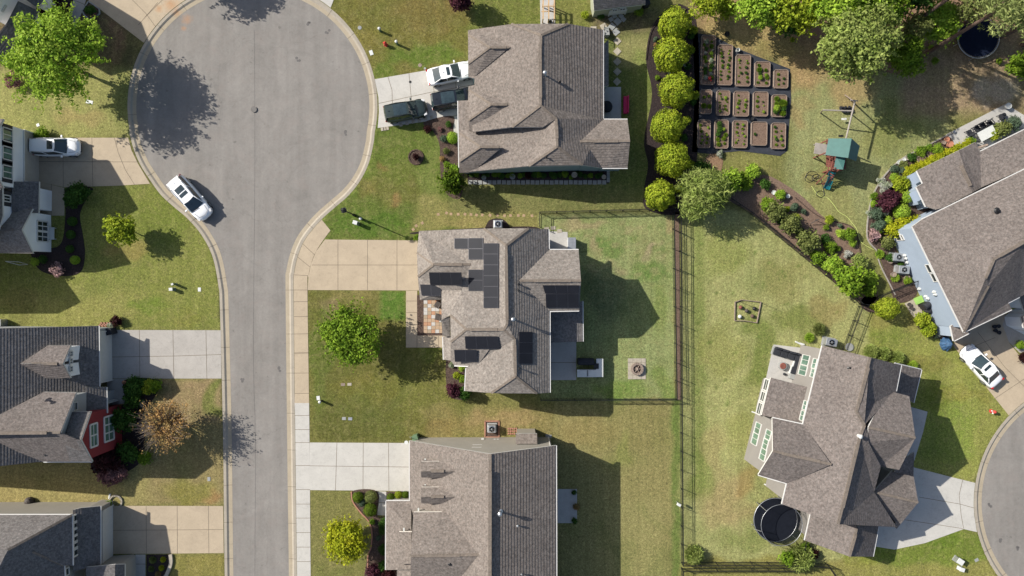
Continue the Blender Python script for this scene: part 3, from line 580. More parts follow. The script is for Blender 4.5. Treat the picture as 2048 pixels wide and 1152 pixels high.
# edging lines of the beds (thin strips)
def edging(name, pts, mat, label, wd=0.12, h=0.1, n=8):
    b = MB(); P = spline(pts, n)
    for p, q in zip(P[:-1], P[1:]): b.bar(R(*p) + Vector((0, 0, h / 2)), R(*q) + Vector((0, 0, h / 2)), wd, h)
    tag(b.build(name, M[mat]), label, 'edging')
edging('bed_edging', [(703, 983), (706, 1003), (722, 1025), (738, 1043), (744, 1065), (742, 1095), (736, 1110), (736, 1136)], 'brickedge', 'curved pink brick edging of the front bed by the golden tree', 0.13)
edging('bed_edging', [(1905, 265), (1850, 293), (1800, 320), (1765, 356), (1744, 395), (1735, 440), (1735, 478), (1752, 500)], 'wood_grey', 'curved timber edging along the bed of the pale blue house', 0.12)
edging('bed_edging', [(1752, 500), (1760, 530), (1780, 570), (1790, 590)], 'wood_grey', 'timber edging beside the two grey air conditioners', 0.1)
edging('bed_edging', [(342, 1108), (343, 1125), (336, 1145), (325, 1165)], 'stone', 'curved stone kerb of the quarter round bed', 0.35, 0.2)
edging('bed_edging', [(1292, 120), (1304, 60), (1340, 25)], 'mulch_dark', 'dark edging at the north end of the evergreen bed', 0.1)
edging('bed_edging', [(1590, 395), (1640, 434), (1700, 452), (1716, 480), (1722, 515)], 'mulch', 'low edging on the inner side of the diagonal border', 0.08)
# ------------------------------------------------------------ houses
def boundary_loops(V, Fs):
    from collections import defaultdict
    cnt = {}
    for f in Fs:
        for i in range(len(f)):
            a, b = f[i], f[(i + 1) % len(f)]; cnt[(a, b)] = cnt.get((a, b), 0) + 1
    nxt = {}
    for (a, b) in cnt:
        if (b, a) not in cnt: nxt.setdefault(a, []).append(b)
    loops = []
    while nxt:
        s = next(iter(nxt)); L = [s]; c = nxt[s].pop(0)
        if not nxt[s]: del nxt[s]
        while c != s and c in nxt:
            L.append(c); n = nxt[c].pop(0)
            if not nxt[c]: del nxt[c]
            c = n
        loops.append(L)
    return loops
def inset_poly(P, d):
    """P ccw list of 2D vectors -> inset polygon"""
    n = len(P); out = []
    for i in range(n):
        a, b, c = P[i - 1], P[i], P[(i + 1) % n]
        e1 = (b - a).normalized(); e2 = (c - b).normalized()
        n1 = Vector((-e1.y, e1.x)); n2 = Vector((-e2.y, e2.x)); s = n1 + n2
        k = 1 + n1.dot(n2)
        out.append(b + (s * d / k if k > 0.3 else n1 * d))
    return out
TH = 0.2
BV = {}
def courses(V, TF, dz=0.125, t=0.024):
    'lay the slopes as real overlapping shingle courses: every course lifts at its lower edge and throws its own shadow'
    b = MB()
    for f in TF:
        P = [V[i] for i in f]; n = (P[1] - P[0]).cross(P[2] - P[0])
        if n.length < 1e-6: continue
        n.normalize()
        if n.z > 0.995 or n.z < 0.2: b.poly(P); continue
        z0 = min(p.z for p in P); z1 = max(p.z for p in P); k = math.floor(z0 / dz)
        while k * dz < z1:
            lo, hi = k * dz, (k + 1) * dz; Q = P
            for lim, sg in ((lo, 1), (hi, -1)):
                out = []
                for i in range(len(Q)):
                    a, c = Q[i], Q[(i + 1) % len(Q)]; da = (a.z - lim) * sg; dc = (c.z - lim) * sg
                    if da >= 0: out.append(a)
                    if (da > 0 and dc < 0) or (da < 0 and dc > 0): out.append(a.lerp(c, da / (da - dc)))
                Q = out
                if len(Q) < 3: break
            if len(Q) >= 3:
                T = [q + n * (t * (1 - (q.z - lo) / dz) + 0.002) for q in Q]; b.poly(T)
                for i in range(len(Q)):
                    a, c = Q[i], Q[(i + 1) % len(Q)]
                    if abs(a.z - lo) < 1e-4 and abs(c.z - lo) < 1e-4 and (a - c).length > .01: b.poly([a - n * .004, c - n * .004, T[(i + 1) % len(Q)], T[i]])
            k += 1
    return b
def wing(house, faces, roofmat, wallmat, inset=0.32, base=0.0, gutters=(), walls=True, fascia=True):
    """one roof body: faces are lists of (px,py,height); walls are raised under it up to the roof surface"""
    key = {}; V = []; Fs = []
    for f in faces:
        idx = []
        for p in f:
            k = (round(p[0], 1), round(p[1], 1), round(p[2], 2))
            if k not in key: key[k] = len(V); V.append(R(*p))
            idx.append(key[k])
        a = sum(V[idx[i]].x * V[idx[(i + 1) % len(idx)]].y - V[idx[(i + 1) % len(idx)]].x * V[idx[i]].y for i in range(len(idx)))
        if a < 0: idx = idx[::-1]
        Fs.append(idx)
    bm = bmesh.new(); vs = [bm.verts.new(v) for v in V]
    for i, v in enumerate(vs): v.index = i
    for f in Fs:
        try: bm.faces.new([vs[i] for i in f])
        except ValueError: pass
    bmesh.ops.triangulate(bm, faces=bm.faces, ngon_method='BEAUTY'); bm.verts.index_update(); bvh = BVHTree.FromBMesh(bm)
    TF = [[v.index for v in f.verts] for f in bm.faces]; TF = [t if (V[t[1]] - V[t[0]]).cross(V[t[2]] - V[t[0]]).z > 0 else t[::-1] for t in TF]; bm.free()
    b = courses(V, TF)
    roof = b.build('roof', M[roofmat], house, tri=False); BV[roof.name] = bvh
    loops = boundary_loops(V, Fs)
    # fascia, soffit
    fb = MB()
    for L in (loops if fascia else ()):
        for i in range(len(L)):
            p, q = V[L[i]], V[L[(i + 1) % len(L)]]
            if (q - p).length < 0.02: continue
            dn = Vector((0, 0, -TH)); e = (q - p).normalized(); o = Vector((e.y, -e.x, 0)) * 0.015; u = Vector((0, 0, -0.004))
            fb.poly([p + o + dn, q + o + dn, q + o + u, p + o + u])
    for f in TF: fb.poly([V[i] + Vector((0, 0, -TH)) for i in reversed(f)], 1)
    fb.build('fascia', [M['trim'], M['soffit']], roof)
    if gutters:
        for pa, pb in gutters:
            gb = MB()
            p, q = R(*pa), R(*pb); e = (q - p).normalized(); c = sum((V[i] for i in loops[0]), Vector()) / len(loops[0])
            o = Vector((e.y, -e.x, 0)).normalized()
            if o.dot((p + q) / 2 - c) < 0: o = -o
            o *= 0.05; z = Vector((0, 0, -0.05))
            gb.bar(p + o + z, q + o + z, 0.085, 0.10); gb.build('gutter', M['trim'], roof)
    if walls:
        wb = MB()
        for L in loops:
            if len(L) < 3: continue
            P = [Vector((V[i].x, V[i].y)) for i in L]
            a = sum(P[i - 1].x * P[i].y - P[i].x * P[i - 1].y for i in range(len(P)))
            if a < 0: continue
            # drop collinear points
            Q = []
            for i in range(len(P)):
                e1 = (P[i] - P[i - 1]); e2 = (P[(i + 1) % len(P)] - P[i])
                if e1.length < 0.05: continue
                if abs(e1.normalized().cross(e2.normalized())) < 0.05 and e1.dot(e2) > 0: continue
                Q.append(P[i])
            if len(Q) < 3: continue
            I = inset_poly(Q, inset)
            for i in range(len(I)):
                p, q = I[i], I[(i + 1) % len(I)]; n = max(1, int((q - p).length / 0.35)); prev = None
                for k in range(n + 1):
                    x = p.lerp(q, k / n); hit = bvh.ray_cast(Vector((x.x, x.y, 60)), Vector((0, 0, -1)))
                    if hit[0] is None: hit = bvh.find_nearest(Vector((x.x, x.y, 4)))
                    z = hit[0].z - 0.14; cur = (Vector((x.x, x.y, base)), Vector((x.x, x.y, z)))
                    if prev and z > base: wb.poly([prev[0], cur[0], cur[1], prev[1]])
                    prev = cur
        if wb.f: wb.build('wall', M[wallmat], house)
    return roof
def house(label, px, py, cat='house', name='house'): return empty(name, R(px, py), label, cat)
def ridgevent(roof, a, b, w=0.28):
    p, q = R(*a), R(*b); MB().bar(p + Vector((0, 0, .03)), q + Vector((0, 0, .03)), w, 0.09).build('ridge_vent', M['ridgecap'], roof)
def hips(roof, segs, w=0.22):
    for a, c in segs: MB().bar(R(*a) + Vector((0, 0, .025)), R(*c) + Vector((0, 0, .025)), w, 0.04).build('ridge_cap', M['ridgecap'], roof)
def pipe(roof, px, py, h, L, r=0.06, mat='steel', cap=True):
    p = R(px, py, h) ; b = MB()
    b.tube([p + Vector((0, 0, -.2)), p + Vector((0, 0, L))], r, 10)
    if cap: b.lathe(p + Vector((0, 0, L)), [(r * 1.9, 0), (r * 1.9, .08), (r * 0.6, .16)], 12)
    b.lathe(p + Vector((0, 0, -.06)), [(r * 2.6, 0), (r * 1.4, .1)], 10)
    b.build('vent_pipe', M[mat], roof)
def plane_at(Pa, Pb, inset, inner):
    """vertical wall plane parallel to the roof edge Pa-Pb, moved in by inset towards inner"""
    a, b = R(*Pa), R(*Pb); e = Vector((b.x - a.x, b.y - a.y, 0)).normalized(); n = Vector((e.y, -e.x, 0)); c = R(*inner)
    if n.dot(c - a) > 0: n = -n
    return a - n * inset, n
def on_plane(px, py, pl):
    o = Vector((0, 0, CAMH)); d = R(px, py) - o; p, n = pl; t = n.dot(p - o) / n.dot(d); return o + d * t
def window(parent, quad, pl, nx=2, ny=1, glass='glass', frame='trim', fw=0.045, name='window'):
    """quad: four pixels on the wall (top-left, top-right, bottom-right, bottom-left as seen on the wall)"""
    n = pl[1]; C = [on_plane(x, y, pl) for x, y in quad]
    z1 = (C[0].z + C[1].z) / 2; z0 = (C[2].z + C[3].z) / 2
    if z1 < z0: z0, z1 = z1, z0
    e = Vector((-n.y, n.x, 0)); s = [c.dot(e) for c in C]; a, b = min(s), max(s)
    base = pl[0] - e * pl[0].dot(e); base.z = 0
    P = lambda u, z, o=0: base + e * (a + (b - a) * u) + Vector((0, 0, z0 + (z1 - z0) * z)) + n * o
    f = MB(); W = b - a; H = z1 - z0
    for u in (0, 1): f.bar(P(u, 0, .04), P(u, 1, .04), fw, 0.1)
    for v in (0, 1): f.bar(P(0, v, .04), P(1, v, .04), 0.1, fw)
    for i in range(1, nx): f.bar(P(i / nx, 0, .035), P(i / nx, 1, .035), fw * 0.8, .05)
    for i in range(1, ny): f.bar(P(0, i / ny, .03), P(1, i / ny, .03), .05, fw * 0.45)
    fo = f.build(name, M[frame], parent)
    MB().poly([P(0, 0, .02), P(1, 0, .02), P(1, 1, .02), P(0, 1, .02)]).build('pane', M[glass], fo)
    return fo
def door(parent, quad, pl, mat='garage', panels=4, name='garage_door'):
    n = pl[1]; C = [on_plane(x, y, pl) for x, y in quad]; e = Vector((-n.y, n.x, 0)); s = [c.dot(e) for c in C]; a, b = min(s), max(s)
    z1 = max(c.z for c in C); base = pl[0] - e * pl[0].dot(e); base.z = 0
    P = lambda u, z, o=0: base + e * (a + (b - a) * u) + Vector((0, 0, z)) + n * o
    m = MB()
    for i in range(panels):
        za = z1 * i / panels + 0.02; zb = z1 * (i + 1) / panels - 0.01
        m.bar(P(0, (za + zb) / 2, .01), P(1, (za + zb) / 2, .01), 0.04, zb - za) if False else m.poly([P(0, za, .03), P(1, za, .03), P(1, zb, .03), P(0, zb, .03)])
        m.poly([P(0, zb, .03), P(1, zb, .03), P(1, zb + .03, .012), P(0, zb + .03, .012)])
    for u in (0, 1): m.bar(P(u, 0, .05), P(u, z1, .05), .12, .12, 1)
    m.bar(P(0, z1, .05), P(1, z1, .05), .12, .14, 1)
    return m.build(name, [M[mat], M['trim']], parent)
def solar(roof, rows, name='solar_panel'):
    """rows: quads of four (px,py,h) corners, split into n panels along the first side"""
    for q, n in rows:
        cx = sum(p[0] for p in q) / 4; cy = sum(p[1] for p in q) / 4; hit = []
        for fx_, fy_ in ((0, 0), (.6, .15), (-.15, .6), (-.5, -.5)):
            x_ = cx + (q[1 if fx_ > 0 else 0][0] - cx) * abs(fx_); y_ = cy + (q[2 if fy_ > 0 else 0][1] - cy) * abs(fy_)
            o_ = Vector((0, 0, CAMH)); hit.append(BV[roof.name].ray_cast(o_, (R(x_, y_) - o_).normalized()))
        n_ = hit[0][1]; n_ = n_ if n_.z > 0 else -n_; p_ = hit[0][0]
        a, b, c, d = [on_plane(p[0], p[1], (p_, n_)) for p in q]
        nn = (b - a).cross(d - a).normalized()
        if nn.z < 0: nn = -nn
        o = nn * 0.12
        for i in range(n):
            p0, p1 = a.lerp(b, i / n), a.lerp(b, (i + 1) / n); q0, q1 = d.lerp(c, i / n), d.lerp(c, (i + 1) / n)
            g = 0.012; cc = (p0 + p1 + q0 + q1) / 4
            pts = [cc + (v - cc) * (1 - g) for v in (p0, p1, q1, q0)]
            m = MB(); top = [v + o for v in pts]; bot = [v + o - nn * .05 for v in pts]
            if (top[1] - top[0]).cross(top[3] - top[0]).z < 0: top = top[::-1]; bot = bot[::-1]
            cin = [cc + o + nn * .003 + (v - cc) * (1 - g - .035) for v in (p0, p1, q1, q0)]
            if (cin[1] - cin[0]).cross(cin[3] - cin[0]).z < 0: cin = cin[::-1]
            m.poly(top, 1); m.poly(cin, 0); m.poly(bot[::-1], 1)
            for k in range(4): m.poly([bot[k], bot[(k + 1) % 4], top[(k + 1) % 4], top[k]], 1)
            # rails under the panel
            m.bar(pts[0].lerp(pts[3], .25) + nn * .03, pts[1].lerp(pts[2], .25) + nn * .03, .05, .05, 1)
            m.bar(pts[0].lerp(pts[3], .75) + nn * .03, pts[1].lerp(pts[2], .75) + nn * .03, .05, .05, 1)
            m.build(name, [M['panel'], M['panelframe']], roof)

# --- house with solar panels (centre)
H = house('sprawling hip roofed house covered with black solar panels', 1000, 620)
A = (838.5, 462, 2.9); B = (967.7, 457.2, 6.05); C_ = (1057.3, 456.7, 6.04); D = (1096.9, 458.5, 5.06); E = (1097.7, 499.8, 5.06)
RN = (1012.5, 491, 7.2); RS = (1014.2, 648, 7.2); X1 = (941.3, 528.8, 5.45); X2 = (1008, 659.6, 7.0); S1 = (1029.2, 678, 6.75); S2 = (1030.9, 752.7, 6.75)
J = (1099.5, 785.2, 5.1); K = (1074, 787, 5.75); L_ = (982.6, 786, 5.65); MM = (929.9, 781.7, 4.2); N_ = (932.5, 736, 4.2); O_ = (953.6, 732.5, 4.7)
Wd = (834, 505, 2.9); V_ = (835.8, 553.4, 2.9); GA = (867.5, 528.8, 5.4)
U = (840.2, 600, 2.7); T1 = (883.3, 599, 2.75); T0 = (883.3, 580.6, 3.5); VP = (923.7, 580.6, 4.9)
main = [[A, B, RN, RS, X2, (1000, 640, 6.6), VP, X1], [B, C_, RN], [C_, D, E, (1038, 561.3, 6.6), (1099.1, 622, 5.1), J, K, S2, S1, X2, RS, RN],
        [X2, S1, S2, L_, MM, N_, O_], [S2, K, L_]]
gar = [[A, X1, GA, Wd], [Wd, GA, V_], [GA, X1, VP, T0, T1, U, V_]]
wg2 = [[T0, VP, (1000, 640, 6.6), X2, (932.5, 658.7, 6.4), (900.9, 630.5, 5.3), (883.3, 640, 4.9)],
       [(932.5, 658.7, 6.4), X2, O_, (908.8, 730.7, 3.4), (901.7, 721, 3.4), (901.7, 684, 5.2)], [(900.9, 630.5, 5.3), (932.5, 658.7, 6.4), (901.7, 684, 5.2)]]
r1 = wing(H, main + gar + wg2, 'roof_a', 'sid_beige', gutters=[(E, D), (J, (1099.1, 622, 5.1)), (U, T1), ((908.8, 730.7, 3.4), O_), (MM, N_)])
hips(r1, [(B, RN), (C_, RN), (S2, L_), (S2, K), (GA, Wd), (GA, V_), ((932.5, 658.7, 6.4), (901.7, 684, 5.2)), ((932.5, 658.7, 6.4), (900.9, 630.5, 5.3)), (GA, X1), ((932.5, 658.7, 6.4), X2), (X2, S1), (RS, X2), (RN, RS), (S1, S2)])
ridgevent(r1, (1012.5, 507, 7.2), (1014, 640, 7.2)); ridgevent(r1, (1029.5, 690, 6.75), (1030.5, 745, 6.75)); ridgevent(r1, (878, 529, 5.42), (925, 529, 5.45)); ridgevent(r1, (940, 658.8, 6.5), (995, 659, 6.9))
FE = (1157.1, 499.8, 5.06); GE = (1161.9, 561.3, 6.6); HE = (1158.4, 621, 5.06)
r2 = wing(H, [[E, FE, GE, (1038, 561.3, 6.62)], [(1038, 561.3, 6.62), GE, HE, (1099.1, 622, 5.1)]], 'roof_a', 'sid_beige', gutters=[(E, FE), ((1099.1, 622, 5.1), HE)])
hips(r2, [((1040, 561.3, 6.62), GE)]); ridgevent(r2, (1068, 561.3, 6.62), (1142, 561.3, 6.6))
r3 = wing(H, [[(901.7, 672, 3.35), (901.7, 721, 3.35), (887.7, 719.3, 2.8), (885.9, 673.6, 2.8)], [(883.3, 640, 4.9), (899.5, 632, 5.1), (900, 672, 3.7), (885, 672, 3.5)]], 'roof_a', 'sid_beige', gutters=[((887.7, 719.3, 2.8), (885.9, 673.6, 2.8))])
r4 = wing(H, [[(1099, 623, 3.6), (1165, 602, 2.9), (1165.5, 683, 2.9), (1099, 685, 3.6)]], 'roof_d', 'sid_beige', walls=False, gutters=[((1165, 602, 2.9), (1165.5, 683, 2.9))])
pb = MB()
for p in ((1160, 680), (1160, 625), (1104, 680)): pb.box(R(p[0], p[1], 2.6) - Vector((0, 0, 1.3)), (.2, .2, 2.7))
pb.build('post', M['trim'], H)
def hmain(px, py, a=(1014, 7.2)): return None
def wz(px): return 2.9 + (px - 838.5) * 0.0248
def q4(x0, y0, x1, y1, f, sh=0): return [(x0, y0, f(x0, y0)), (x0 + sh, y1, f(x0, y1)), (x1 + sh, y1, f(x1, y1)), (x1, y0, f(x1, y0))]
fw = lambda x, y: wz(x)
solar(r1, [(q4(968, 486.3, 998, 615.7, fw), 6), (q4(938, 476, 967.2, 519, fw), 2), (q4(938, 539, 967, 581.5, fw), 2), (q4(909.8, 476.5, 937.3, 497.5, fw), 1)])
fe = lambda x, y: 6.75 - (x - 1030) * 0.0245
solar(r1, [(q4(1036.8, 663.5, 1064.5, 727.5, fe), 3)])
fs = lambda x, y: 6.5 - (y - 658) * 0.0413
solar(r1, [([(930, 671.5, fs(0, 671)), (995.5, 671.5, fs(0, 671)), (1000, 696.5, fs(0, 697)), (931.5, 696.5, fs(0, 697))], 3), ([(909, 698.5, fs(0, 698)), (954, 698.5, fs(0, 698)), (954.5, 722.5, fs(0, 722)), (910.5, 722.5, fs(0, 722))], 2)])
fg = lambda x, y: 5.45 - (y - 529) * 0.0385
solar(r1, [([(859, 543.5, fg(0, 543)), (923.5, 543.5, fg(0, 543)), (926.5, 569, fg(0, 569)), (861.5, 568, fg(0, 568))], 3), ([(841, 568.5, fg(0, 568)), (884, 569.3, fg(0, 569)), (883.3, 591, fg(0, 591)), (844, 591, fg(0, 591))], 2)])
fx = lambda x, y: 6.6 - (y - 562) * 0.0265
solar(r2, [([(1085, 569.5, fx(0, 569)), (1159, 569.5, fx(0, 569)), (1158.5, 585.5, fx(0, 586)), (1090, 586, fx(0, 586))], 3), ([(1091, 586.5, fx(0, 586)), (1157.5, 586, fx(0, 586)), (1157.5, 614.5, fx(0, 614)), (1092, 614.5, fx(0, 614))], 3)])
pipe(r1, 1026, 638, 6.9, .75, .09); pipe(r1, 1037, 568.5, 6.6, .3, .06, 'black'); pipe(r1, 1037, 581, 6.6, .3, .06, 'black'); pipe(r1, 1039, 736, 6.5, .35, .05, 'black')
pl = plane_at(E, FE, .32, (1120, 560, 5))
# small gabled dormer shadow lines on the south-west slope are real: a low diverter
MB().bar(R(944, 765, 4.6), R(985, 765.5, 5.6), .03, .16).build('diverter', M['roof_a'], r1)

# --- top middle house
H = house('grey brown hip roofed house with three stepped gables beside the round evergreens', 1080, 190)
A = (936.2, 60.6, 3.3); B = (1022.5, 48.2, 5.2); Cc = (1136.6, 47.6, 5.2); D = (1205.8, 59.7, 3.75); R1 = (1081.9, 70.8, 6.45); R2 = (1080.9, 210.9, 6.45)
nK = (1024.3, 254, 5.2); nK2 = (1085.6, 254, 5.5); nL = (945.5, 264, 3.6); P1 = (1112.5, 237.3, 6.1); P2 = (1114.3, 293, 6.1)
E2 = (1205.8, 239.2, 3.75); V3 = (1154.2, 282.8, 5.0); SE0 = (1204.3, 335.7, 3.75)
nb = [[A, B, R1, R2, nK, nL, (936.2, 200.7, 3.3), (937, 172.9, 3.3), (949, 170, 3.6), (949, 157, 3.6), (937, 153.4, 3.3)], [B, Cc, R1], [R1, Cc, D, E2, V3, SE0, (1165.4, 330.1, 5.1), P2, P1, R2], [R2, P1, nK2, nK]]
r1 = wing(H, nb, 'roof_b', 'sid_teal', gutters=[(D, E2)])
hips(r1, [(B, R1), (Cc, R1), (R1, R2), (R2, P1), (P1, P2), (P2, (1165.4, 330.1, 5.1)), (R2, nK)]); ridgevent(r1, (1080, 88, 6.45), (1081, 196, 6.45)); ridgevent(r1, (1113, 250, 6.1), (1114, 277, 6.1))
sb = [[(936.2, 200.7, 2.95), (960, 200.7, 3.2), (1000, 254, 3.75), nK2[:2] + (5.1,), P1[:2] + (6.05,), P2, (1057.7, 332, 5.1), (921.3, 345, 2.7), (918.5, 300, 2.7), (916.3, 201.6, 2.7)], [P2, (1165.4, 330.1, 5.1), (1057.7, 332, 5.1)]]
r2 = wing(H, sb, 'roof_b', 'sid_teal', gutters=[((918.5, 335, 2.7), (916.3, 201.6, 2.7))])
hips(r2, [(P2, (1057.7, 332, 5.1))])
eb = [[E2, (1255, 239.2, 3.75), (1260, 281.9, 5.0), V3], [V3, (1260, 281.9, 5.0), (1255, 335.7, 3.6), SE0]]
r3 = wing(H, eb, 'roof_b', 'sid_teal', gutters=[(E2, (1255, 239.2, 3.75)), ((1255, 335.7, 3.6), SE0)]); hips(r3, [(V3, (1260, 281.9, 5.0))]); ridgevent(r3, (1186, 282.5, 5.0), (1236, 282, 5.0))
for (gx, gy, gx2, yl, ys, h0, hr, xl, sw) in [(979.8, 95, 1018.8, 66, 127.4, 3.3, 5.25, 936.6, (952, 150.6, 3.75)), (982.4, 209, 1020, 176, 240.5, 2.95, 5.1, 937.5, (955.5, 261.5, 3.3)), (961.2, 294, 1003.9, 262, 323, 2.75, 4.75, 918.6, (945, 344, 3.0))]:
    g1, g2 = (gx, gy, hr - .05), (gx2, gy, hr)
    hc = h0 + .85
    f = [[(xl, ys, hc), g1, (xl, yl + 4, hc - .5)], [(xl, ys, hc), (xl, sw[1] + 2, h0 - .02), sw, g2, g1], [g1, g2, (xl + 14, yl - 3, h0 + .35), (xl, yl + 4, hc - .5)]]
    rg = wing(H, f, 'roof_b', 'sid_teal', walls=False, inset=.3, fascia=False); hips(rg, [(g1, g2), (g1, (xl, ys, hc)), (g1, (xl, yl + 4, hc - .5))], .18)
    ridgevent(rg, (gx + 4, gy, hr), (gx2 - 6, gy, hr), .24)
    wb = MB(); a0 = R(xl + 5, sw[1] - 4, h0); 
pipe(r1, 1089, 150, 6.25, .75, .09); pipe(r1, 1119.5, 166, 5.5, .3, .06, 'black'); pipe(r2, 1092, 315, 5.5, .25, .05, 'black')
pl = plane_at((921.3, 345, 2.9), (1165.4, 330.1, 5.1), .32, (1050, 250, 4))
pl = (Vector((0, R(1000, 344).y, 0)) + Vector((0, 0, 0)), Vector((0, -1, 0)))
r5 = wing(H, [[(1207, 88, 3.3), (1217, 80, 2.9), (1217, 171, 2.9), (1207, 173, 3.3)]], 'roof_d', 'sid_teal', inset=.1)
hs = empty('handrail', R(1212, 60), 'white stair rail beside the north east corner of the top house', 'handrail')
m = MB(); 
for y in (56, 64, 72, 80): m.bar(R(1208, y), R(1208, y) + Vector((0, 0, .9)), .05)
m.bar(R(1208, 56, .9), R(1208, 80, .9), .05); m.build('rail', M['black'], hs)
st = MB()
for i in range(4): st.box(R(1212, 58 + i * 5) + Vector((0, 0, .1 + .1 * i)), (.5, .26, .2 + .2 * i))
st.build('step', M['stone_grey'], hs)

# --- lower middle house
H = house('broad gabled house with two small roof dormers at the bottom middle', 950, 1060)
A = (819.8, 881.5, 2.9); RT = (980.2, 908.2, 8.0); D = (1111.9, 891.2, 5.2); RB = (979, 1300, 8.0); DB = (1113, 1300, 5.2); AB = (819.8, 1300, 2.9)
r1 = wing(H, [[A, RT, RB, AB], [RT, D, DB, RB]], 'roof_b', 'sid_beige', gutters=[(A, (819.8, 1002, 2.9)), (D, DB)])
ridgevent(r1, (980.2, 942, 8.1), (979.5, 1290, 8.1), .3); hips(r1, [(RT, RB)], .26)
for y0, y1, y2 in ((922.9, 943, 954.9), (974.5, 994.2, 1006.8)):
    r2 = wing(H, [[(842.6, y0, 4.95), (891, y0, 5.1), (910.8, y1, 5.9), (841.8, y1, 5.75)], [(841.8, y1, 5.75), (910.8, y1, 5.9), (891, y2, 5.1), (842.6, y2, 4.95)]], 'roof_b', 'roof_b', inset=.08, fascia=False)
    ridgevent(r2, (862, y1 - 1, 5.8), (888, y1 - 1, 5.85), .26)
    MB().box(R(850.5, y0 - 2.2, 4.0), (.14, .35, .12)).build('downspout', M['plastic_white'], r2)
r3 = wing(H, [[(826.9, 1024.4, 5.0), (897.6, 1024, 5.3), (959.3, 1109.6, 7.35), (821.6, 1112, 7.2)], [(821.6, 1112, 7.2), (959.3, 1109.6, 7.35), (890, 1196, 5.2), (821, 1196, 5.0)]], 'roof_b', 'sid_beige', inset=.12, fascia=False)
ridgevent(r3, (850, 1111.5, 7.22), (920, 1110.5, 7.3)); hips(r3, [((821.6, 1112, 7.2), (959.3, 1109.6, 7.35))])
MB().box(R(837, 1020, 4.3), (.14, .4, .12)).box(R(808, 1060, 4.3), (.14, .4, .12)).build('downspout', M['plastic_white'], r3)
pipe(r3, 900, 1126, 6.7, .12, .1, 'black')
r4 = wing(H, [[(772.6, 1002, 2.55), (822, 1058, 4.0), (822, 1139, 4.0), (771.8, 1139.7, 2.55)], [(772.6, 1002, 2.55), (822, 1002, 2.6), (822, 1058, 4.0)]], 'roof_b', 'sid_beige', inset=.4, gutters=[((772.6, 1002, 2.55), (771.8, 1139.7, 2.55)), ((772.6, 1002, 2.55), (822, 1002, 2.6))])
r5 = wing(H, [[(798, 1063.7, 4.35), (823, 1063.7, 4.9), (823, 1128, 4.9), (791.5, 1128, 4.2)]], 'roof_b', 'roof_b', inset=.08, fascia=False)
r6 = wing(H, [[(794, 1141, 2.9), (825, 1141, 3.6), (825, 1300, 3.6), (794, 1300, 2.9)]], 'roof_b', 'sid_beige')
pipe(r1, 1000, 1023, 7.6, .7, .1); pipe(r1, 1035, 1050, 6.8, .25, .06); pipe(r1, 1043, 1146, 6.6, .3, .05)
pl = plane_at(A, D, .32, (950, 1000, 3)); pl = (Vector((0, R(0, 875).y, 0)), Vector((0, 1, 0)))
c6 = wing(H, [[(1031.4, 867.5, 3.0), (1074, 867.5, 3.0), (1074.5, 888, 3.4), (1031.6, 888, 3.4)]], 'roof_b', 'sid_beige', inset=.12)
window(H, [(946, 896), (963, 896), (962, 891), (945, 891)], (on_plane(954, 892, (R(954, 875), Vector((0, 1, 0)))) * 0 + R(954, 876), Vector((0, 1, 0))), 2, 1)
for x, y, s in ((928, 878, .3), (937, 877.5, .22), (966, 874.5, .25), (990, 876, .2), (996, 876, .2), (1060, 863, .3)): MB().box(R(x, y) + Vector((0, 0, .9)), (s, .2, s)).build('meter_box', M['plastic_white'], H)
m = MB(); m.tube([(3.72, -15.27, 0), (3.72, -15.27, 4.9)], .05, 8); m.build('downspout', M['trim'], H)
sd = empty('satellite_dish', R(820, 872), 'white satellite dish on the corner by the lower driveway', 'satellite dish')
MB().lathe(R(820, 874, .0) + Vector((0, 0, 2.4)), [(.03, 0), (.10, .02), (.18, .07), (.19, .08)], 20).build('dish', M['plastic_white'], sd)
MB().tube([R(821, 876), R(821, 876, 2.2), R(820, 874, 2.45)], .03).build('mast', M['steel'], sd)

# --- lower right rotated house
H = house('rotated two storey house with many gables near the right turning circle', 1690, 900)
a = (1645.2, 691.3, 5.4); b_ = (1739.8, 714.5, 7.8); c = (1712.9, 824, 7.8); d1 = (1728.7, 850, 7.75); d2 = (1718.7, 877.3, 7.8); S = (1675.9, 1048.3, 7.8)
Wn = (1606.2, 849, 5.4); Wi = (1574.3, 966.7, 5.3); Ws = (1564.5, 1008.3, 5.3); W2 = (1622, 1029.2, 6.6)
WE = (1662.4, 928.8, 7.15)
mainW = [[a, b_, c, d1, d2, S, W2, Ws, Wi, WE, Wn]]
mainE = [[b_, (1802, 730.3, 5.6), (1791.8, 782.3, 5.6), (1773.2, 780.4, 5.9), d1, c], [d2, (1737, 884.7, 7.4), (1761.6, 932.4, 6.1), (1748, 983.9, 5.6), (1793, 1054, 4.0), S], [d2, d1, (1737, 870, 7.5), (1737, 884.7, 7.4)]]
r1 = wing(H, mainW + mainE, 'roof_c', 'sid_taupe', inset=.3, gutters=[(a, Wn), (Wi, Ws), ((1802, 730.3, 5.6), (1791.8, 782.3, 5.6))])
hips(r1, [(b_, c), (c, d1), (d1, d2), (d2, S)], .26); ridgevent(r1, (1736, 735, 7.8), (1718, 805, 7.8), .3); ridgevent(r1, (1715, 890, 7.8), (1685, 1015, 7.8), .3)
r2 = wing(H, [[(1545, 836, 5.1), Wn, WE, (1546, 902, 7.0)], [(1546, 902, 7.0), WE, Wi, (1516.7, 949.6, 5.1)]], 'roof_c', 'sid_taupe', inset=.3, gutters=[((1545, 836, 5.1), Wn), (Wi, (1516.7, 949.6, 5.1))])
hips(r2, [((1546, 902, 7.0), WE)]); ridgevent(r2, (1565, 907, 7.02), (1640, 923, 7.12), .26)
gA = (1830.7, 875.5, 7.4)
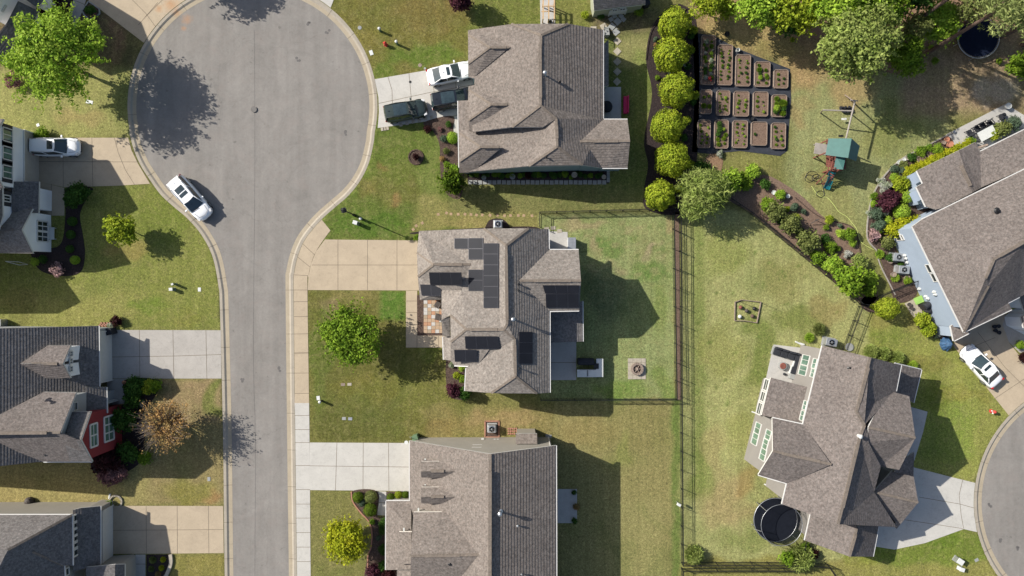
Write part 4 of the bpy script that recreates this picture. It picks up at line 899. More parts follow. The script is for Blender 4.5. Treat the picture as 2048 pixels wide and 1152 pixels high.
r3 = wing(H, [[(1773.2, 780.4, 5.8), (1818.6, 792.5, 5.6), gA, (1737, 855, 7.7)], [(1737, 855, 7.7), gA, (1798.3, 939.8, 5.6), (1761.6, 932.4, 5.3), (1737, 884.7, 7.2)]], 'roof_c', 'sid_taupe', inset=.3)
hips(r3, [((1737, 855, 7.7), gA)])
r4 = wing(H, [[(1786, 941, 3.1), (1826.5, 948.4, 3.0), (1836.3, 1004.7, 4.9), (1748, 983.9, 5.2)], [(1748, 983.9, 5.2), (1836.3, 1004.7, 4.9), (1793.4, 1057.3, 3.0), (1788.5, 1053.6, 3.1)]], 'roof_c', 'sid_taupe', inset=.3)
hips(r4, [((1748, 983.9, 5.2), (1836.3, 1004.7, 4.9))])
r5 = wing(H, [[(1790, 727, 3.7), (1842.8, 739.6, 2.7), (1827, 805.5, 2.7), (1811, 792, 3.2), (1778, 784, 3.8)]], 'roof_c', 'sid_taupe', inset=.4, gutters=[((1842.8, 739.6, 2.7), (1827, 805.5, 2.7)), ((1790, 727, 3.7), (1842.8, 739.6, 2.7))])
r5b = wing(H, [[(1798, 925, 3.5), (1828, 905, 3.0), (1826.5, 950, 3.0), (1790, 945, 3.5)]], 'roof_c', 'sid_taupe', walls=False)
r6 = wing(H, [[(1622, 1025, 2.95), (1713.8, 1052, 4.6), (1699.2, 1113.1, 4.6), (1609.8, 1080.6, 2.8)], [(1713.8, 1052, 4.6), (1757, 1052, 2.8), (1745.7, 1113, 2.7), (1699.2, 1113.1, 4.6)]], 'roof_c', 'sid_taupe', inset=.3, gutters=[((1622, 1029, 2.95), (1609.8, 1080.6, 2.8)), ((1757, 1052, 2.8), (1745.7, 1113, 2.7))])
hips(r6, [((1713.8, 1055, 4.6), (1699.2, 1113.1, 4.6))]); ridgevent(r6, (1711, 1068, 4.6), (1702, 1100, 4.6))
r7 = wing(H, [[(1542, 755.4, 2.8), (1614, 773.9, 3.7), (1597.8, 844.4, 3.7), (1523.6, 830.5, 2.8)]], 'roof_c', 'sid_taupe', inset=.35)
# screened porch bays on the left of its roof
plS = plane_at((1542, 755.4, 2.8), (1523.6, 830.5, 2.8), .12, (1600, 800, 3))
for k in range(3):
    t0, t1 = k / 3, (k + 1) / 3
    def L2(t, o): return (1531 + (1512.5 - 1531) * t + o, 760 + (826 - 760) * t)
    window(H, [L2(t0, 9), L2(t1, 9), L2(t1, 0), L2(t0, 0)], plS, 1, 2, 'glass', 'trim', .1, 'porch_screen')
plW = plane_at(a, Wn, .3, (1700, 800, 5))
for q in ([(1629, 717), (1637, 719), (1629, 737), (1622, 735)], [(1624, 737), (1632, 739), (1627, 755), (1621, 753)], [(1609, 801), (1616, 803), (1611, 820), (1605, 818)], [(1604, 821), (1611, 823), (1606, 841), (1599, 839)]):
    cx = [q[0][0], q[0][1]]
    window(H, [(q[1][0], q[1][1]), (q[2][0], q[2][1]), (q[3][0], q[3][1]), (q[0][0], q[0][1])], plW, 2, 1, 'glass_green')
for q in ([(1607, 709), (1621, 713), (1616, 731), (1602, 728)], [(1601, 730), (1616, 733), (1612, 751), (1597, 748)]):
    window(H, [(q[1][0], q[1][1]), (q[2][0], q[2][1]), (q[3][0], q[3][1]), (q[0][0], q[0][1])], plW, 2, 1, 'glass_green')
plG = plane_at((1545, 836, 5.1), (1516.7, 949.6, 5.1), .3, (1600, 900, 5))
for q in ([(1513, 847), (1524, 849), (1519, 867), (1508, 864)], [(1508, 867), (1519, 870), (1514, 888), (1502, 885)], [(1534, 861), (1544, 863), (1541, 879), (1529, 876)], [(1529, 878), (1539, 881), (1534, 898), (1524, 895)], [(1524, 899), (1534, 901), (1530, 922), (1518, 916)]):
    window(H, [(q[1][0], q[1][1]), (q[2][0], q[2][1]), (q[3][0], q[3][1]), (q[0][0], q[0][1])], plG, 2, 1, 'glass_green')
m = MB(); m.box(R(1707, 868, 7.2), (.5, .35, .5), .3); m.lathe(R(1716, 871, 7.6), [(.16, 0), (.16, .5), (.2, .52), (.05, .62)], 12); m.build('flue', M['plastic_white'], r1)
pipe(r1, 1700, 736, 6.8, .15, .1, 'black', False); pipe(r1, 1692, 924, 7.1, .2, .12, 'black', False)
for x, y in ((1599, 686), (1503, 823), (1528, 968)): 
    MB().tube([R(x, y) + Vector((0, 0, .05)), R(x + 9, y + 3) + Vector((0, 0, .12))], .07, 8).build('downspout', M['plastic_white'], H)

# --- pale blue house at the right
H = house('large pale blue sided house with a wide hip roof at the right edge', 1960, 480)
P = (1988.3, 518, 8.0); WC = (1825, 453, 4.8); SC_ = (1928, 664, 4.8)
f = [[WC, SC_, (1976.6, 571.7, 7.1), (1970.9, 557, 7.6), P], [WC, P, (2048, 483.3, 8.0), (2230, 380, 8.0), (2180, 275, 4.8), (2048, 339.5, 4.8), (1884.4, 419.2, 4.8), (1844.2, 439, 4.8)],
     [SC_, (2023.4, 618.6, 4.8), (2016.4, 605.3, 5.1), (1976.6, 571.7, 7.1)], [P, (1970.9, 557, 7.6), (1976.6, 571.7, 7.1), (2016.4, 605.3, 5.1), (2039, 593.6, 4.8), (2300, 470, 4.8), (2230, 380, 8.0), (2048, 483.3, 8.0)]]
r1 = wing(H, f, 'roof_c', 'sid_blue', inset=.3, gutters=[(WC, SC_), ((2180, 275, 4.8), (1844.2, 439, 4.8)), (SC_, (2023.4, 618.6, 4.8)), ((2016.4, 605.3, 5.1), (2039, 593.6, 4.8))])
hips(r1, [(P, (2048, 483.3, 8.0)), ((2048, 483.3, 8.0), (2230, 380, 8)), (P, (1970.9, 557, 7.6)), ((1976.6, 571.7, 7.1), SC_)], .24); ridgevent(r1, (2000, 511, 8), (2200, 396, 8), .3)
f = [[(1834, 341.7, 2.9), (1919.7, 300, 4.2), (1950.6, 284.6, 3.6)], ]
lr = [[(1834, 341.7, 3.0), (1918, 301, 4.0), (1945, 385, 4.2), (1884.4, 416, 3.6), (1872.3, 419, 3.4), (1866.3, 407.2, 3.3), (1852, 413.2, 3.0), (1833.2, 374, 3.0), (1846, 366.6, 3.2)],
      [(1918, 301, 4.0), (1950.6, 284.6, 3.4), (1960.3, 303.4, 3.5), (1962.5, 375, 3.7), (1945, 385, 4.2)],
      [(1960.3, 303.4, 3.5), (2045.3, 261.3, 3.5), (2190, 190, 3.5), (2250, 240, 4.6), (2048, 337, 4.6), (1962.5, 375, 3.7)]]
r2 = wing(H, lr, 'roof_c', 'sid_blue', inset=.3, gutters=[((1960.3, 303.4, 3.5), (2190, 190, 3.5)), ((1834, 341.7, 3.0), (1846, 366.6, 3.2)), ((1833.2, 374, 3.0), (1852, 413.2, 3.0))])
ridgevent(r2, (1922, 331, 4.1), (1941, 372, 4.2), .3)
r3 = wing(H, [[(1901.6, 652, 3.0), (1925, 640, 3.3), (1940, 665, 3.3), (1907.8, 681.5, 2.9)]], 'roof_c', 'sid_blue', inset=.25, gutters=[((1901.6, 652, 3.0), (1907.8, 681.5, 2.9)), ((1907.8, 681.5, 2.9), (1940, 665, 3.3))])
r4 = wing(H, [[(2036, 583, 3.6), (2080, 560, 3.9), (2100, 600, 3.6), (2048, 622, 3.0)], [(2042, 634, 2.6), (2070, 618, 3.2), (2100, 680, 3.2), (2048, 656, 2.7)]], 'roof_c', 'sid_white', inset=.2)
m = MB()
for x, y in ((2018, 622), (2026, 640), (2030, 657)): m.box(R(x, y) + Vector((0, 0, 1.35)), (.28, .28, 2.7))
m.build('porch_column', M['trim'], H)
plB = plane_at(WC, SC_, .3, (1960, 520, 5))
for q in ([(1789, 464), (1800, 469), (1805, 477), (1794, 481)], [(1801, 470), (1811, 476), (1807, 480), (1803, 479)], [(1852, 531), (1858, 529), (1866, 543), (1858, 545)], [(1861, 549), (1868, 547), (1876, 562), (1869, 563)]):
    window(H, [q[1], q[2], q[3], q[0]], plB, 1, 1, 'glass')
# blue bump-outs with low roofs along the garden
for (x, y) in ((1832, 356), (1834, 392)):
    m = MB(); m.box(R(x, y) + Vector((0, 0, 1.3)), (1.0, 1.0, 2.6), math.radians(27)); bo = m.build('bay', M['sid_blue'], H)
    MB().box(R(x - 1, y, 2.62), (1.06, 1.06, .05), math.radians(27)).build('bay_cap', M['sid_blue'], bo)
m = MB(); 
for i in range(7): m.bar(R(1868 + i * 3.2, 640 - 0 * i, .12), R(1866.5 + i * 3.2 + 1, 664, .12), .05)
for i in range(4): m.bar(R(1867, 641 + i * 7.5, .14), R(1893, 644 + i * 7.5, .14), .05)
tag(m.build('garden_grate', M['black']), 'black metal trellis grid leaning by the pale blue wall', 'trellis')
pipe(r1, 1995, 421, 6.4, .12, .12, 'black', False); MB().box(R(2001, 434.5, 6.3), (.45, .3, .12), .3).build('roof_vent', M['plastic_white'], r1)
for x, y, z in ((1811, 510, 1.2), (1813, 516, 1.5), (1810, 521, .9), (1815, 524, 1.0), (1840, 577, .8), (1853, 592, 1.2), (1857, 596, 1.0), (1870, 583, 2.0), (1872, 588, 2.0)):
    p = on_plane(x, y, plB); MB().box(p + plB[1] * .1, (.18, .24, .32), math.radians(-26)).build('meter_box', M['plastic_white'], H)

# --- red gabled house at the left
H = house('dark roofed house with barn red gable and white trimmed dormer on the left', 90, 800)
N0 = (-120, 656.7, 9.6); N1 = (197, 651.8, 2.7); SEm = (198.6, 773.3, 2.7)
def ez(x): return 2.7 + (198 - x) * .0205
f = [[(-160, 660, ez(-160)), (0, 656.7, ez(0)), N1, SEm, (169, 775, ez(169)), (152, 785.2, ez(152)), (86.8, 784.3, ez(87)), (0, 845, ez(0)), (-160, 930, ez(-160))]]
r1 = wing(H, [[(-160, 658, ez(-160)), (0, 656.7, ez(0)), N1, SEm, (169, 775, ez(169)), (120, 925, ez(120)), (74.7, 924, ez(74.7)), (0, 932, ez(0)), (-160, 934, ez(-160))], [(-160, 658, ez(-160)), (-160, 934, ez(-160)), (-420, 934, 3), (-420, 658, 3)]], 'roof_d', 'sid_grey', inset=.3, gutters=[(N1, SEm)])
g1 = (120.7, 865, 7.7)
r2 = wing(H, [[(86.8, 784.3, 5.5), (152, 785.2, 5.5), g1, (-60, 867, 7.8), (-40, 850, 7.4)], [(-60, 867, 7.8), g1, (128.5, 881.6, 7.0), (161.5, 880.7, 7.0), (184, 923.2, 5.45), (86.8, 923.2, 5.3), (-40, 874, 7.2)]], 'roof_c', 'sid_grey', inset=.3, gutters=[((184, 923.2, 5.0), (86.8, 923.2, 5.1))])
hips(r2, [((-60, 867, 7.8), g1)]); ridgevent(r2, (-40, 866.5, 8.0), (94, 865.5, 7.95), .28)
# forward red gable
r3 = wing(H, [[(144, 824.3, 5.6), (181.4, 823.4, 5.5), (161.5, 880.7, 7.03), (128.5, 881.6, 7.03)], [(128.5, 881.6, 7.03), (161.5, 880.7, 7.03), (184, 923.2, 5.5), (140, 923.2, 5.5)]], 'roof_d', 'sid_red', inset=.25)
r4 = wing(H, [[(40.3, 727.5, 6.05), (95.8, 691, 5.25), (141, 691, 5.2), (125.7, 727.5, 6.1)], [(40.3, 727.5, 6.35), (125.7, 727.5, 6.1), (141, 756, 5.2), (93, 756.7, 5.35)]], 'roof_c', 'sid_white', inset=.14)
ridgevent(r4, (64, 727.5, 6.1), (115, 727.5, 6.12), .26)
plD = plane_at((141, 691, 5.2), (141, 756, 5.2), .14, (100, 727, 5))
for y in (707, 722, 737.5): window(H, [(144, y - 4), (144, y + 5), (138.5, y + 5), (138.5, y - 4)], plD, 2, 2, 'glass', 'trim', .07)
# low roof pieces over the entry
r5 = wing(H, [[(169, 774.7, 3.5), (212.5, 774.7, 2.6), (213.5, 826, 2.6), (203, 824, 2.8), (169, 822.5, 3.5)]], 'roof_d', 'sid_grey', inset=.7, gutters=[((212.5, 774.7, 2.6), (213.5, 826, 2.6))])
plR = plane_at((181.4, 823.4, 5.5), (184, 923.2, 5.5), .25, (140, 870, 5))
window(H, [(195, 845), (193, 891), (179.5, 894), (180, 850)], plR, 2, 2, 'glass_green', 'trim', .16)
plR2 = (plR[0], plR[1])
window(H, [(226.5, 830), (226.5, 878), (208, 885), (208, 835)], plR2, 3, 2, 'glass_green', 'trim', .16)
plT = plane_at((152, 785.2, 5.5), (152, 860, 5.5), .3, (100, 840, 5))
window(H, [(154, 804), (154, 818), (147, 821), (147, 807)], plT, 1, 2, 'glass')
plGr = plane_at(N1, SEm, .3, (100, 700, 3))
door(H, [(198, 664), (198, 764), (214, 762), (214, 666)], plGr, 'garage')
pipe(r2, 91, 908.5, 5.8, .15, .1, 'black', False); pipe(r1, -20, 776, 8.6, .5, .1)
hv = MB(); pr = plane_at((184, 923.2, 5.0), (86.8, 923.2, 5.1), .3, (130, 860, 5))

# --- white house at the left
H = house('white two storey house with dark shutters at the left edge', 10, 360)
r1 = wing(H, [[(6.5, 238, 5.3), (-28.7, 306, 7.5), (-200, 306, 7.6), (-200, 238, 5.3)], [(-28.7, 306, 7.5), (6.5, 376, 5.3), (-200, 376, 5.3), (-200, 306, 7.6)]], 'roof_d', 'sid_white', inset=.3)
r1b = wing(H, [[(4, 376, 5.1), (-45, 429, 7.5), (-200, 429, 7.6), (-200, 376, 5.3)], [(-45, 429, 7.5), (-10, 480, 5.1), (-200, 480, 5.2), (-200, 429, 7.6)], [(4, 376, 5.1), (5, 432, 5.1), (-10, 480, 5.1), (-45, 429, 7.5)]], 'roof_d', 'sid_white', inset=.3)
r1c = wing(H, [[(-110, 478, 5.5), (-134, 521, 7.0), (-260, 521, 7.0), (-260, 478, 5.5)], [(-134, 521, 7.0), (-110, 566, 5.4), (-260, 566, 5.5), (-260, 521, 7.0)]], 'roof_d', 'sid_white', inset=.3)
r2 = wing(H, [[(-40, 415, 3.2), (64.7, 417.5, 3.15), (42.8, 459.4, 4.64), (-60, 460, 4.75)], [(-60, 460, 4.75), (42.8, 459.4, 4.64), (65.6, 506.8, 3.15), (-60, 505, 3.15)]], 'roof_a', 'sid_white', inset=.3)
ridgevent(r2, (-20, 460, 4.75), (26, 459.6, 4.75), .26)
r3 = wing(H, [[(24, 363.5, 3.6), (77.6, 363, 2.7), (76.5, 426, 2.7), (24, 424, 3.6)]], 'roof_d', 'sid_white', inset=.5)
pl = plane_at((6.5, 238, 5.3), (6.5, 376, 5.3), .3, (-60, 306, 5))
for y in (270.3, 307, 344.5):
    fo = window(H, [(23.5, y - 10.5), (24, y + 10.5), (4.5, y + 10), (4.5, y - 11)], pl, 2, 1, 'glass_green', 'trim', .1)
    for s in (-1, 1):
        yy = y + s * 15.5; q = [on_plane(x_, y_, pl) for x_, y_ in ((23, yy - 4), (24.5, yy + 4), (4.5, yy + 4), (4, yy - 4))]
        e = MB(); c0 = sum(q, Vector()) / 4; zz = [v.z for v in q]; yyv = [v.y for v in q]
        e.box((pl[0].x + .03, c0.y, c0.z), (.05, (max(yyv) - min(yyv)) * .85, max(zz) - min(zz))); e.build('shutter', M['shutter'], H)
pl2 = plane_at((4, 376, 5.1), (5, 432, 5.1), .3, (-60, 400, 5))
window(H, [(20, 392), (20, 403), (6, 402), (6, 391)], pl2, 2, 1, 'glass', 'trim', .1)
for y0 in (386.5, 408): 
    q = on_plane(13, y0, pl2); MB().box(q + pl2[1] * .03, (.05, .42, 1.1)).build('shutter', M['shutter'], H)
pl3 = plane_at((64.7, 417.5, 3.15), (65.6, 506.8, 3.15), .3, (20, 460, 4))
window(H, [(95, 444), (95, 461.5), (73.5, 460.5), (73.5, 444)], pl3, 2, 2, 'glass', 'trim', .12); window(H, [(95, 465), (95, 483), (73.5, 482), (73.5, 465)], pl3, 2, 2, 'glass', 'trim', .12)
door(H, [(47, 268), (47, 362), (71, 362), (71, 268)], pl, 'garage_tan')

# --- white house in the top left corner (rotated)
H = house('white house with dark porch roof behind the big bright tree in the top left corner', 10, 0)
pk = (-56, -56, 9.0); r1 = wing(H, [[(-49, 26, 6.6), pk, (-240, -170, 9.0), (-225, -75, 6.6)], [pk, (19, -91, 6.6), (-160, -200, 6.6), (-240, -170, 9.0)]], 'roof_d', 'sid_white', inset=.3)
r2 = wing(H, [[(36, 2, 3.7), (77, 22, 2.7), (62, 60, 2.7), (8, 128, 2.7), (-30, 100, 3.7), (14, 45, 3.7)]], 'roof_d', 'sid_white', inset=.6, gutters=[((62, 60, 2.7), (8, 128, 2.7))])
r3 = wing(H, [[(60, -34, 3.2), (90, -6, 3.1), (76, 16, 3.1), (44, -6, 3.2)]], 'roof_d', 'sid_white', inset=.1)
pl = plane_at((-49, 26, 6.6), (19, -91, 6.6), .3, (-200, -100, 7))
window(H, [(2, 10), (21, 16), (12, 27), (-6, 16)], pl, 2, 2, 'glass', 'trim', .08)
# --- bottom left house
H = house('dark roofed house with beige north wall at the bottom left corner', 60, 1090)
Hx = (16, 1099.5, 8.2); NE = (144, 1030, 4.9)
r1 = wing(H, [[(-150, 1030, 4.9), NE, Hx, (-150, 1100, 8.4)], [NE, (145, 1131, 4.9), (128, 1131, 5.3), (65, 1104, 6.9), Hx], [Hx, (65, 1104, 6.9), (128, 1131, 5.0), (131, 1200, 5.0), (-60, 1250, 9), (-150, 1250, 9), (-150, 1100, 8.4)]], 'roof_d', 'sid_beige', inset=.3, gutters=[((-150, 1030, 4.9), NE), (NE, (145, 1131, 4.9)), ((128, 1131, 5.0), (131, 1200, 5.0))])
hips(r1, [(NE, Hx), ((65, 1104, 6.9), (128, 1131, 5.2))])
r2 = wing(H, [[(160, 1016.5, 3.7), (200.4, 1012.5, 2.65), (200.4, 1129.4, 2.65), (146, 1143, 3.9), (146, 1020, 4.0)]], 'roof_d', 'sid_beige', inset=.3, gutters=[((200.4, 1012.5, 2.65), (200.4, 1129.4, 2.65))])
r3 = wing(H, [[(172, 1135, 3.6), (230, 1129.5, 3.4), (230, 1220, 3.4), (172, 1220, 3.6)], [(230, 1129.5, 3.4), (249, 1129, 2.6), (249, 1220, 2.6), (230, 1220, 3.4)]], 'roof_d', 'sid_beige', inset=.3)
pl = plane_at(NE, (145, 1131, 4.9), .3, (60, 1100, 5))
for y in (1037, 1050, 1063.5, 1077, 1090, 1103): window(H, [(155.5, y - 5.3), (155.5, y + 5.3), (146, y + 5.3), (146, y - 5.3)], pl, 1, 1, 'glass', 'trim', .12)
window(H, [(137, 1137), (137, 1148), (130, 1148), (130, 1138)], plane_at((128, 1131, 5.0), (131, 1200, 5.0), .3, (0, 1150, 5)), 1, 1, 'glass', 'trim', .12)
door(H, [(204, 1022), (204, 1120), (218, 1119), (218, 1022)], plane_at((200.4, 1012.5, 2.65), (200.4, 1129.4, 2.65), .3, (100, 1070, 3)), 'garage')
for x, s in ((109, .35), (130, .45), (137, .3)): MB().box(R(x, 1008) + Vector((0, .0, .8)), (s, .2, s)).build('meter_box', M['plastic_white'], H)

# --- garden shed at the top
H = house('grey roofed garden shed with double white doors at the top', 1235, 10, 'shed', 'garden_shed')
r1 = wing(H, [[(1182, -50, 2.2), (1284, -66, 2.2), (1290, -22, 3.3), (1186, -10, 3.3)], [(1186, -10, 3.3), (1290, -22, 3.3), (1291, 8, 2.2), (1188, 20.5, 2.2)]], 'roof_d', 'sid_olive', inset=.15)
e = R(1291, 8) - R(1188, 20.5); e.z = 0; e.normalize(); n = Vector((e.y, -e.x, 0))
plH = plane_at((1188, 20.5, 2.2), (1291, 8, 2.2), .15, (1236, -10, 2))
dd = door(H, [(1220, 22), (1253, 18), (1250, 26), (1218, 30)], plH, 'trim', 1, 'shed_door')
window(H, [(1225, 18.5), (1235, 17.5), (1234, 22), (1225, 23)], (plH[0] + plH[1] * .05, plH[1]), 2, 1); window(H, [(1240, 16.5), (1251, 15), (1250, 20), (1240, 21)], (plH[0] + plH[1] * .05, plH[1]), 2, 1)
# ------------------------------------------------------------ foliage
def leaf_mesh(name, P, Nrm, size, mat, rng, asp=1.5, droop=0.6):
    """quads with random orientation around given normals; P (n,3)"""
    n = len(P); u = rng.normal(size=(n, 3)); nn = Nrm + rng.normal(size=(n, 3)) * droop
    nn /= np.linalg.norm(nn, axis=1)[:, None] + 1e-9
    u -= nn * (u * nn).sum(1)[:, None]; u /= np.linalg.norm(u, axis=1)[:, None] + 1e-9
    v = np.cross(nn, u); s = size * rng.uniform(0.6, 1.35, (n, 1))
    a = u * s * asp / 2; b = v * s / 2
    V = np.stack([P - a, P - b * 0.9, P + a, P + b * 0.9], 1).reshape(-1, 3)
    me = bpy.data.meshes.new(name); me.vertices.add(4 * n); me.vertices.foreach_set('co', V.astype(np.float32).ravel())
    me.loops.add(4 * n); me.loops.foreach_set('vertex_index', np.arange(4 * n, dtype=np.int32))
    me.polygons.add(n); me.polygons.foreach_set('loop_start', np.arange(0, 4 * n, 4, dtype=np.int32)); me.polygons.foreach_set('loop_total', np.full(n, 4, dtype=np.int32))
    me.materials.append(mat); me.update(calc_edges=True); return me
def crown_points(n, r, rz, rng, lobes=26, lr=0.30, fill=0.35, rough=0.12):
    d = rng.normal(size=(lobes, 3)); d /= np.linalg.norm(d, axis=1)[:, None]; d[:, 2] = np.abs(d[:, 2]) * 0.9 - 0.15 * rng.random(lobes)
    rad = rng.uniform(0.5, 0.92, (lobes, 1)); C = d * rad; LR = lr * rng.uniform(0.55, 1.4, lobes)
    w = LR ** 2; idx = rng.choice(lobes, n, p=w / w.sum()); q = rng.normal(size=(n, 3)); q /= np.linalg.norm(q, axis=1)[:, None]
    rr = LR[idx][:, None] * rng.uniform(0.75, 1.08, (n, 1)) * (1 + rough * rng.normal(size=(n, 1)))
    P = C[idx] + q * rr; N = q * 0.6 + np.array([0, 0, 0.6])
    m = rng.random(n) < fill; k = m.sum(); qq = rng.normal(size=(k, 3)); qq /= np.linalg.norm(qq, axis=1)[:, None]
    P[m] = qq * rng.uniform(0.3, 0.8, (k, 1)) ** 0.6 * 0.9; N[m] = qq + np.array([0, 0, .5])
    s = rng.random(n) < .15; k = int(s.sum()); ns = lobes * 3; sd = rng.normal(size=(ns, 3)); sd /= np.linalg.norm(sd, axis=1)[:, None]; sd[:, 2] = np.abs(sd[:, 2]) * .8 - .1; si = rng.integers(0, ns, k)
    P[s] = sd[si] * rng.uniform(.75, 1.22, (k, 1)) + rng.normal(size=(k, 3)) * .025; N[s] = sd[si]
    P[:, :2] *= r; P[:, 2] *= rz; return P, N
def new_obj(name, me, parent=None, loc=(0, 0, 0)):
    o = bpy.data.objects.new(name, me); COL.objects.link(o); o.location = loc
    if parent is not None: o.parent = parent
    return o
def limbs(base_h, top, r, rng, n=7, tr=0.14):
    m = MB(); z0 = base_h
    m.tube([(0, 0, -.1), (rng.uniform(-.05, .05), rng.uniform(-.05, .05), z0 * .5), (0, 0, z0), (0, 0, top * .8)], [tr * 1.35, tr, tr * .8, tr * .3], 8)
    for i in range(n):
        a = 2 * math.pi * i / n + rng.uniform(-.3, .3); e = rng.uniform(.55, .85)
        h0 = z0 * rng.uniform(.8, 1.1); p = Vector((math.cos(a) * r * e, math.sin(a) * r * e, z0 + (top - z0) * rng.uniform(.35, .8)))
        q = Vector((p.x * .4, p.y * .4, h0 + (p.z - h0) * .55)); m.tube([(0, 0, h0), q, p], [tr * .5, tr * .32, tr * .08], 6)
        for j in range(3):
            b = a + rng.uniform(-.7, .7); m.tube([q, q + Vector((math.cos(b) * r * .4, math.sin(b) * r * .4, r * rng.uniform(.1, .4)))], [tr * .2, tr * .04], 5)
    return m
def tree(px, py, hc, r, rz, mat, label, cat='tree', n=7000, leaf=0.2, lobes=26, lr=.3, group=None, name='tree', trunk='bark', droop=.6, asp=1.5, fill=.35, seed=None):
    """px,py: where the crown's middle (at height hc) stands in plan"""
    rng = np.random.default_rng(seed or int(px * 7 + py)); c = R(px, py, hc)
    o = empty(name, (c.x, c.y, 0), label, cat, group)
    P, N = crown_points(n, r, rz, rng, lobes, lr, fill); P[:, 2] = np.maximum(P[:, 2] + hc, 0.25)
    new_obj('crown', leaf_mesh('crown', P, N, leaf, M[mat], rng, asp, droop), o)
    m = limbs(max(hc - rz * .75, .4), hc + rz * .5, r, rng, tr=max(.05, r * .045)); m.v = [(x + c.x, y + c.y, z) for x, y, z in m.v]
    m.build('trunk', M[trunk], o); return o
tree(106, 114, 5.2, 4.6, 3.2, 'leaf_bright', 'biggest bright green tree beside the turning circle, top left', n=17000, leaf=.18, lobes=22, lr=.27, fill=.14)
tree(701, 668, 3.3, 3.05, 2.1, 'leaf_mid', 'round green tree in the front lawn of the solar house', n=11000, leaf=.16, lobes=22, lr=.28, fill=.2)
tree(243, 459, 2.2, 1.55, 1.35, 'leaf_lime', 'small yellow green tree casting a shadow on the left lawn', n=3300, leaf=.17, lobes=18, lr=.3)
tree(692, 1078, 2.4, 2.15, 1.8, 'leaf_yellow', 'golden yellow tree by the curved pink brick edging', n=8500, leaf=.15, lobes=34, lr=.26)
tree(1400, 389, 2.4, 2.3, 2.0, 'leaf_pale', 'wispy pale green willow like tree at the fence corner', n=6000, leaf=.10, asp=6, lobes=20, lr=.42, droop=.9, name='weeping_tree')
# autumn tree: bare grey twigs with orange leaves
def twig_tree(px, py, hc, r, label, mat, cat='tree', n=420, leaves=2400, name='tree'):
    rng = np.random.default_rng(5); c = R(px, py, hc); o = empty(name, (c.x, c.y, 0), label, cat); m = limbs(.7, hc + .6, r * .8, rng, 10, .11)
    tips = []
    for i in range(n):
        a = rng.uniform(0, 2 * math.pi); t = rng.uniform(.15, 1.0); st = Vector((math.cos(a) * r * t * .4, math.sin(a) * r * t * .4, hc - .8 + rng.uniform(-.3, .9)))
        b = a + rng.normal() * .35; L = r * rng.uniform(.45, .75) * t + .3; en = st + Vector((math.cos(b) * L, math.sin(b) * L, rng.uniform(.1, 1.3)))
        m.tube([st, (st + en) / 2 + Vector(rng.normal(size=3) * .06), en], [.022, .016, .007], 3, cap=False); tips.append((st, en))
    m.v = [(x + c.x, y + c.y, z) for x, y, z in m.v]; m.build('trunk', M['bark_pale'], o)
    P = []
    for i in range(leaves):
        s, e = tips[rng.integers(len(tips))]; t = rng.uniform(.3, 1.05); p = s.lerp(e, t) + Vector(rng.normal(size=3) * .11)
        if e.x + e.y * .25 < -r * .35 and rng.random() < .8: continue
        P.append(p)
    P = np.array([tuple(p) for p in P]); new_obj('crown', leaf_mesh('crown', P, np.tile([0, 0, 1.0], (len(P), 1)), .13, M[mat], rng, 1.4, .8), o)
twig_tree(323, 853, 3.1, 2.75, 'half bare autumn coloured tree with grey twigs on the left verge', 'leaf_orange', n=520, leaves=5200)

# shrub prototypes, copied with their own size and place; leaf data is shared per kind
PROTO = {}
def shrub_mesh(mat, style):
    k = (mat, style)
    if k not in PROTO:
        rng = np.random.default_rng(len(PROTO) + 11)
        if style == 'ball':
            n = 2600; q = rng.normal(size=(n, 3)); q /= np.linalg.norm(q, axis=1)[:, None]; bump = 1 + .07 * np.sin(q[:, :1] * 9 + 1) * np.sin(q[:, 1:2] * 8) + .05 * rng.normal(size=(n, 1))
            P = q * bump * rng.uniform(.86, 1.0, (n, 1)); P[:, 2] = P[:, 2] * .95 + 0.95; me = leaf_mesh('foliage', P, q * 1.3, .105, M[mat], rng, 1.3, .45)
        elif style == 'spike':
            n = 1300; q = rng.normal(size=(n, 3)); q /= np.linalg.norm(q, axis=1)[:, None]; q[:, 2] = np.abs(q[:, 2]); rr = rng.uniform(.35, 1.05, (n, 1)); P = q * rr; P[:, 2] += .1
            me = leaf_mesh('foliage', P, np.cross(q, rng.normal(size=(n, 3))), .07, M[mat], rng, 6, .25)
        elif style == 'flower':
            P, N = crown_points(1100, 1, .8, rng, 14, .34, .3); P[:, 2] = np.maximum(P[:, 2] + .7, .05); me = leaf_mesh('foliage', P, N, .2, M[mat], rng, 1.1, .5)
        else:
            P, N = crown_points(1900, 1, .85, rng, 20, .30, .35); P[:, 2] = np.maximum(P[:, 2] + .75, .04); me = leaf_mesh('foliage', P, N, .14, M[mat], rng, 1.5, .6)
        PROTO[k] = me
    return PROTO[k]
def shrub(px, py, rp, mat, label, style='bush', zs=1.0, group=None, name='shrub', cat='shrub', ry=None, rot=None):
    r = rp / 19.5; h = r * zs * .8; c = R(px, py, h)
    o = new_obj(name, shrub_mesh('leaf_' + mat, style), None, (c.x, c.y, 0)); o.scale = (r, (ry / 19.5 if ry else r), r * zs)
    o.rotation_euler = (0, 0, rot if rot is not None else (px * 1.3 + py) % 6.28)
    return tag(o, label, cat, group)
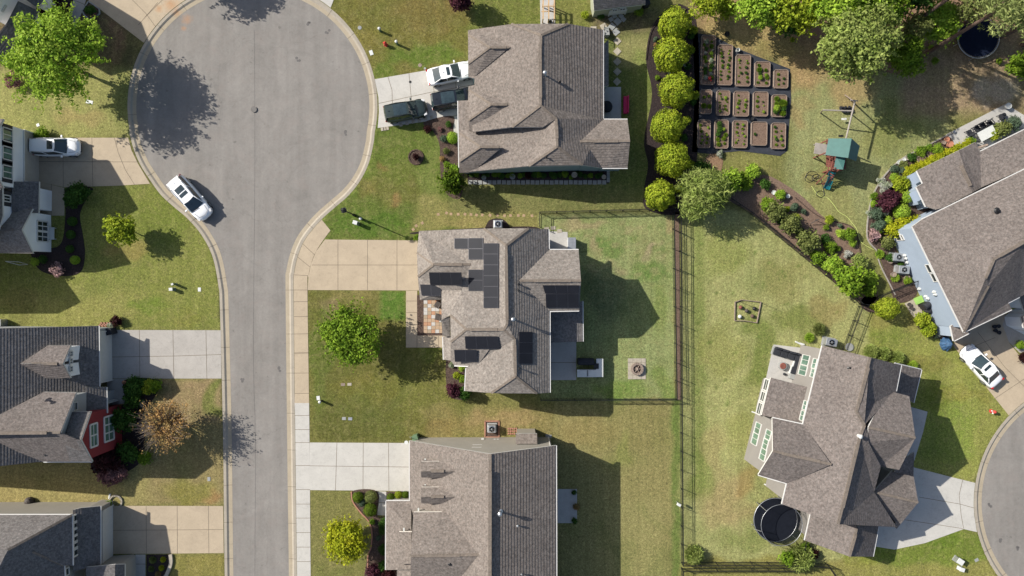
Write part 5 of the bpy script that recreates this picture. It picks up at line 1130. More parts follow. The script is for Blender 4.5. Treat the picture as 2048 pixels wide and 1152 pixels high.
# row of six round evergreens
EV = [(1348, 50, 31), (1342, 111, 34), (1352, 181, 33.5), (1335, 253, 33), (1344, 320, 34), (1320, 391, 29)]
nm = ['topmost', 'second', 'third', 'fourth', 'fifth', 'smallest and lowest']
for i, (x, y, r) in enumerate(EV):
    c = R(x, y, 1.9); o = empty('evergreen_tree', (c.x, c.y, 0), nm[i] + ' round yellow green evergreen in the row beside the raised beds', 'tree', 'round evergreens in a row'); rr = r / 20.2
    rng = np.random.default_rng(40 + i); n = 6500; q = rng.normal(size=(n, 3)); q /= np.linalg.norm(q, axis=1)[:, None]; th = np.arctan2(q[:, 1:2], q[:, 0:1])
    bm_ = 1 + .09 * np.sin(th * (4 + i % 3) + q[:, 2:3] * 4 + i * 2) + .06 * np.sin(th * 9 + q[:, 2:3] * 5 + i) * np.cos(q[:, 2:3] * 9 + th * 3) + .05 * np.sin(th * 15 + q[:, 2:3] * 17)
    P = q * bm_ * rng.uniform(.84, 1.02, (n, 1)); P *= np.array([rr, rr, 1.85]); P[:, 2] = np.maximum(P[:, 2] + 1.95, .1)
    new_obj('crown', leaf_mesh('crown', P, q * 1.2, .13, M['leaf_lime'], rng, 1.4, .45), o)
    MB().tube([(c.x, c.y, -.1), (c.x, c.y, 1.2), (c.x, c.y, 2.6)], [.1, .08, .03]).build('trunk', M['bark'], o)
    for k, (dx, dy, s) in enumerate([(38, -12 if i % 2 else 10, 9), (34, 22, 7)][: 2 if i < 4 else 1]):
        shrub(x + dx, y + dy, s, ('lime', 'dark')[k], 'low ragged %s clump beside the %s round evergreen' % (('lime', 'dark green')[k], nm[i]), 'bush', 1.0)
# woodland edge at the top right
TT = 'woodland trees at the top right'
for a in [(1420, 4, 2.6, 1.75, 1.7, 'leaf_lime', 'small yellow green tree above the raised beds', 4000, .16), (1454, 20, 1.5, .95, 1.0, 'leaf_lime', 'low yellow green bush tree right of the small one', 1800, .15),
          (1520, -2, 4.2, 2.6, 2.6, 'leaf_bright', 'bright green tree at the top edge above the straw ground', 7000, .2), (1596, 8, 4.6, 2.8, 2.8, 'leaf_lime', 'yellow green tree at the top edge left of the big pale one', 7500, .2),
          (1578, 42, 2.2, 1.5, 1.6, 'leaf_dark', 'dark green understory tree below the yellow green one', 3000, .18), (1713, 78, 6.3, 3.6, 3.3, 'leaf_pale', 'big pale green tree casting a large shadow, top right', 14000, .2),
          (1668, -20, 6, 3.0, 3.0, 'leaf_bright', 'tall green tree cut by the top edge above the big pale one', 7000, .22), (1811, 113, 2.6, 1.75, 1.9, 'leaf_mid', 'round dark glossy tree right of the big pale tree', 5500, .17),
          (1765, 12, 4.8, 2.4, 2.4, 'leaf_mid', 'green tree behind the big pale tree', 6000, .2), (1880, 48, 2.6, 2.0, 1.8, 'leaf_bright', 'bright understory tree below the leaning pine trunks', 4500, .18),
          (1840, -30, 5, 2.6, 2.6, 'leaf_dark', 'dark tree at the top edge between the pines', 6000, .22), (2040, 131, 1.8, 1.3, 1.3, 'leaf_mid', 'small green tree at the right edge below the trampoline', 2600, .16),
          (1735, 0, 5.5, 2.2, 2.2, 'leaf_bright', 'bright tree squeezed between the big pale tree and the first pine', 5500, .19), (1955, 8, 4, 2.2, 2.0, 'leaf_olive', 'olive green tree at the top edge above the trampoline', 5000, .14), (2055, -10, 6, 3.0, 3, 'leaf_dark', 'dark green tree in the top right corner', 6500, .22), (1830, 55, 3.5, 1.4, 1.6, 'leaf_olive', 'olive young pine left of the leaning trunks', 3000, .12)]:
    tree(*a[:7], n=a[7], leaf=a[8], group=TT)
def pine(px, py, H, r, label, dark=False, cr=.35):
    rng = np.random.default_rng(int(px)); b = R(px, py); o = empty('pine_tree', b, label, 'tree', 'tall pines at the top right')
    m = MB(); dx, dy = rng.uniform(-.3, .3, 2); m.tube([b, b + Vector((dx, dy, H * .5)), b + Vector((dx * 1.5, dy * 1.5, H))], [.23, .16, .05], 10)
    for i in range(10):
        a = rng.uniform(0, 6.28); z = H * rng.uniform(.45, .95); L = r * rng.uniform(.4, .9); s = b + Vector((dx, dy, z)); m.tube([s, s + Vector((math.cos(a) * L, math.sin(a) * L, .5))], [.04, .01], 5)
    m.build('trunk', M['bark'], o)
    P, N = crown_points(6500, r, H * .22, rng, 26, .28, .1); P[:, 0] += dx; P[:, 1] += dy; P[:, 2] += H * .82
    new_obj('crown', leaf_mesh('crown', P, N, .09, M['leaf_fir'], rng, 4.5, 1.0), o)
pine(1847, 111, 15.5, 2.9, 'pine with long bare trunk crossing the round trampoline'); pine(1803, 63, 15, 2.2, 'pine with long bare trunk left of the trampoline'); pine(1995, 77, 14, 2.3, 'pine behind the right rim of the trampoline')
pine(1668, 38, 14, 2.0, 'pine leaning out of the top edge above the big pale tree'); pine(1905, 60, 13.5, 2.6, 'short pine with pale crown over the left rim of the trampoline'); pine(2045, 90, 15, 2.5, 'pine at the right edge near the trampoline')
# two shade casting street trees beyond the top edge
tree(316, -124, 4.5, 3.1, 2.3, 'leaf_mid', 'street tree at the top edge shading the turning circle', n=7000, leaf=.24)
# shrubs: x, y, radius px, leaf, label, style, height factor
for s in [
 (902, 366, 25, 'box', 'tall glossy green shrub at the south west corner of the top middle house', 'bush', 2.1), (908, 338, 11, 'bright', 'bright green shrub just above the tall corner shrub', 'bush', 1.2),
 (906, 276, 12, 'bright', 'round bright shrub against the west gutter of the top middle house', 'ball', 1), (888, 278, 8, 'blue', 'blue green shrub left of the round bright one'), (855, 258, 8, 'maroon', 'reddish shrub at the end of the stepping bricks'),
 (892, 302, 7, 'olive', 'small olive shrub in the front bed of the top middle house'), (897, 248, 6, 'dark', 'low dark shrub in the mulch beside the black car'), (885, 318, 6, 'orange', 'tawny grass clump in the front bed'), (894, 330, 7, 'mid', 'green clump near the lower end of the front bed'),
 (832, 313, 7, 'maroon', 'small dark red shrub inside the round mulch ring', 'bush', 1.6), (922, 0, 22, 'purple', 'purple leaved tree cut by the top edge', 'bush', 1.9),
 (900, 268, 5, 'orange', 'tawny clump beside the round bright shrub'), (880, 258, 5, 'mauve', 'mauve clump in the front bed of the top middle house'),
 (907, 781, 15, 'purple', 'dark purple shrub at the south west corner of the solar house', 'bush', 1.4), (930, 786, 13, 'dark', 'dark green shrub right of the purple one', 'bush', 1.7), (903, 730, 6, 'white', 'white flowering shrub below the solar panels', 'flower'), (924, 736, 7, 'bright', 'bright shrub under the eave near the white flowers'), (913, 751, 7.5, 'lime', 'lime shrub in the front bed of the solar house'), (925, 758, 8, 'mid', 'green shrub above the purple shrub'),
 (834, 476, 7, 'mid', 'shrub at the top corner of the tan driveway'),
 (716, 994, 11, 'box', 'clipped round shrub at the left of the three near the white driveway', 'ball', .9), (742, 993, 12.5, 'olive', 'clipped round shrub at the top right of the three near the white driveway', 'ball', .9), (741, 1019, 13.5, 'box', 'lowest of the three clipped round shrubs near the white driveway', 'ball', .9), (725, 1006, 8, 'blue', 'blue green shrub between the three clipped round shrubs'),
 (781.5, 994, 8, 'box', 'left small ball topiary beside the white driveway', 'ball', 1.1), (797, 989, 7.5, 'lime', 'middle small ball topiary beside the white driveway', 'ball', 1.1), (811, 989, 7.2, 'box', 'right small ball topiary beside the white driveway', 'ball', 1.1),
 (768, 1046, 11, 'dark', 'dark round shrub under the porch eave'), (767, 1062, 9, 'dark', 'second dark shrub under the porch eave'), (744, 1043, 6, 'mid', 'small green shrub where the brick edging bends'), (758, 1076, 6, 'blue', 'small pale shrub in the shaded bed'), (767, 1133, 12, 'dark', 'dark round shrub at the lower end of the porch'), (746, 1143, 15, 'purple', 'purple shrub at the bottom edge by the porch'), (777, 1148, 13, 'maroon', 'maroon shrub at the bottom edge right of the purple one'), (766, 1100, 10, 'dark', 'dark shrub in the middle of the shaded bed'),
 (154, 387, 22, 'dark', 'big shaded shrub beside the driveway of the white house', 'bush', 1.1), (143, 400, 15, 'dark', 'shaded shrub below the big one'), (145, 443, 9.5, 'dark', 'upper small round shrub in the shaded bed', 'ball', .8), (142, 469, 9, 'dark', 'middle small round shrub in the shaded bed', 'ball', .8), (140, 498, 8, 'dark', 'third small round shrub in the shaded bed', 'ball', .8), (151, 520, 9, 'bright', 'lime green shrub at the tip of the shaded bed', 'ball', 1), (114, 538, 13, 'pink', 'pink flowering shrub below the white gable', 'flower', 1), (70, 523, 9, 'bright', 'yellow green clump below the white gable'), (86, 518, 8, 'dark', 'dark clump beside the yellow green one'), (84, 268, 14, 'mid', 'low green shrub behind the white car'),
 (217, 951, 20, 'mauve', 'mauve leaved japanese maple below the red gable', 'bush', 1.0), (240, 945, 16, 'mauve', 'mauve spreading branch shrub right of the japanese maple'), (212, 915, 32, 'maroon', 'dark maroon shrub in the shade of the red gable', 'bush', .9), (246, 838, 24, 'dark', 'tall dark green shrub in front of the red gable window', 'bush', 1.2), (268, 773, 20, 'dark', 'dark shrub beside the grey driveway'), (297, 774, 15, 'lime', 'yellow green shrub beside the dark one'), (266, 798, 18, 'dark', 'second dark shrub below the first', 'bush', 1.0), (283, 807, 6, 'white', 'small white flowering shrub left of the autumn tree', 'flower'), (310, 771, 14, 'mid', 'green shrub at the right end of the shaded bed'), (233, 643, 11, 'maroon', 'brown shrub at the garage corner of the red gabled house'), (222, 652, 7, 'white', 'pale flowering clump at the garage corner', 'flower'), (290, 915, 14, 'mid', 'low green shrub below the autumn tree'), (255, 905, 22, 'dark', 'dark spreading shrub in front of the red wall'),
 (304, 1121, 7.5, 'olive', 'top left clump in the quarter round bed', 'spike', .8), (325, 1120, 6, 'yellow', 'top right golden clump in the quarter round bed', 'spike', .8), (301, 1139, 6.5, 'olive', 'lower left clump in the quarter round bed', 'spike', .8), (322, 1137, 6, 'yellow', 'lower right golden clump in the quarter round bed', 'spike', .8), (315, 1149, 6, 'orange', 'orange clump at the bottom of the quarter round bed', 'spike', .8), (216, 1009, 8, 'mid', 'green shrub at the garage corner of the bottom left house'), (257, 1135, 9, 'dark', 'clipped dark hedge in the narrow entry bed', 'ball', .8),
 (27, 160, 16, 'mauve', 'mauve shrub under the big bright tree'), (107, 22, 26, 'maroon', 'red leaved shrub in the top left bed', 'bush', .8), (128, 40, 16, 'maroon', 'smaller red leaved shrub by the grey walk'), (85, 60, 16, 'dark', 'dark shrub beside the porch roof at the top left'), (180, 20, 10, 'dark', 'low plant in the five sided bed'), (188, 30, 6, 'mauve', 'mauve plant at the corner of the five sided bed'),
 (1170, 30, 8, 'lime', 'yellow green clump left of the shed', 'bush'), (1202, 32, 7, 'dark', 'dark shrub at the left corner of the shed'), (1278, 24, 9, 'mid', 'shrub at the right corner of the shed'), (1311, 78, 5, 'blue', 'small blue green plant left of the second evergreen'), (1315, 155, 5, 'mid', 'small green plant between second and third evergreens'), (1311, 90, 4, 'orange', 'tawny plant left of the second evergreen'),
 (1551, 423, 20, 'olive', 'olive shrub at the upper end of the diagonal border', 'bush', 1.1), (1536, 408, 15, 'mid', 'green shrub left of the top olive one'), (1581, 448, 21, 'olive', 'second olive shrub along the black fence', 'bush', 1.1), (1616, 483, 23, 'olive', 'third and largest olive shrub along the black fence', 'bush', 1.1), (1635, 516, 15, 'mid', 'round green shrub below the olive shrubs', 'bush', 1.1), (1666, 530, 20, 'bright', 'bright green shrub left of the dark round one', 'bush', 1.1), (1702, 561, 30, 'mid', 'largest dark green shrub at the end of the diagonal border', 'bush', 1.1), (1741, 558, 16, 'bright', 'bright shrub right of the largest dark one'), (1738, 580, 14, 'mid', 'green shrub at the corner of the gate'), (1720, 523, 15, 'pale', 'pale feathery shrub above the largest dark shrub'), (1712, 545, 9, 'white', 'white flowering clump above the largest dark shrub', 'flower'),
 (1560, 389, 11, 'bright', 'bright shrub between two white pots'), (1588.5, 414, 9, 'blue', 'blue green mound in the diagonal border'), (1607, 423, 6, 'blue', 'small blue green mound right of the larger one'), (1593, 434, 7, 'lime', 'lime mound in the diagonal border'), (1575, 418, 6, 'lime', 'small lime mound left of the blue green one'), (1658.5, 439, 9, 'lime', 'lime clump by the inner edging'), (1652, 455, 6, 'mid', 'small green clump in open soil'), (1680, 467, 9, 'bright', 'bright clump at the right of the open soil'), (1698.5, 469, 13, 'mid', 'wide green clump touching the hose'), (1706, 486, 8, 'bright', 'bright clump below the hose end'), (1661, 495, 12, 'mid', 'green shrub with dark shadow in the diagonal border'), (1696, 508, 8, 'white', 'white and silver clump in the diagonal border', 'flower'), (1680, 451, 5, 'blue', 'tiny grey green plant in open soil'), (1675, 497, 6, 'mid', 'tiny green plant below the shadowed shrub'), (1650, 478, 10, 'dark', 'dark shrub beside the largest olive one'), (1563, 437, 10, 'dark', 'dark shrub between the first two olive ones'), (1598, 462, 10, 'dark', 'dark shrub between the second and third olive ones'),
 (1461, 363, 24, 'bright', 'bright green shrub right of the willow like tree', 'bush', 1.2), (1446, 385, 16, 'mid', 'green shrub touching the willow like tree'), (1504, 343, 16, 'bright', 'bright shrub at the top of the diagonal border'), (1491, 368, 14, 'mid', 'green shrub below the top of the diagonal border'), (1530, 368, 11, 'dark', 'dark shrub near the white pot'), (1405, 336, 16, 'dark', 'dark shrub left of the bare patch'), (1484, 352, 9, 'mid', 'leafy clump between the bright shrubs'), (1440, 308, 7, 'white', 'white flowering clump at the garden fabric edge', 'flower'),
 (1788.5, 355, 10, 'bright', 'bright mound at the top of the blue house bed'), (1801, 369, 17, 'lime', 'yellow green shrub beside the upper blue bay', 'bush', 1.1), (1775, 402, 20, 'purple', 'round purple leaved shrub in the blue house bed', 'bush', 1.1), (1793, 392, 13, 'purple', 'smaller purple shrub joined to the round one'), (1811, 394, 13.5, 'bright', 'round bright green shrub left of the lower blue bay', 'ball', 1), (1802, 424, 16, 'bright', 'large lime ball shrub below the purple one', 'ball', 1), (1771, 373, 12, 'white', 'white hydrangea in the blue house bed', 'flower', 1), (1762, 362, 8, 'white', 'small white hydrangea at the bed edge', 'flower'), (1791, 458, 18, 'yellow', 'left half of the golden shrub by the blue wall', 'bush', 1.3), (1812, 449, 18, 'yellow', 'middle of the golden hedge by the blue wall', 'bush', 1.3), (1833, 441, 12, 'yellow', 'right tip of the golden hedge against the gutter', 'bush', 1.6), (1758.5, 450, 13, 'blue', 'blue grey shrub left of the golden hedge'), (1753, 428, 13, 'blue', 'grey green shrub below the purple one'), (1776, 440, 9, 'bright', 'bright clump left of the lime ball'), (1748, 470, 12, 'pink', 'pink and white flowering clump by the edging', 'flower'), (1775, 485, 14, 'olive', 'olive brown shrub below the golden hedge'), (1762, 508, 9, 'bright', 'bright fern like clump above the air conditioners', 'spike'), (1767, 424, 9, 'white', 'white flowers right of the grey green shrub', 'flower'), (1741, 427, 8, 'white', 'white flowers at the far left of the bed', 'flower'), (1748, 393, 8, 'mid', 'green clump left of the purple shrub'), (1747, 407, 7, 'bright', 'bright clump left of the purple shrub'), (1757, 462, 8, 'mid', 'green clump under the blue grey shrub'), (1765, 400, 6, 'lime', 'tiny lime clump left of the purple shrub'), (1780, 515, 9, 'dark', 'dark clump left of the upper air conditioner'), (1793, 555, 9, 'bright', 'spiky bright plant below the lower air conditioner', 'spike'), (1815, 560, 8, 'mid', 'green plant in the pot by the blue wall'), (1801, 526, 6, 'dark', 'dark plant between the two air conditioners'),
 (1841, 303, 11, 'mid', 'green bush behind the planter boxes'), (1858, 296, 8, 'mid', 'small green bush between the planter boxes'), (1823, 314, 9, 'dark', 'dark bush left of the planter boxes'), (1876, 298, 11, 'mid', 'green bush near the terracotta pots'), (1806, 330, 9, 'olive', 'reddish olive clump below the white pots'), (1789, 338, 9, 'blue', 'blue green clump at the bend of the edging'), (1806, 341, 9, 'blue', 'blue green clump left of the lime hedge'),
 (1772, 616, 22, 'lime', 'round lime shrub with a dark shadow beside the gate', 'ball', 1.1), (1844, 640, 16, 'lime', 'upper lime shrub below the grill corner', 'bush', 1.1), (1857, 658, 15, 'lime', 'lower lime shrub below the grill corner', 'bush', 1.1), (1746, 613, 6, 'lime', 'tiny yellow plant left of the round lime shrub'), (1874, 672, 5, 'white', 'small white plant below the lime shrubs', 'flower'), (1641, 659, 13, 'olive', 'feathery shrub with pale flowers above the patio house', 'spike'), (1621, 676, 10, 'bright', 'broad leaved plant left of the air conditioner', 'spike'),
 (1746, 704, 15, 'pale', 'first pale grass clump along the roof edge', 'spike', 1.1), (1770, 708, 15, 'pale', 'second pale grass clump along the roof edge', 'spike', 1.1), (1798, 717, 15, 'pale', 'third pale grass clump along the roof edge', 'spike', 1.1), (1828, 731, 10, 'bright', 'last and greener grass clump along the roof edge', 'spike'),
 (1391, 1114, 19, 'pale', 'wispy pale yellow shrub at the corner of the bottom fences', 'spike', 1.3), (1573, 1116, 15, 'mid', 'dark green shrub left of the pale feathery one', 'bush', 1.2), (1607, 1122, 27, 'pale', 'large pale feathery shrub at the bottom fence', 'spike', 1.2), (1629, 1109, 10, 'maroon', 'brown bush right of the pale feathery shrub'), (1612, 1093, 9, 'mid', 'green tuft at the corner of the low roof'),
 (2040, 690, 9, 'mid', 'green shrub at the right edge by the entry walk'), (2046, 716, 10, 'maroon', 'brown shrub at the right edge'), (2043, 650, 8, 'dark', 'dark shrub between the porch columns'),
 (2005, 258, 16, 'olive', 'green shrub on the terrace beside the table', 'bush', 1.2), (2028, 246, 14, 'blue', 'grey green shrub on the terrace at the right edge'), (1988, 268, 12, 'lime', 'yellow green shrub on the terrace'), (1940, 283, 10, 'mid', 'flowering plant on the terrace beside the chair', 'flower'),
 (1870, 122, 7, 'mid', 'sapling below the leaning pine trunk'), (1862, 95, 6, 'bright', 'small bright sapling left of the trampoline'), (1998, 122, 6, 'mid', 'sapling below the trampoline'), (1585, 80, 5, 'lime', 'low weed on the straw ground'), (1503, 38, 5, 'lime', 'low weed near the top trees'), (1520, 48, 4, 'olive', 'tiny weed right of the other'),
 (1148, 985, 5, 'dark', 'dark potted plant at the top of the small shaded patio'), (1153, 1013, 7, 'orange', 'brown plant at the middle of the small shaded patio'), (1149, 1042, 6, 'dark', 'dark plant at the lower corner of the small shaded patio')]:
    x, y, r, c, lab = s[:5]; shrub(x, y, r, c, lab, s[5] if len(s) > 5 else 'bush', s[6] if len(s) > 6 else 1.0)
for i in range(10):
    t = i / 9; shrub(1815 + (1934 - 1815) * t, 344 - 55 * t, 10.5, 'yellow', 'lime clipped hedge bush along the upper roof edge of the blue house', 'bush', 1.1, 'lime hedge bushes along the roof edge', 'hedge_bush', 'hedge')
rng_ = random.Random(4)
for i in range(26):
    x = 945 + i * 10.3 + rng_.uniform(-3, 3); shrub(x, 351 + rng_.uniform(-3, 4), rng_.uniform(4.5, 7), rng_.choice(['dark', 'dark', 'mid', 'maroon']), 'low shaded plant in the narrow bed along the grey green wall', 'bush', .9, 'shaded plants in the narrow south bed', 'bedding_plant', 'plant')

# ------------------------------------------------------------ raised garden beds
BEDS = [[(1401, 72, 1429, 171), (1434, 91, 1463, 172), (1470, 111, 1499, 174), (1508, 125, 1538, 175), (1546, 141, 1574, 178)],
        [(1398, 181, 1422, 229), (1432, 182, 1458, 232), (1466, 184, 1496, 234), (1505, 185, 1534, 234), (1542, 191, 1571, 235)],
        [(1394, 241, 1419, 297), (1428, 241, 1455, 298), (1464, 242, 1493, 297), (1501, 245, 1532, 292), (1541, 247, 1569, 299)]]
rown = ['top', 'middle', 'bottom']; coln = ['first', 'second', 'third', 'fourth', 'fifth']
seedm = {k: shrub_mesh('leaf_' + k, 'spike' if k == 'mid' else 'bush') for k in ('mid', 'bright', 'white', 'dark')}
for ri, row in enumerate(BEDS):
    for ci, (x0, y0, x1, y1) in enumerate(row):
        c = R((x0 + x1) / 2, (y0 + y1) / 2); W = (x1 - x0) / 19.7; L = (y1 - y0) / 19.7
        o = empty('raised_bed', c, 'raised wooden bed, %s from the left in the %s row of the kitchen garden' % (coln[ci], rown[ri]), 'raised bed', 'raised beds in the kitchen garden', math.radians(-1.2))
        h = .32; t = .05; ch = .14; m = MB()
        outl = [(-W / 2 + ch, -L / 2), (W / 2 - ch, -L / 2), (W / 2, -L / 2 + ch), (W / 2, L / 2 - ch), (W / 2 - ch, L / 2), (-W / 2 + ch, L / 2), (-W / 2, L / 2 - ch), (-W / 2, -L / 2 + ch)]
        Mt = Matrix.Rotation(math.radians(-1.2), 3, 'Z')
        for i in range(8):
            p, q = Vector((*outl[i], h / 2)), Vector((*outl[(i + 1) % 8], h / 2)); m.bar(c + Mt @ p, c + Mt @ q, t, h)
        m.build('frame', M['wood'], o)
        MB().prism([tuple((c + Mt @ Vector((x * .97, y * .98, 0))).xy) for x, y in outl], .02, h - .07).build('soil', M['soil'], o)
        n = [[20, 18, 12, 9, 5], [4, 13, 9, 7, 7], [11, 9, 12, 1, 9]][ri][ci]
        for k in range(n):
            u = (k % 2 - .5) * .45 * W + rng_.uniform(-.12, .12); v = (((k // 2) + .5) / max(1, (n + 1) // 2) - .5) * L * .82 + rng_.uniform(-.1, .1)
            kind = 'white' if (ri, ci) == (0, 0) and k % 3 == 0 else rng_.choice(['mid', 'bright', 'mid', 'dark']); s = rng_.uniform(.08, .17) * (1.5 if (ri, ci) in ((0, 0), (1, 4)) else 1)
            w_ = c + Mt @ Vector((u, v, h - .09)); so_ = new_obj('seedling', seedm[kind], None, w_); s *= 1.0 + .8 * ((ri * 5 + ci * 3) % 4 == 1); so_.scale = (s, s, s); so_.rotation_euler = (0, 0, rng_.uniform(0, 6))
            tag(so_, 'leafy vegetable plant in the %s bed of the %s garden row' % (coln[ci], rown[ri]), 'plant', 'vegetable plants in the raised beds')
for x, y, lab, mt in [(1452, 70, 'dark round pot on the straw ground above the raised beds', 'black'), (1501, 238, 'black pot between the middle and bottom bed rows', 'black'), (1372, 26, 'round pot near the top small yellow tree', 'mulch_dark')]:
    p = empty('pot', R(x, y), lab, 'pot'); MB().lathe(R(x, y), [(.2, 0), (.27, .35), (.24, .35), (.2, .25), (.001, .22)], 16).build('body', M[mt], p)
for x, y, s, lab in [(1474, 102, .38, 'white bucket at the upper end of the third raised bed'), (1369, 131, .4, 'white bin between the second and third evergreens'), (1396, 194, .3, 'small white box left of the middle bed row')]:
    p = empty('bucket', R(x, y), lab, 'bucket'); MB().lathe(R(x, y), [(s * .4, 0), (s * .52, s), (s * .48, s), (s * .42, s * .3), (.001, s * .25)], 16).build('body', M['plastic_white'], p)
p = empty('garden_ornament', R(1419, 156), 'small red ornament in the first raised bed', 'ornament'); MB().box(R(1419, 156, .45), (.3, .25, .25), .5).box(R(1421, 160, .4), (.12, .3, .15), .9).build('body', M['hydrant'], p)

# ------------------------------------------------------------ fences
def fence(pts, label, h=1.15, post=1.8, ph=None, cat='fence', skip=()):
    W = [R(*p) for p in pts]; o = empty('metal_fence', W[0], label, cat); m = MB(); posts = []
    for a, b in zip(W[:-1], W[1:]):
        d = b - a; L = d.length; e = d / L; n = max(1, round(L / post))
        for k in range(n + 1):
            p = a + e * (L * k / n)
            if not posts or (posts[-1] - p).length > .4: posts.append(p)
        for z in (.15, h - .2, h - .05): m.bar(a + Vector((0, 0, z)), b + Vector((0, 0, z)), .035, .035)
        q = int(L / .115)
        for k in range(1, q):
            p = a + e * (L * k / q); m.bar(p + Vector((0, 0, .08)), p + Vector((0, 0, h)), .016, .016)
    m.build('picket_panel', M['black'], o)
    for p in posts: MB().box(p + Vector((0, 0, (h + .08) / 2)), (.06, .06, h + .08)).build('post', M['black'], o)
    return o
fence([(1079, 454), (1079, 426), (1344, 419), (1346.5, 576), (1350, 797)], 'black metal fence around the lawn behind the solar house, north and east sides', 1.15)
fence([(1081, 797.5), (1350, 797)], 'black metal fence along the south side of the solar house lawn', 1.15)
fence([(1357.5, 428), (1359, 576), (1360, 864), (1362, 1124), (1500, 1123), (1600, 1124), (1652, 1127), (1668, 1150)], 'long black metal fence between the middle yards and right yard', 1.15)
fence([(1362, 1135), (1362, 1180)], 'short black fence continuing off the bottom edge', 1.15)
fence([(1362, 1136), (1500, 1135), (1598, 1136)], 'second black fence parallel to the bottom fence', 1.0)
fence([(1453, 396), (1500, 428), (1600, 510), (1700, 592), (1718, 608)], 'black metal fence behind the diagonal garden border', 1.1)
fence([(1716, 612), (1684, 698)], 'black fence between the garden corner and the rotated house', 1.2)
fence([(1718, 608), (1746, 612), (1755, 592), (1790, 578), (1830, 560)], 'black fence and gate between garden corner and pale blue house', 1.1)
fence([(1610, 1060), (1600, 1100), (1598, 1124)], 'short black fence beside the netted trampoline', 1.1)
# fence gate posts and white box
p = empty('feeder', R(1353, 1003), 'white bird feeder box standing at the long black fence', 'bird feeder'); MB().box(R(1353, 1003) + Vector((0, 0, 1.0)), (.35, .25, .3), -.5).build('box', M['plastic_white'], p); MB().tube([R(1353, 1003), R(1353, 1003) + Vector((0, 0, .95))], .03).build('pole', M['steel'], p)
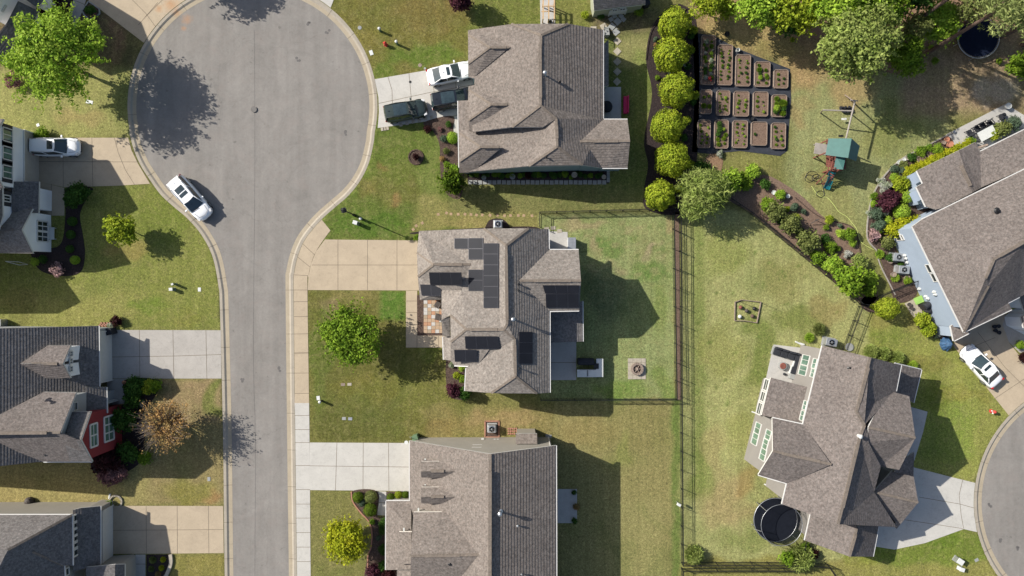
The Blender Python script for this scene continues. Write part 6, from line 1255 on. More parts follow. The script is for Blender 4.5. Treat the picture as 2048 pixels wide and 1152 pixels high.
# ------------------------------------------------------------ cars
def car(px, py, ang, L, W, H, mat, label, kind='sedan', roofglass=None, hood=.26, rails=False, darkroof=False, name='parked_car'):
    c = R(px, py, H * .5); c.z = 0; o = empty(name, c, label, 'car', None, math.radians(ang)); Mz = Matrix.Rotation(math.radians(ang), 4, 'Z'); T = Matrix.Translation(c) @ Mz
    def put(m): m.v = [tuple(T @ Vector(p)) for p in m.v]; return m
    belt = H * (.60 if kind == 'suv' else .62); hb = belt * .97
    # lower body loft (x forward)
    S = []
    for t, wf, zt, zb in [(0, .60, .76, .42), (.012, .76, .90, .30), (.05, .92, 1.0, .22), (.16, 1.0, 1.03, .20), (.30, 1.0, 1.03, .2), (.5, .985, 1.0, .2), (.70, .99, .99, .2), (.82, .985, .955, .2), (.90, .92, .90, .21), (.945, .82, .83, .24), (.98, .64, .73, .3), (1.0, .40, .60, .38)]:
        if kind == 'sedan' and t < .2: zt *= .97
        x = -L / 2 + t * L; w = W / 2 * wf; z = belt * zt
        S.append([(x, 0, zb), (x, w * .9, zb), (x, w, zb + .16), (x, w * 1.0, z * .62), (x, w * .985, z * .80), (x, w * .93, z * .93), (x, w * .80, z * .985), (x, w * .45, z * 1.012), (x, 0, z * 1.02)])
    m = MB(); ring = []
    for s in S:
        full = s + [(x, -y, z) for x, y, z in reversed(s[1:-1])]; ring.append(full)
    n = len(ring[0])
    for i in range(len(ring) - 1):
        for k in range(n): m.poly([ring[i][k], ring[i][(k + 1) % n], ring[i + 1][(k + 1) % n], ring[i + 1][k]])
    m.poly(list(reversed(ring[0]))); m.poly(ring[-1])
    put(m).build('body', M[mat], o, smooth=True, weld=True)
    # cabin
    if kind == 'suv': xb0, xb1, xt0, xt1 = -L * .485, L * .25, -L * .43, L * .075
    else: xb0, xb1, xt0, xt1 = -L * .36, L * .20, -L * .20, L * .03
    wb, wt = W * .455, W * .375; zt = H - .03; zb_ = belt * .98
    def cab(u, v, k):  # u along 0..1 (rear to front), v across -1..1, k height 0..1
        k2 = k; x0 = xb0 + (xt0 - xb0) * k2; x1 = xb1 + (xt1 - xb1) * k2; ww = wb + (wt - wb) * k2
        bow = .10 * (1 - v * v); x = x0 + (x1 - x0) * u; x += bow * (1 if u > .5 else -.5) * abs(2 * u - 1) ** 3
        return Vector((x, ww * v * (1 - .10 * (abs(2 * u - 1) ** 4)), zb_ + (zt - zb_) * k + .05 * k * (1 - v * v) * (1 - (2 * u - 1) ** 2)))
    def grid(fn, a, b, na=10, nb=8):
        g = MB(); P = [[fn(a[0] + (a[1] - a[0]) * i / na, b[0] + (b[1] - b[0]) * j / nb) for j in range(nb + 1)] for i in range(na + 1)]
        for i in range(na):
            for j in range(nb): g.poly([P[i][j], P[i + 1][j], P[i + 1][j + 1], P[i][j + 1]])
        return g
    roof = grid(lambda u, v: cab(u, v, 1), (0, 1), (-1, 1)); rf = put(roof).build('roof', M['car_glass' if darkroof else mat], o, smooth=True, weld=True)
    put(grid(lambda k, v: cab(1, v, k), (0, 1), (-.93, .93), 6, 8)).build('windshield', M['car_glass'], o, smooth=True, weld=True)
    put(grid(lambda k, v: cab(0, v, k), (0, 1), (-.9, .9), 6, 8)).build('rear_window', M['car_glass'], o, smooth=True, weld=True)
    for s in (-1, 1):
        put(grid(lambda u, k: cab(u, s, .08 + k * .84), (.07, .93), (0, 1), 10, 3)).build('side_window', M['car_glass'], o, smooth=True, weld=True)
        pm = MB()
        for u in (0, 1): pm.tube([cab(u, s * .97, -.05), cab(u, s * .97, .5), cab(u, s * .97, 1.0)], .045, 6)
        pm.tube([cab(0.0, s, 1), cab(.5, s, 1), cab(1, s, 1)], .035, 6); pm.tube([cab(.5, s, 0), cab(.5, s, 1)], .03, 6); pm.tube([cab(0, s, 0), cab(1, s, 0)], .03, 6)
        put(pm).build('pillar', M[mat], o, smooth=True)
    for i in (0, 1):
        fr = MB(); p = [cab(i, -1, 0), cab(i, -.5, 0), cab(i, 0, 0), cab(i, .5, 0), cab(i, 1, 0)]
    if roofglass:
        for (u0, u1, v) in roofglass:
            g = grid(lambda u, w_: cab(u, w_, 1) + Vector((0, 0, .012)), (u0, u1), (-v, v), 4, 4); put(g).build('sunroof', M['car_glass'], rf, smooth=True, weld=True)
    if rails:
        for s in (-1, 1): put(MB().tube([cab(.06, s * .95, 1.02), cab(.3, s * .95, 1.08), cab(.7, s * .95, 1.08), cab(.93, s * .95, 1.02)], .022, 6)).build('roof_rail', M['black' if mat != 'car_white' else 'chrome'], rf, smooth=True)
    put(MB().box((xt0 + .3, 0, H + .05), (.18, .05, .06))).build('antenna', M['black' if darkroof else mat], rf)
    for x in (-L * .31, L * .32):
        for s in (-1, 1):
            r = .33 if kind == 'sedan' else .37; wl = MB(); y = s * (W / 2 - .11)
            wl.tube([(x, y - .11, r), (x, y - .09, r), (x, y + .09, r), (x, y + .11, r)], [r * .9, r, r, r * .9], 20)
            wo = put(wl).build('wheel', M['rubber'], o, smooth=True); put(MB().tube([(x, y - .115, r), (x, y + .115, r)], r * .62, 16)).build('rim', M['steel'], wo)
            ar = MB().tube([(x + math.cos(a) * (r + .05), s * (W / 2 - .01), r + math.sin(a) * (r + .05)) for a in [math.pi * k / 10 for k in range(11)]], .03, 5); put(ar).build('wheel_arch', M['black'], o)
    for s in (-1, 1):
        y = s * W * .36
        put(MB().poly([(L * .405, y - .10, belt * .80), (L * .475, y - .16 * s - .05, belt * .745), (L * .485, y - .3 * s, belt * .72), (L * .44, y - .22 * s, belt * .84)]).box((L * .44, s * W * .385, belt * .80), (.34, .20, .10), s * -.35)).build('headlight', M['lamp_clear'], o, bevel=.02)
        put(MB().box((-L * .478, s * W * .385, belt * .84), (.16, .22, .2), s * .2)).build('taillight', M['lamp_red'], o, bevel=.02)
        mm = MB().box((L * (.16 if kind == 'suv' else .135), s * (W / 2 + .08), belt * 1.03), (.14, .24, .15)); mm.tube([(L * .15, s * W * .46, belt * .98), (L * .14, s * (W / 2 + .03), belt)], .025, 5)
        put(mm).build('mirror', M[mat], o, bevel=.03)
    g = MB().box((L * .487, 0, belt * .5), (.06, W * .5, .22)); g.tube([(L * .30, -W * .34, belt * 1.0), (L * .42, -W * .28, belt * .9), (L * .45, 0, belt * .87), (L * .42, W * .28, belt * .9), (L * .30, W * .34, belt * 1.0)], .012, 4)
    put(g).build('grille', M['black'], o)
    put(MB().bar((xb1 + .02, -W * .36, belt * 1.03), (xb1 + .14, W * .05, belt * 1.03), .03)).build('wiper', M['black'], o)
    return o
mv = car(379, 396, -49, 5.1, 1.97, 1.78, 'car_white', 'white minivan parked along the kerb of the turning circle', 'suv', [(.36, .60, .62), (.64, .78, .62)], rails=True); mv.location.z = -0.1
car(111, 293.5, 0, 4.75, 1.88, 1.72, 'car_white', 'white hatchback car parked on the driveway beside the white shuttered house', 'suv', [(.72, .93, .6)], rails=True)
car(900, 146, 12, 4.75, 1.83, 1.47, 'car_white', 'white sedan nosed under the roof of the top middle house', 'sedan', [(.60, .86, .6)])
car(811, 221, 10, 4.4, 1.86, 1.70, 'car_green', 'dark green crossover car parked beside the brick stepping border', 'suv', [(.35, .92, .8)], rails=True)
car(906, 197.5, 9, 4.5, 1.88, 1.70, 'car_black', 'black crossover car half under the roof of the top middle house', 'suv', [(.35, .92, .8)], rails=True)
car(1963.5, 732, 132, 4.95, 1.86, 1.47, 'car_white', 'white sedan on the driveway at the right edge', 'sedan', [(.62, .84, .6)])

# ------------------------------------------------------------ street things
lp = R(687.5, 420.5, 4.5); o = empty('street_lamp', (lp.x, lp.y, 0), 'tall black post top street lamp at the kerb bend', 'street lamp')
MB().lathe((lp.x, lp.y, 0), [(.16, 0), (.14, .5), (.07, .6), (.055, 3.9), (.08, 4.0)], 14).build('pole', M['black'], o)
m = MB(); m.box((lp.x, lp.y, 4.08), (.34, .34, .06), .2).box((lp.x, lp.y, 4.5), (.46, .46, .06), .2).lathe((lp.x, lp.y, 4.53), [(.3, 0), (.12, .16), (.03, .22)], 4)
for sx in (-1, 1):
    for sy in (-1, 1): m.bar((lp.x + sx * .15, lp.y + sy * .15, 4.1), (lp.x + sx * .2, lp.y + sy * .2, 4.5), .03)
m.build('lantern', M['black'], o)
def pedestal(px, py, lab, w=.42, h=.75, mat='plastic_white', rz=.4, cat='utility box'):
    o = empty('utility_box', R(px, py), lab, cat); c = R(px, py)
    MB().box(c + Vector((0, 0, h / 2)), (w, w * .8, h), rz).build('cabinet', M[mat], o, bevel=.03); MB().box(c + Vector((0, 0, h + .03)), (w * 1.1, w * .9, .06), rz).build('lid', M['plastic_white'], o, bevel=.02)
    MB().box(c + Vector((0, 0, .01)), (w * 1.1, w * .95, .04), rz).build('base', M['stone_grey'], o)
def marker(px, py, lab, h=.85, r=.12, mat='plastic_green', top='plastic_white'):
    c = R(px, py); o = empty('marker_post', c, lab, 'utility post'); MB().tube([c, c + Vector((0, 0, h))], r, 14).build('post', M[mat], o); MB().lathe(c + Vector((0, 0, h)), [(r * 1.25, 0), (r * 1.2, .06), (r * .5, .12)], 14).build('cap', M[top], o)
M['manhole'] = plain('iron cover', alb(128, 124, 120), .7)
def lid(px, py, lab, w=.42, l=.3, rz=0.0, mat='plastic_white', rnd=False, name='cover_plate', z=.02):
    c = R(px, py); m = MB()
    if rnd: m.lathe(c, [(w / 2, 0), (w / 2, z), (w / 2 - .03, z + .008), (.001, z + .008)], 20)
    else: m.box(c + Vector((0, 0, z / 2)), (w, l, z + .02), rz)
    tag(m.build(name, M[mat]), lab, 'cover plate')
pedestal(714, 446.5, 'green and white utility box beside the street lamp', .42, .85, 'plastic_green', -.3)
marker(723.5, 438.5, 'short green post with white cap beside the street lamp', .6)
marker(761, 62.5, 'upper capped green post on the top lawn', .75); marker(795, 89, 'right capped green post on the top lawn', .85)
marker(643.5, 801.5, 'capped black post near the sidewalk', .75, .12, 'black'); pedestal(352, 568.5, 'upper small white utility box on the left lawn', .22, .75, 'plastic_green'); pedestal(347.5, 578.5, 'lower small white utility box on the left lawn', .34, .6, 'plastic_green', .1)
pedestal(1912, 1118, 'larger white utility box beside the right turning circle', .62, .7, 'steel', -.6); pedestal(1918, 1135.5, 'smaller grey utility box beside the right turning circle', .45, .5, 'plastic_white', -.3)
for x, y, lab in [(772, 90, 'red fire hydrant on the top lawn'), (1982, 822, 'red and white fire hydrant near the right turning circle')]:
    c = R(x, y); o = empty('fire_hydrant', c, lab, 'fire hydrant'); MB().lathe(c, [(.2, 0), (.2, .05), (.13, .08), (.13, .5), (.17, .52), (.16, .62), (.08, .72), (.04, .78)], 16).build('barrel', M['hydrant'], o)
    m = MB().tube([c + Vector((-.24, .1, .42)), c + Vector((.24, -.1, .42))], .07, 10); m.tube([c + Vector((0, 0, .4)), c + Vector((-.12, -.22, .4))], .08, 10); m.build('nozzle', M['plastic_white' if x > 1000 else 'hydrant'], o)
lid(719.5, 55.5, 'round pale valve cover at the edge of the top lawn', .4, rnd=True, mat='stone_grey'); lid(742.5, 105.5, 'rectangular pale meter cover on the top lawn', .35, .5, .35); lid(840, 130.5, 'round brownish cover beside the white sedan', .4, rnd=True, mat='wood'); lid(850, 137, 'small dark round cover by the driveway edge', .25, rnd=True, mat='stone_grey')
lid(507.5, 218.5, 'round manhole cover in the middle of the turning circle', .62, rnd=True, mat='manhole', name='manhole_cover', z=-.092); lid(820.5, 164, 'black round drain cover in the pale driveway', .28, rnd=True, mat='black', z=.03)
lid(636.5, 796, 'white meter cover near the sidewalk', .33, .42, .1); lid(686, 769, 'left reddish cover plate in the front lawn', .42, .28, mat='wood'); lid(699, 768.5, 'right reddish cover plate in the front lawn', .42, .28, mat='stone'); lid(688, 837, 'left grey cover plate in the front lawn', .4, .3, mat='stone_grey'); lid(700.5, 837.5, 'right grey cover plate in the front lawn', .4, .3, mat='steel')
lid(399, 579, 'small white cover in the left lawn', .3, .4, mat='plastic_white'); lid(418, 958, 'pale green cover in the lower left verge', .3, .42, mat='stone_grey'); lid(179, 204, 'white cover plate under the big bright tree', .7, .35, -.2); lid(1953, 1120, 'pale cover plate near the right kerb', .4, .3, .5, mat='stone_grey'); lid(76, 250, 'small white plate in the lawn behind the white car', .3, .3, .4)
lid(1097, 872, 'pale green lid at the north east corner of the lower middle house', .6, .3, -.1, mat='stone_grey')
def ac(px, py, lab, w=.8, l=.75, h=.8, rz=0.0, mat='steel'):
    c = R(px, py); o = empty('air_conditioner', c, lab, 'air conditioner'); MB().box(c + Vector((0, 0, h / 2 + .05)), (w, l, h), rz).build('cabinet', M[mat], o, bevel=.04)
    MB().lathe(c + Vector((0, 0, h + .055)), [(.30, 0), (.30, .03), (.25, .035), (.24, .0)], 24).build('fan_ring', M['chrome'], o); f = MB()
    MB().lathe(c + Vector((0, 0, h + .052)), [(.24, .006), (.001, .006)], 24).build('fan_opening', M['black'], o)
    for k in range(6): a = k * math.pi / 3; f.bar(c + Vector((0, 0, h + .07)), c + Vector((math.cos(a) * .27, math.sin(a) * .27, h + .07)), .02, .01)
    f.lathe(c + Vector((0, 0, h + .07)), [(.09, 0), (.08, .03), (.001, .04)], 12); f.build('fan_guard', M['steel'], o)
    MB().box(c + Vector((0, 0, .03)), (w + .2, l + .2, .06), rz).build('pad', M['stone_grey'], o)
ac(996, 449.5, 'silver air conditioner on dark mulch beside the solar house'); ac(984, 855, 'grey air conditioner on the brick edged square by the beige wall'); ac(1656, 683.5, 'grey air conditioner at the north corner of the rotated house', 1.15, .75, .8, -.2)
ac(1789, 515, 'upper grey air conditioner beside the pale blue wall', 1.1, .8, .8, -.1); ac(1799.5, 540, 'lower grey air conditioner beside the pale blue wall', 1.1, .8, .8, -.1)

# stepping stones
def stone(px, py, w, l, rz, lab, grp, mat='stone', z=.05):
    return tag(MB().box(R(px, py) + Vector((0, 0, z / 2)), (w, l, z), rz).build('stepping_stone', M[mat]), lab, 'stepping stone', grp)
G1 = 'square pavers between shed and patio'
for x, y, s, a in [(1229, 32, .42, .4), (1242, 32, .42, .8), (1222, 39, .42, .5), (1247, 39, .42, .85), (1235, 43, .62, .75), (1224, 53, .6, .85), (1232, 64, .6, .7)]: stone(x, y, s, s, a, 'diamond laid grey paver of the cluster in front of the shed', 'pavers in front of the shed', 'stone_grey')
for x, y in [(1207, 53)]: stone(x, y, .6, .55, .5, 'tilted pale paver at the stair foot', None)
stone(1187, 56, .6, .3, 0, 'half hidden pale paver at the roof edge', None)
for x, y in [(1234.5, 82.5), (1234.5, 103), (1234.5, 123.5), (1234.5, 143.5), (1234, 163.5)]: stone(x, y, .6, .6, .785, 'diamond laid pale paver in the row beside the top middle house', G1, 'stone')
for k in range(29): stone(941 + k * 9.55, 364.5 + (k % 3) * .3, .40, .42, 0, 'grey paver in the straight row below the narrow south bed', 'pavers along the narrow south bed', 'stone_grey')
for k in range(5): stone(1216.5, 342 + k * 5, .3, .24, 0, 'small paver at the right end of the narrow south bed', 'small pavers at the end of the south bed', 'stone_grey')
for x, y in [(876.5, 428.5), (893, 426), (902, 428), (916.5, 428.5), (930, 428.5), (942, 429), (953, 430), (964.5, 430), (980, 430.5), (995, 430.5), (1009, 431.5), (1021, 431), (1036.5, 431), (1047.5, 431), (1064, 431.5)]: stone(x, y, .27, .27, (x * .7) % 1 - .5, 'small tan stepping stone in the row through the side lawn', 'tan stepping stones in the side lawn', 'stone_tan', .02)
for x, y in [(826.5, 459), (832.5, 451.5), (844.5, 446)]: stone(x, y, .27, .27, .6, 'tan stepping stone of the three by the driveway corner', 'three tan stepping stones at the driveway corner', 'stone_tan', .02)
for k in range(9):
    t = k / 8; stone(765 + 38 * t + (60 * t if t > .3 else 0) * 1.0, 258.5 - 7 * t - (17 * t if t > .3 else 0), .32, .34, .2, 'brick paver in the border below the pale driveway', 'brick pavers below the pale driveway', 'stone')
for x, y in [(1093, 458), (1106, 456), (1119, 462)]: stone(x, y, .0 + .5, .35, .1, 'flat rock at the corner gate of the solar house', 'rocks at the corner gate', 'stone')

# chairs on the chequered patio
def lounge(px, py, rz, lab, col='wood_dark', grp=None):
    c = R(px, py); o = empty('patio_chair', c, lab, 'chair', grp, rz); T = Matrix.Translation(c) @ Matrix.Rotation(rz, 4, 'Z')
    def put(m): m.v = [tuple(T @ Vector(p)) for p in m.v]; return m
    put(MB().box((0, 0, .38), (.55, .55, .08))).build('seat', M[col], o, bevel=.02); put(MB().box((-.27, 0, .68), (.07, .55, .58), 0, 0, Matrix.Rotation(-.2, 3, 'Y'))).build('backrest', M[col], o, bevel=.02)
    for s in (-1, 1): put(MB().box((0, s * .3, .58), (.6, .06, .05))).build('armrest', M[col], o)
    for sx in (-1, 1):
        for sy in (-1, 1): put(MB().box((sx * .24, sy * .25, .18), (.05, .05, .36))).build('leg', M[col], o)
    return o
M['wood_dark'] = plain('dark wood', (.06, .05, .045, 1), .7)
lounge(876, 609, 2.6, 'upper dark chair on the chequered patio'); lounge(877, 633.5, 2.9, 'lower dark chair on the chequered patio')
# fire pit
c = R(1273.5, 737.5); o = empty('fire_pit', c, 'round stone fire pit on a square of pavers in the rear lawn', 'fire pit')
m = MB()
for i in range(4):
    for j in range(5): m.box(c + Vector((-.69 + i * .46, -.86 + j * .43, .03)), (.44, .41, .06))
m.build('paver_base', M['stone'], o)
m = MB()
for k in range(14):
    a = 2 * math.pi * k / 14
    for z in (0, 1): m.box(c + Vector((math.cos(a + z * .2) * .52, math.sin(a + z * .2) * .52, .14 + z * .16)), (.22, .22, .15), a + z * .2)
m.build('stone_ring', M['wood'], o); MB().lathe(c, [(.43, .06), (.43, .12), (.001, .14)], 20).build('ash', M['ash'], o)
m = MB()
for k in range(6): a = k * 1.05; m.tube([c + Vector((math.cos(a) * .35, math.sin(a) * .35, .18)), c + Vector((-math.cos(a) * .1, -math.sin(a) * .1, .3))], .05, 6)
m.build('firewood', M['bark_pale'], o)
# outdoor kitchen
c = R(1177, 733.5); o = empty('outdoor_kitchen', c, 'white outdoor kitchen counter with covered grill beside the rear patio', 'outdoor kitchen')
MB().box(R(1165, 747) * 0 + R(1172, 744.5) + Vector((0, 0, .45)), (1.9, .62, .9)).box(R(1197, 734) + Vector((0, 0, .45)), (.6, 1.7, .9)).build('counter', M['stone_grey'], o); MB().box(R(1172, 744.5) + Vector((0, 0, .93)), (2.0, .75, .06)).box(R(1197, 733.5) + Vector((0, 0, .935)), (.7, 1.85, .06)).build('countertop', M['plastic_white'], o)
g = MB(); g.box(R(1170, 722) + Vector((0, 0, .5)), (1.6, .62, 1.0)); g.tube([R(1155, 721) + Vector((0, 0, 1.0)), R(1186, 721) + Vector((0, 0, 1.0))], .32, 14); g.build('grill_cover', M['cushion'], o)
for x in (1165, 1181): MB().box(R(x, 744.5) + Vector((0, 0, .985)), (.62, .5, .04)).build('sink_lid', M['plastic_white'], o)
m = MB(); m.box(R(1173, 744) + Vector((0, 0, 1.0)), (.05, .62, .05)); m.box(R(1190, 730) + Vector((0, 0, 1.0)), (.5, .55, .08)); m.build('trim_bar', M['black'], o)
tag(MB().box(R(1142, 488) + Vector((0, 0, .45)), (.75, 1.1, .9)).box(R(1142, 488) + Vector((0, 0, .93)), (.85, 1.2, .06)).build('storage_box', M['steel'], bevel=.03), 'grey storage box beside the corner gate pad', 'storage box')
tag(MB().box(R(1250.5, 212) + Vector((0, 0, .35)), (.5, 1.75, .35)).box(R(1254, 212) + Vector((0, 0, .65)), (.12, 1.75, .5)).build('garden_bench', M['pink'], bevel=.04), 'bench with magenta cushions behind the top middle house', 'bench')
tag(MB().lathe(R(1212, 216), [(.55, .35), (.6, .5), (.5, .9), (.1, 1.0)], 24).build('covered_grill', M['cushion']), 'round thing under black cover on the shaded patio at the top', 'covered grill')

# play square with balls
c = R(1494, 622); o = empty('sandbox', c, 'low wooden frame holding playground balls in the right yard', 'play frame'); P = [(1468.5, 641), (1469.5, 604), (1482, 599.5), (1521, 604), (1513, 645.5), (1490, 641.5)]
m = MB()
for a, b in zip(P, P[1:] + P[:1]): m.bar(R(*a) + Vector((0, 0, .09)), R(*b) + Vector((0, 0, .09)), .06, .18)
m.build('frame', M['wood'], o)
for x, y, cc, lb in [(1480, 614.5, 'redwood', 'maroon ball in the wooden frame'), (1492, 621.5, 'wood_dark', 'dark ball in the middle of the wooden frame'), (1507.5, 617, 'black', 'black ball in the wooden frame'), (1478.5, 633, 'plastic_white', 'black and white ball in the wooden frame'), (1503.5, 632, 'bark', 'brown bowl in the wooden frame')]:
    b = tag(MB().lathe(R(x, y) + Vector((0, 0, .03)), [(.001, 0), (.12, .02), (.19, .1), (.2, .18), (.17, .27), (.1, .33), (.001, .36)], 16).build('ball', M[cc], smooth=True), lb, 'ball')
for (x, y, x2, y2) in [(1471, 591, 1496, 618), (1519, 596, 1535, 611)]:
    p = R(x, y); q = R(x + 2, y + 4) + Vector((0, 0, 1.1)); tag(MB().tube([R(x + 8, y + 12), R(x + 8, y + 12) + Vector((.05, 0, 1.3))], .02, 6).build('pole', M['black']), 'thin black pole at the %s corner of the wooden ball frame' % ('left' if x < 1500 else 'right'), 'pole')

# trampolines
def trampoline(px, py, r, lab, net=0.0, lean=None):
    c = R(px, py, .75); c.z = 0; o = empty('trampoline', c, lab, 'trampoline'); n = 48
    C_ = lambda rr, z: [c + Vector((math.cos(2 * math.pi * k / n) * rr, math.sin(2 * math.pi * k / n) * rr, z)) for k in range(n + 1)]
    MB().tube(C_(r, .75), .035, 8, cap=False).build('rim', M['steel'], o, smooth=True); MB().lathe(c, [(r * .93, .74), (.001, .72)], 48).build('mat', M['trampbed'], o)
    m = MB()
    for k in range(72): a = 2 * math.pi * k / 72; m.bar(c + Vector((math.cos(a) * r * .93, math.sin(a) * r * .93, .74)), c + Vector((math.cos(a) * r, math.sin(a) * r, .75)), .02)
    m.build('springs', M['steel'], o)
    for k in range(6):
        a = math.pi * k / 3 + .3; MB().tube([c + Vector((math.cos(a) * r, math.sin(a) * r, .75)), c + Vector((math.cos(a) * r * 1.02, math.sin(a) * r * 1.02, 0))], .03, 6).build('leg', M['steel'], o)
    if net:
        MB().lathe(c, [(r * .93, .77), (r * 1.03, .76)], 48).build('pad', M['netting'], o)
        MB().tube(C_(r * .93, net), .022, 6, cap=False).build('net_hoop', M['steel'], o, smooth=True); nm_ = MB()
        for k in range(96):
            a = 2 * math.pi * k / 96; nm_.tube([c + Vector((math.cos(a) * r * .97, math.sin(a) * r * .97, .76)), c + Vector((math.cos(a) * r * .93, math.sin(a) * r * .93, net))], .010, 3)
        for z in np.linspace(.9, net, 14): nm_.tube(C_(r * .95, z), .010, 3, cap=False)
        nm_.build('net', M['netting'], o)
        for k in range(6):
            a = math.pi * k / 3 + .3; pl_ = [c + Vector((math.cos(a) * r * 1.06, math.sin(a) * r * 1.06, .1)), c + Vector((math.cos(a) * r * 1.14, math.sin(a) * r * 1.14, 1.3)), c + Vector((math.cos(a) * r * .95, math.sin(a) * r * .95, net))]
            MB().tube(pl_, .028, 6).build('net_pole', M['steel'], o)
trampoline(1957, 74.5, 2.13, 'large round black trampoline without net under the pines'); trampoline(1551, 1039.5, 2.2, 'round black trampoline with safety net beside the rotated house', 2.35)

# playset
H0 = R(1684, 302, 3.2); o = empty('playset', (H0.x, H0.y, 0), 'wooden playset with green roof, teal slide and red deck', 'playset')
def pq(x, y, h): return R(x, y, h)
# main tent roof: ridge slightly right
ra, rb = pq(1703, 277, 3.6), pq(1696, 316, 3.6)
m = MB(); m.poly([pq(1657, 277, 2.7), ra, rb, pq(1651, 310, 2.7)]); m.poly([ra, pq(1719, 292, 2.7), pq(1712, 322.5, 2.7), rb]); rf = m.build('roof', M['green_vinyl'], o)
rf.modifiers.new('s', 'SOLIDIFY').thickness = .03
m = MB(); m.poly([pq(1672, 311, 2.75), pq(1692, 311.5, 2.9), pq(1686, 339, 2.85), pq(1667.5, 338, 2.5)]); m.build('awning', M['green_vinyl'], o).modifiers.new('s', 'SOLIDIFY').thickness = .03
m = MB()
for x, y in [(1656, 280), (1697, 284), (1650, 306), (1692, 312), (1670, 336), (1684, 339)]: b0 = pq(x, y, 2.6); m.box((b0.x, b0.y, 1.35), (.1, .1, 2.7))
m.build('post', M['redwood'], o)
dk = MB()
for k in range(12): p = pq(1672, 283 + k * 4.6, 1.4); dk.box(p, (2.0, .21, .05), -.12)
dk.build('deck', M['redwood'], o)
m = MB(); m.box(pq(1641, 298, 1.5), (1.2, 1.1, .08), -.15)
for k in range(2): m.bar(pq(1628 + k * 3, 289 + k * 22, 1.5), pq(1628 + k * 3, 289 + k * 22, 0), .08)
m.build('side_platform', M['wood_grey'], o)
m = MB()
for k in range(9): m.bar(pq(1661 + (k * .3), 313 + k * 3.2, 2.0), pq(1668, 314 + k * 3.2, 2.0), .06)
m.bar(pq(1669, 310, 2.1), pq(1661, 340, 2.1), .08); m.bar(pq(1661, 311, 2.1), pq(1656, 340, 2.1), .08); m.bar(pq(1656, 341, 2.0), pq(1684, 341, 2.0), .08); m.build('railing', M['redwood'], o)
m = MB()  # climbing wall going down left
for k in range(7): t = k / 6; m.bar(pq(1659 - 17 * t, 346 + 20 * t, 1.4 - 1.3 * t), pq(1668 - 12 * t, 352 + 20 * t, 1.4 - 1.3 * t), .09, .03)
m.bar(pq(1657, 342, 1.45), pq(1632, 368, .05), .08); m.bar(pq(1668, 348, 1.45), pq(1650, 375, .05), .08); m.build('ladder', M['redwood'], o)
sp = [(1664, 344, 1.4), (1661, 352, 1.2), (1659, 362, .75), (1655, 371, .35), (1652, 378, .22)]; m = MB()
for a, b in zip(sp[:-1], sp[1:]):
    A, B = pq(*a), pq(*b); e = (B - A); e.z = 0; e.normalize(); n_ = Vector((-e.y, e.x, 0)) * .27; u = Vector((0, 0, .16))
    m.poly([A - n_, B - n_, B + n_, A + n_]); m.poly([A + n_, B + n_, B + n_ * 1.15 + u, A + n_ * 1.15 + u]); m.poly([B - n_, A - n_, A - n_ * 1.15 + u, B - n_ * 1.15 + u])
m.build('slide', M['slide'], o).modifiers.new('s', 'SOLIDIFY').thickness = .025
m = MB(); m.tube([pq(1692, 277, 2.7), pq(1710, 202, 2.7)], .08, 8); m.tube([pq(1646, 220, 2.3), pq(1706, 222, 2.7)], .07, 8); m.tube([pq(1701, 200, 2.72), pq(1716, 202, 2.72)], .06, 8)
m.build('beam', M['wood_grey'], o)
for a_, b_, z_ in (((1692, 312), (1684, 339), 2.2), ((1697, 284), (1692, 312), 1.9), ((1670, 336), (1684, 339), 1.6)): p_, q_ = pq(*a_, 2.6), pq(*b_, 2.6); MB().bar((p_.x, p_.y, z_ / 2), (q_.x, q_.y, z_ / 2), .04, z_).build('wall_panel', M['redwood'], o)
m = MB(); m.tube([pq(1710, 204, 2.7), pq(1705, 203, 0)], .07); m.tube([pq(1710, 204, 2.7), pq(1690, 190, 0)], .06); m.tube([pq(1646, 220, 2.3), pq(1641, 226, 0)], .06); m.tube([pq(1707, 222, 2.7), pq(1702, 228, 0)], .06); m.build('beam_leg', M['wood'], o)
m = MB(); m.box(pq(1688, 238, .5), (.5, .2, .04)); 
for s in (0, 1): m.tube([pq(1702, 236 + s * 6, 2.65), pq(1687, 236 + s * 6, .5)], .012, 4)
m.build('swing', M['plastic_white'], o); m = MB(); m.box(pq(1682, 272, .5), (.5, .2, .04))
for s in (0, 1): m.tube([pq(1695, 262 + s * 6, 2.65), pq(1682, 270 + s * 5, .5)], .012, 4)
m.build('swing', M['black'], o)
m = MB(); c = R(1692, 220)
for k in range(8): m.box(R(1683 + k * 2.6, 216 + (k % 3) * 3, .25), (.35, .3, .2), k * .7)
tag(m.build('chair_pile', M['cushion']), 'dark seat lying under the log beam of the playset', 'seat')
# hose
pts = [(1623, 372), (1634, 388), (1645, 394), (1655, 396), (1666, 408), (1678, 424), (1693, 433), (1704, 446), (1713, 458), (1717, 472), (1722, 484), (1733, 492), (1748, 500)]
P = spline(pts, 6); tag(MB().tube([R(x, y) + Vector((0, 0, .03)) for x, y in P], .028, 6).build('garden_hose', M['hose'], smooth=True), 'yellow garden hose snaking across the play lawn', 'hose')
P = []
for k, (x, y, r) in enumerate([(1624, 352, 12), (1618, 357, 9), (1632, 356, 9), (1640, 388, 8)]): P += [R(x + math.cos(a) * r, y + math.sin(a) * r * .8) + Vector((0, 0, .03 + .012 * k)) for a in np.linspace(0, 6.28, 22)]
tag(MB().tube(P, .022, 5).build('garden_hose', M['black']), 'coiled black hose left of the teal slide', 'hose')
# ladder with shadow and post in the border
tag(MB().tube([R(1620, 447) + Vector((0, 0, .3)), R(1630, 440) + Vector((0, 0, .9))], .04).tube([R(1630, 440), R(1630, 440) + Vector((0, 0, .95))], .04).build('wooden_stake', M['wood_dark']), 'leaning dark stake in the open soil of the diagonal border', 'stake')
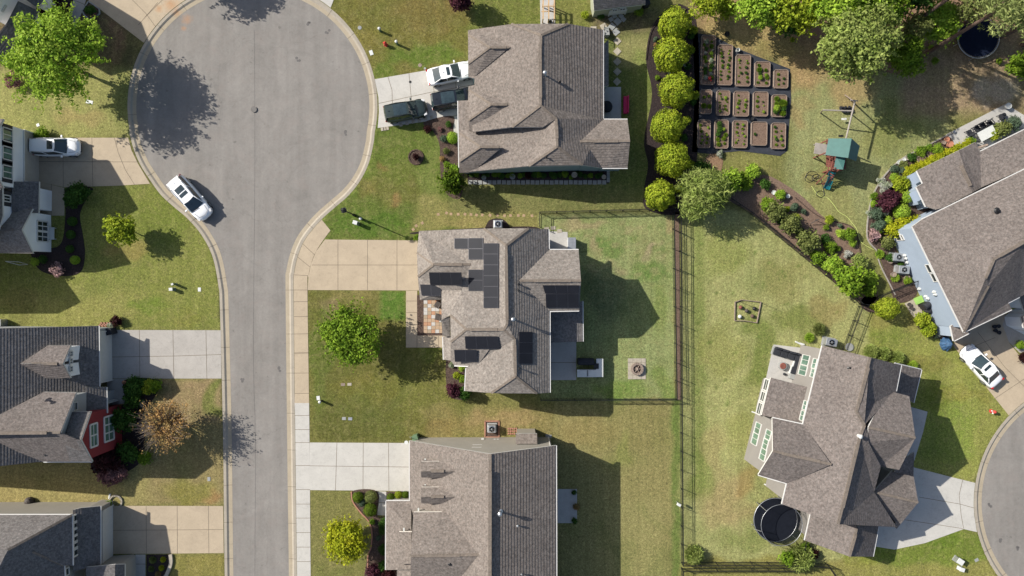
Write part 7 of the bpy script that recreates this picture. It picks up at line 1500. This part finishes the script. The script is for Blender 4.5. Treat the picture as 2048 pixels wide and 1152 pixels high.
# pots
for x, y, r, mt, lab in [(1545.5, 386, .24, 'plastic_white', 'white pot at the top of the diagonal border, left of the bright shrub'), (1573.5, 393, .22, 'plastic_white', 'white pot right of the bright shrub in the diagonal border'), (1795.5, 325.5, .25, 'plastic_white', 'largest white pot by the curved timber edging'), (1805.5, 320, .2, 'plastic_white', 'middle white pot by the curved timber edging'), (1812, 317.5, .2, 'stone', 'right white pot by the curved timber edging'),
                         (1895, 290.5, .34, 'terracotta', 'large terracotta pot at the terrace corner'), (1890, 280, .26, 'terracotta', 'terracotta pot above the large one'), (1884.5, 286, .22, 'wood', 'small brown pot left of the large terracotta one'), (1869, 290, .22, 'wood_dark', 'dark round pot by the small bushes'), (1777, 522, .28, 'wood', 'tan pot left of the upper air conditioner'), (1783.5, 549, .28, 'wood', 'tan pot left of the lower air conditioner'), (1810, 556, .3, 'wood', 'wide pot with a plant by the blue wall'),
                         (2011, 214, .32, 'plastic_white', 'white rimmed pot at the tip of the terrace'), (2003, 232, .25, 'cushion', 'dark pot on the terrace near the tip'), (1906.5, 264, .14, 'steel', 'small silver bowl on the terrace'), (1148, 351, .3, 'stone', 'pale ring pot in the narrow south bed'), (1207, 355, .24, 'stone', 'pot at the right end of the narrow south bed'), (1025, 355, .28, 'stone_grey', 'grey ring pot in the middle of the narrow south bed'), (968, 357, .24, 'stone_grey', 'ring pot at the left of the narrow south bed'), (1339, 148, .3, 'plastic_white', 'white round planter between second and third evergreens'),
                         (1986, 653, .2, 'cushion', 'upper left black pot on the shaded entry walk'), (1994, 652, .2, 'cushion', 'upper right black pot on the shaded entry walk'), (1988, 661, .2, 'cushion', 'lower left black pot on the shaded entry walk'), (1995, 665, .2, 'cushion', 'lower right black pot on the shaded entry walk'), (1816, 609, .2, 'wood_dark', 'upper brown pot on the grill corner'), (1820, 616, .2, 'wood_dark', 'lower brown pot on the grill corner')]:
    c = R(x, y); p = empty('pot', c, lab, 'pot'); MB().lathe(c, [(r * .65, .05), (r, r * 1.5), (r * .86, r * 1.5), (r * .8, r * 1.3)], 18).build('body', M[mt], p); MB().lathe(c, [(r * .82, r * 1.25), (.001, r * 1.3)], 14).build('soil', M['soil'], p)
for x, y, lab in [(1840, 321, 'left wooden planter box along the lime hedge'), (1860, 311, 'right wooden planter box along the lime hedge')]:
    c = R(x, y); a = math.radians(26); p = empty('planter_box', c, lab, 'planter'); m = MB(); T = Matrix.Rotation(a, 3, 'Z')
    for s in (-1, 1): m.box(c + T @ Vector((s * .42, 0, .2)), (.06, .95, .4), a); m.box(c + T @ Vector((0, s * .45, .2)), (.88, .06, .4), a)
    m.build('frame', M['wood'], p); MB().box(c + Vector((0, 0, .16)), (.8, .86, .3), a).build('soil', M['soil'], p)
# terrace furniture
c = R(1964, 270); a = math.radians(28); o = empty('terrace_table', c, 'white cloth covered table on the terrace', 'table'); MB().box(c + Vector((0, 0, .74)), (1.75, 1.0, .05), a).build('tabletop', M['plastic_white'], o); m = MB()
for sx in (-1, 1):
    for sy in (-1, 1): m.box(c + Matrix.Rotation(a, 3, 'Z') @ Vector((sx * .75, sy * .4, .36)), (.06, .06, .72), a)
m.build('leg', M['black'], o)
for x, y, r, lab in [(1934, 267, 2.0, 'dark chair at the left end of the terrace table'), (1948, 258, -1.0, 'first dark chair above the terrace table'), (1960, 252, -1.0, 'second dark chair above the terrace table'), (1974, 248, -.8, 'third dark chair above the terrace table'), (1984, 262, 3.0, 'dark chair at the right end of the terrace table'), (1998, 236, .3, 'dark chair near the tip of the terrace')]: lounge(x, y, r, lab, 'cushion')
tag(MB().tube([R(1968, 292) + Vector((0, 0, .5)), R(1952, 297) + Vector((0, 0, .4))], .14, 10).build('deck_cushion', M['wood']), 'rolled tan cushion between table and blue house', 'cushion')
# rotated house patio furniture
a = math.radians(-17); c = R(1572, 708); o = empty('sofa', c, 'long charcoal outdoor sofa on the patio', 'sofa'); T = Matrix.Rotation(a, 3, 'Z')
for k in range(4): MB().box(c + T @ Vector((-1.1 + k * .75, -.05, .42)), (.72, .7, .2), a + [0, .05, -.04, .1][k]).build('seat_cushion', M['cushion'], o, bevel=.05); MB().box(c + T @ Vector((-1.1 + k * .75, .32, .62)), (.68, .22, .42), a + [.03, 0, .05, -.1][k]).build('back_cushion', M['cushion'], o, bevel=.05)
MB().box(c + T @ Vector((0, 0, .17)), (3.1, .85, .3), a).build('frame', M['stone_grey'], o)
for x, y, lab in [(1592, 729, 'charcoal armchair nearest the windows'), (1586, 741, 'charcoal armchair in the middle of the patio')]:
    c = R(x, y); o = empty('armchair', c, lab, 'armchair'); MB().box(c + Vector((0, 0, .4)), (.7, .7, .2), a).build('seat_cushion', M['cushion'], o, bevel=.05); MB().box(c + T @ Vector((.36, 0, .55)), (.12, .8, .5), a).box(c + Vector((0, 0, .17)), (.8, .8, .28), a).build('frame', M['plastic_white'], o)
c = R(1584, 752); tag(MB().box(c + Vector((0, 0, .22)), (.75, .6, .44), a).build('side_table', M['stone_grey'], bevel=.02), 'pale low table below the charcoal armchairs', 'table')
c = R(1563, 731); o = empty('fire_bowl', c, 'round fire bowl with copper coloured centre on the patio', 'fire bowl'); MB().lathe(c, [(.38, 0), (.42, .4), (.34, .42), (.3, .3), (.001, .3)], 28).build('bowl', M['stone_grey'], o); MB().lathe(c, [(.34, .41), (.28, .46), (.001, .44)], 24).build('lid', M['redwood'], o)
tag(MB().lathe(R(1568, 748), [(.12, 0), (.14, .2), (.05, .3)], 12).build('lantern', M['cushion']), 'small dark lantern on the patio floor', 'lantern')
c = R(1698, 694); tag(MB().lathe(c, [(.4, .0), (.42, .12), (.34, .12), (.001, .08)], 24).build('stone_ring', M['stone_grey']), 'round stone ring planter at the wall of the rotated house', 'planter')
tag(MB().tube([R(1590, 683) + Vector((0, 0, .06)), R(1605, 690) + Vector((0, 0, .1))], .09, 8).build('downspout_extension', M['plastic_white']), 'white downspout splash pipe at the north patio corner', 'downspout')
# grill corner, tarp
c = R(1844, 610); o = empty('grill', c, 'black grill with lime green side table on the paved corner', 'grill'); MB().box(c + Vector((0, 0, .5)), (.75, .6, .9), .5).build('cart', M['black'], o, bevel=.05); MB().tube([c + Vector((-.3, -.2, .95)), c + Vector((.3, .2, .95))], .3, 12).build('lid', M['cushion'], o)
tag(MB().box(R(1833, 600) + Vector((0, 0, .4)), (.9, .7, .06), .4).box(R(1833, 600) + Vector((0, 0, .2)), (.5, .4, .36), .4).build('play_table', M['lime_plastic']), 'lime green plastic table beside the grill', 'table')
tag(MB().lathe(R(1852, 618), [(.45, 0), (.5, .5), (.35, .8), (.001, .9)], 16).build('covered_chair', M['shutter'], smooth=True), 'thing under a charcoal cover beside the grill', 'covered furniture')
rr_ = np.random.default_rng(3); m = MB(); c = R(1891.5, 687.5); prof = []
seg = 22; rings = [(.75, 0), (.68, .18), (.5, .42), (.28, .72), (.1, .95), (.001, 1.0)]; vv = []
for r_, z_ in rings: vv.append([c + Vector((math.cos(2 * math.pi * k / seg) * r_ * (1 + .13 * math.sin(k * 2.9 + z_ * 4)) * .85, math.sin(2 * math.pi * k / seg) * r_ * (1 + .1 * math.cos(k * 3.7)), z_ + .03 * math.sin(k * 5))) for k in range(seg)])
for i in range(len(rings) - 1):
    for k in range(seg): m.poly([vv[i][k], vv[i][(k + 1) % seg], vv[i + 1][(k + 1) % seg], vv[i + 1][k]])
tag(m.build('tarp_bundle', M['bluetarp']), 'crumpled blue tarp over a pile beside the driveway', 'tarp')
# timber frame on the top slab
o = empty('timber_frame', R(1095, 30), 'open new timber frame standing on a concrete pad at the top', 'timber frame'); m = MB()
for x in (1085, 1096, 1107):
    for y in (15, 46): m.box(R(x, y) + Vector((0, 0, .7)), (.1, .1, 1.4))
    m.bar(R(x, 12) + Vector((0, 0, 1.4)), R(x, 49) + Vector((0, 0, 1.4)), .12)
m.bar(R(1083, 24) + Vector((0, 0, 1.45)), R(1108, 24) + Vector((0, 0, 1.45)), .08); m.bar(R(1082, 30) + Vector((0, 0, .9)), R(1108, 30) + Vector((0, 0, .9)), .08); m.build('beam', M['wood_new'], o)
tag(MB().lathe(R(1100, 45), [(.16, .05), (.18, .4), (.1, .6), (.05, .62)], 14).build('propane_tank', M['black']), 'small black tank under the timber frame', 'tank')
# things near the left houses
c = R(106.5, 467.5); o = empty('patio_bench', c, 'pale blue bench under the window of the white gable', 'bench'); MB().box(c + Vector((0, 0, .42)), (.75, 1.25, .08)).build('seat', M['plastic_white'], o); MB().box(c + Vector((-.35, 0, .75)), (.06, 1.25, .55)).build('backrest', M['plastic_white'], o); m = MB()
for sx in (-1, 1):
    for sy in (-1, 1): m.box(c + Vector((sx * .3, sy * .55, .2)), (.06, .06, .4))
m.build('leg', M['plastic_white'], o)
tag(MB().tube([R(16, 523) + Vector((0, 0, .35)), R(42, 524) + Vector((0, 0, .35)), R(57, 529) + Vector((0, 0, .1)), R(40, 530) + Vector((0, 0, .1)), R(16, 523) + Vector((0, 0, .35))], .03, 6).build('loose_frame', M['plastic_white']), 'thin white rod frame lying on the grass below the white gable', 'frame')
for x, y, mt, lab in [(217, 665, 'plastic_green', 'green wheeled bin at the garage corner of the red gabled house'), (229, 662, 'cushion', 'dark bin beside the green one at the garage corner'), (833, 873, 'plastic_green', 'dark green bin behind the satellite dish'), (1290, 12, 'cushion', 'black bin at the right side of the shed')]:
    c = R(x, y); p = empty('wheeled_bin', c, lab, 'bin'); MB().box(c + Vector((0, 0, .5)), (.55, .6, 1.0), .3).build('body', M[mt], p, bevel=.05); MB().box(c + Vector((0, 0, 1.03)), (.6, .66, .06), .3).build('lid', M[mt], p, bevel=.02)
tag(MB().lathe(R(250, 764), [(.14, 0), (.2, .22), (.15, .35), (.05, .4)], 12).build('pumpkin_pot', M['terracotta']), 'orange pot beside the shaded entry walk', 'pot')
tag(MB().lathe(R(62, 1001), [(.4, 0), (.45, .35), (.3, .6), (.1, .7)], 12).build('covered_hose_reel', M['wood_dark']), 'brown domed hose cover at the beige north wall', 'hose reel')
tag(MB().tube([R(219, 997) + Vector((0, 0, .05)), R(221, 987) + Vector((0, 0, .05))], .1, 8).build('splash_block', M['plastic_white']), 'white downspout end at the bottom left garage corner', 'downspout')
m = MB(); c = R(232, 1003)
for k in range(16): a = math.pi * (-.25 + 1.2 * k / 15); m.box(c + Vector((math.cos(a) * .62, math.sin(a) * .62, .07)), (.18, .2, .15), a)
tag(m.build('stone_ring', M['stone']), 'half ring of pale edging stones at the bottom left driveway', 'edging')
m = MB()
for k in range(12): m.box(R(200 + k * 1.9, 651.5 - (k % 3) * 2.5) + Vector((0, 0, .06)), (.22, .16, .12), k)
tag(m.build('brick_pile', M['brickedge']), 'scattered reddish edging bricks at the red gabled house', 'bricks')
m = MB()
for k in range(14): m.box(R(1017 + (k % 5) * 4, 857 + (k // 5) * 5) + Vector((0, 0, .05)), (.2, .14, .1), k * 1.3)
tag(m.build('rubble_pile', M['brickedge']), 'small pile of pink and white stones by the air conditioner', 'stones')
tag(MB().box(R(4, 645) + Vector((0, 0, .5)), (1.2, .7, 1.0)).build('heat_pump', M['steel'], bevel=.04), 'grey heat pump at the left edge above the red gabled house', 'heat pump')
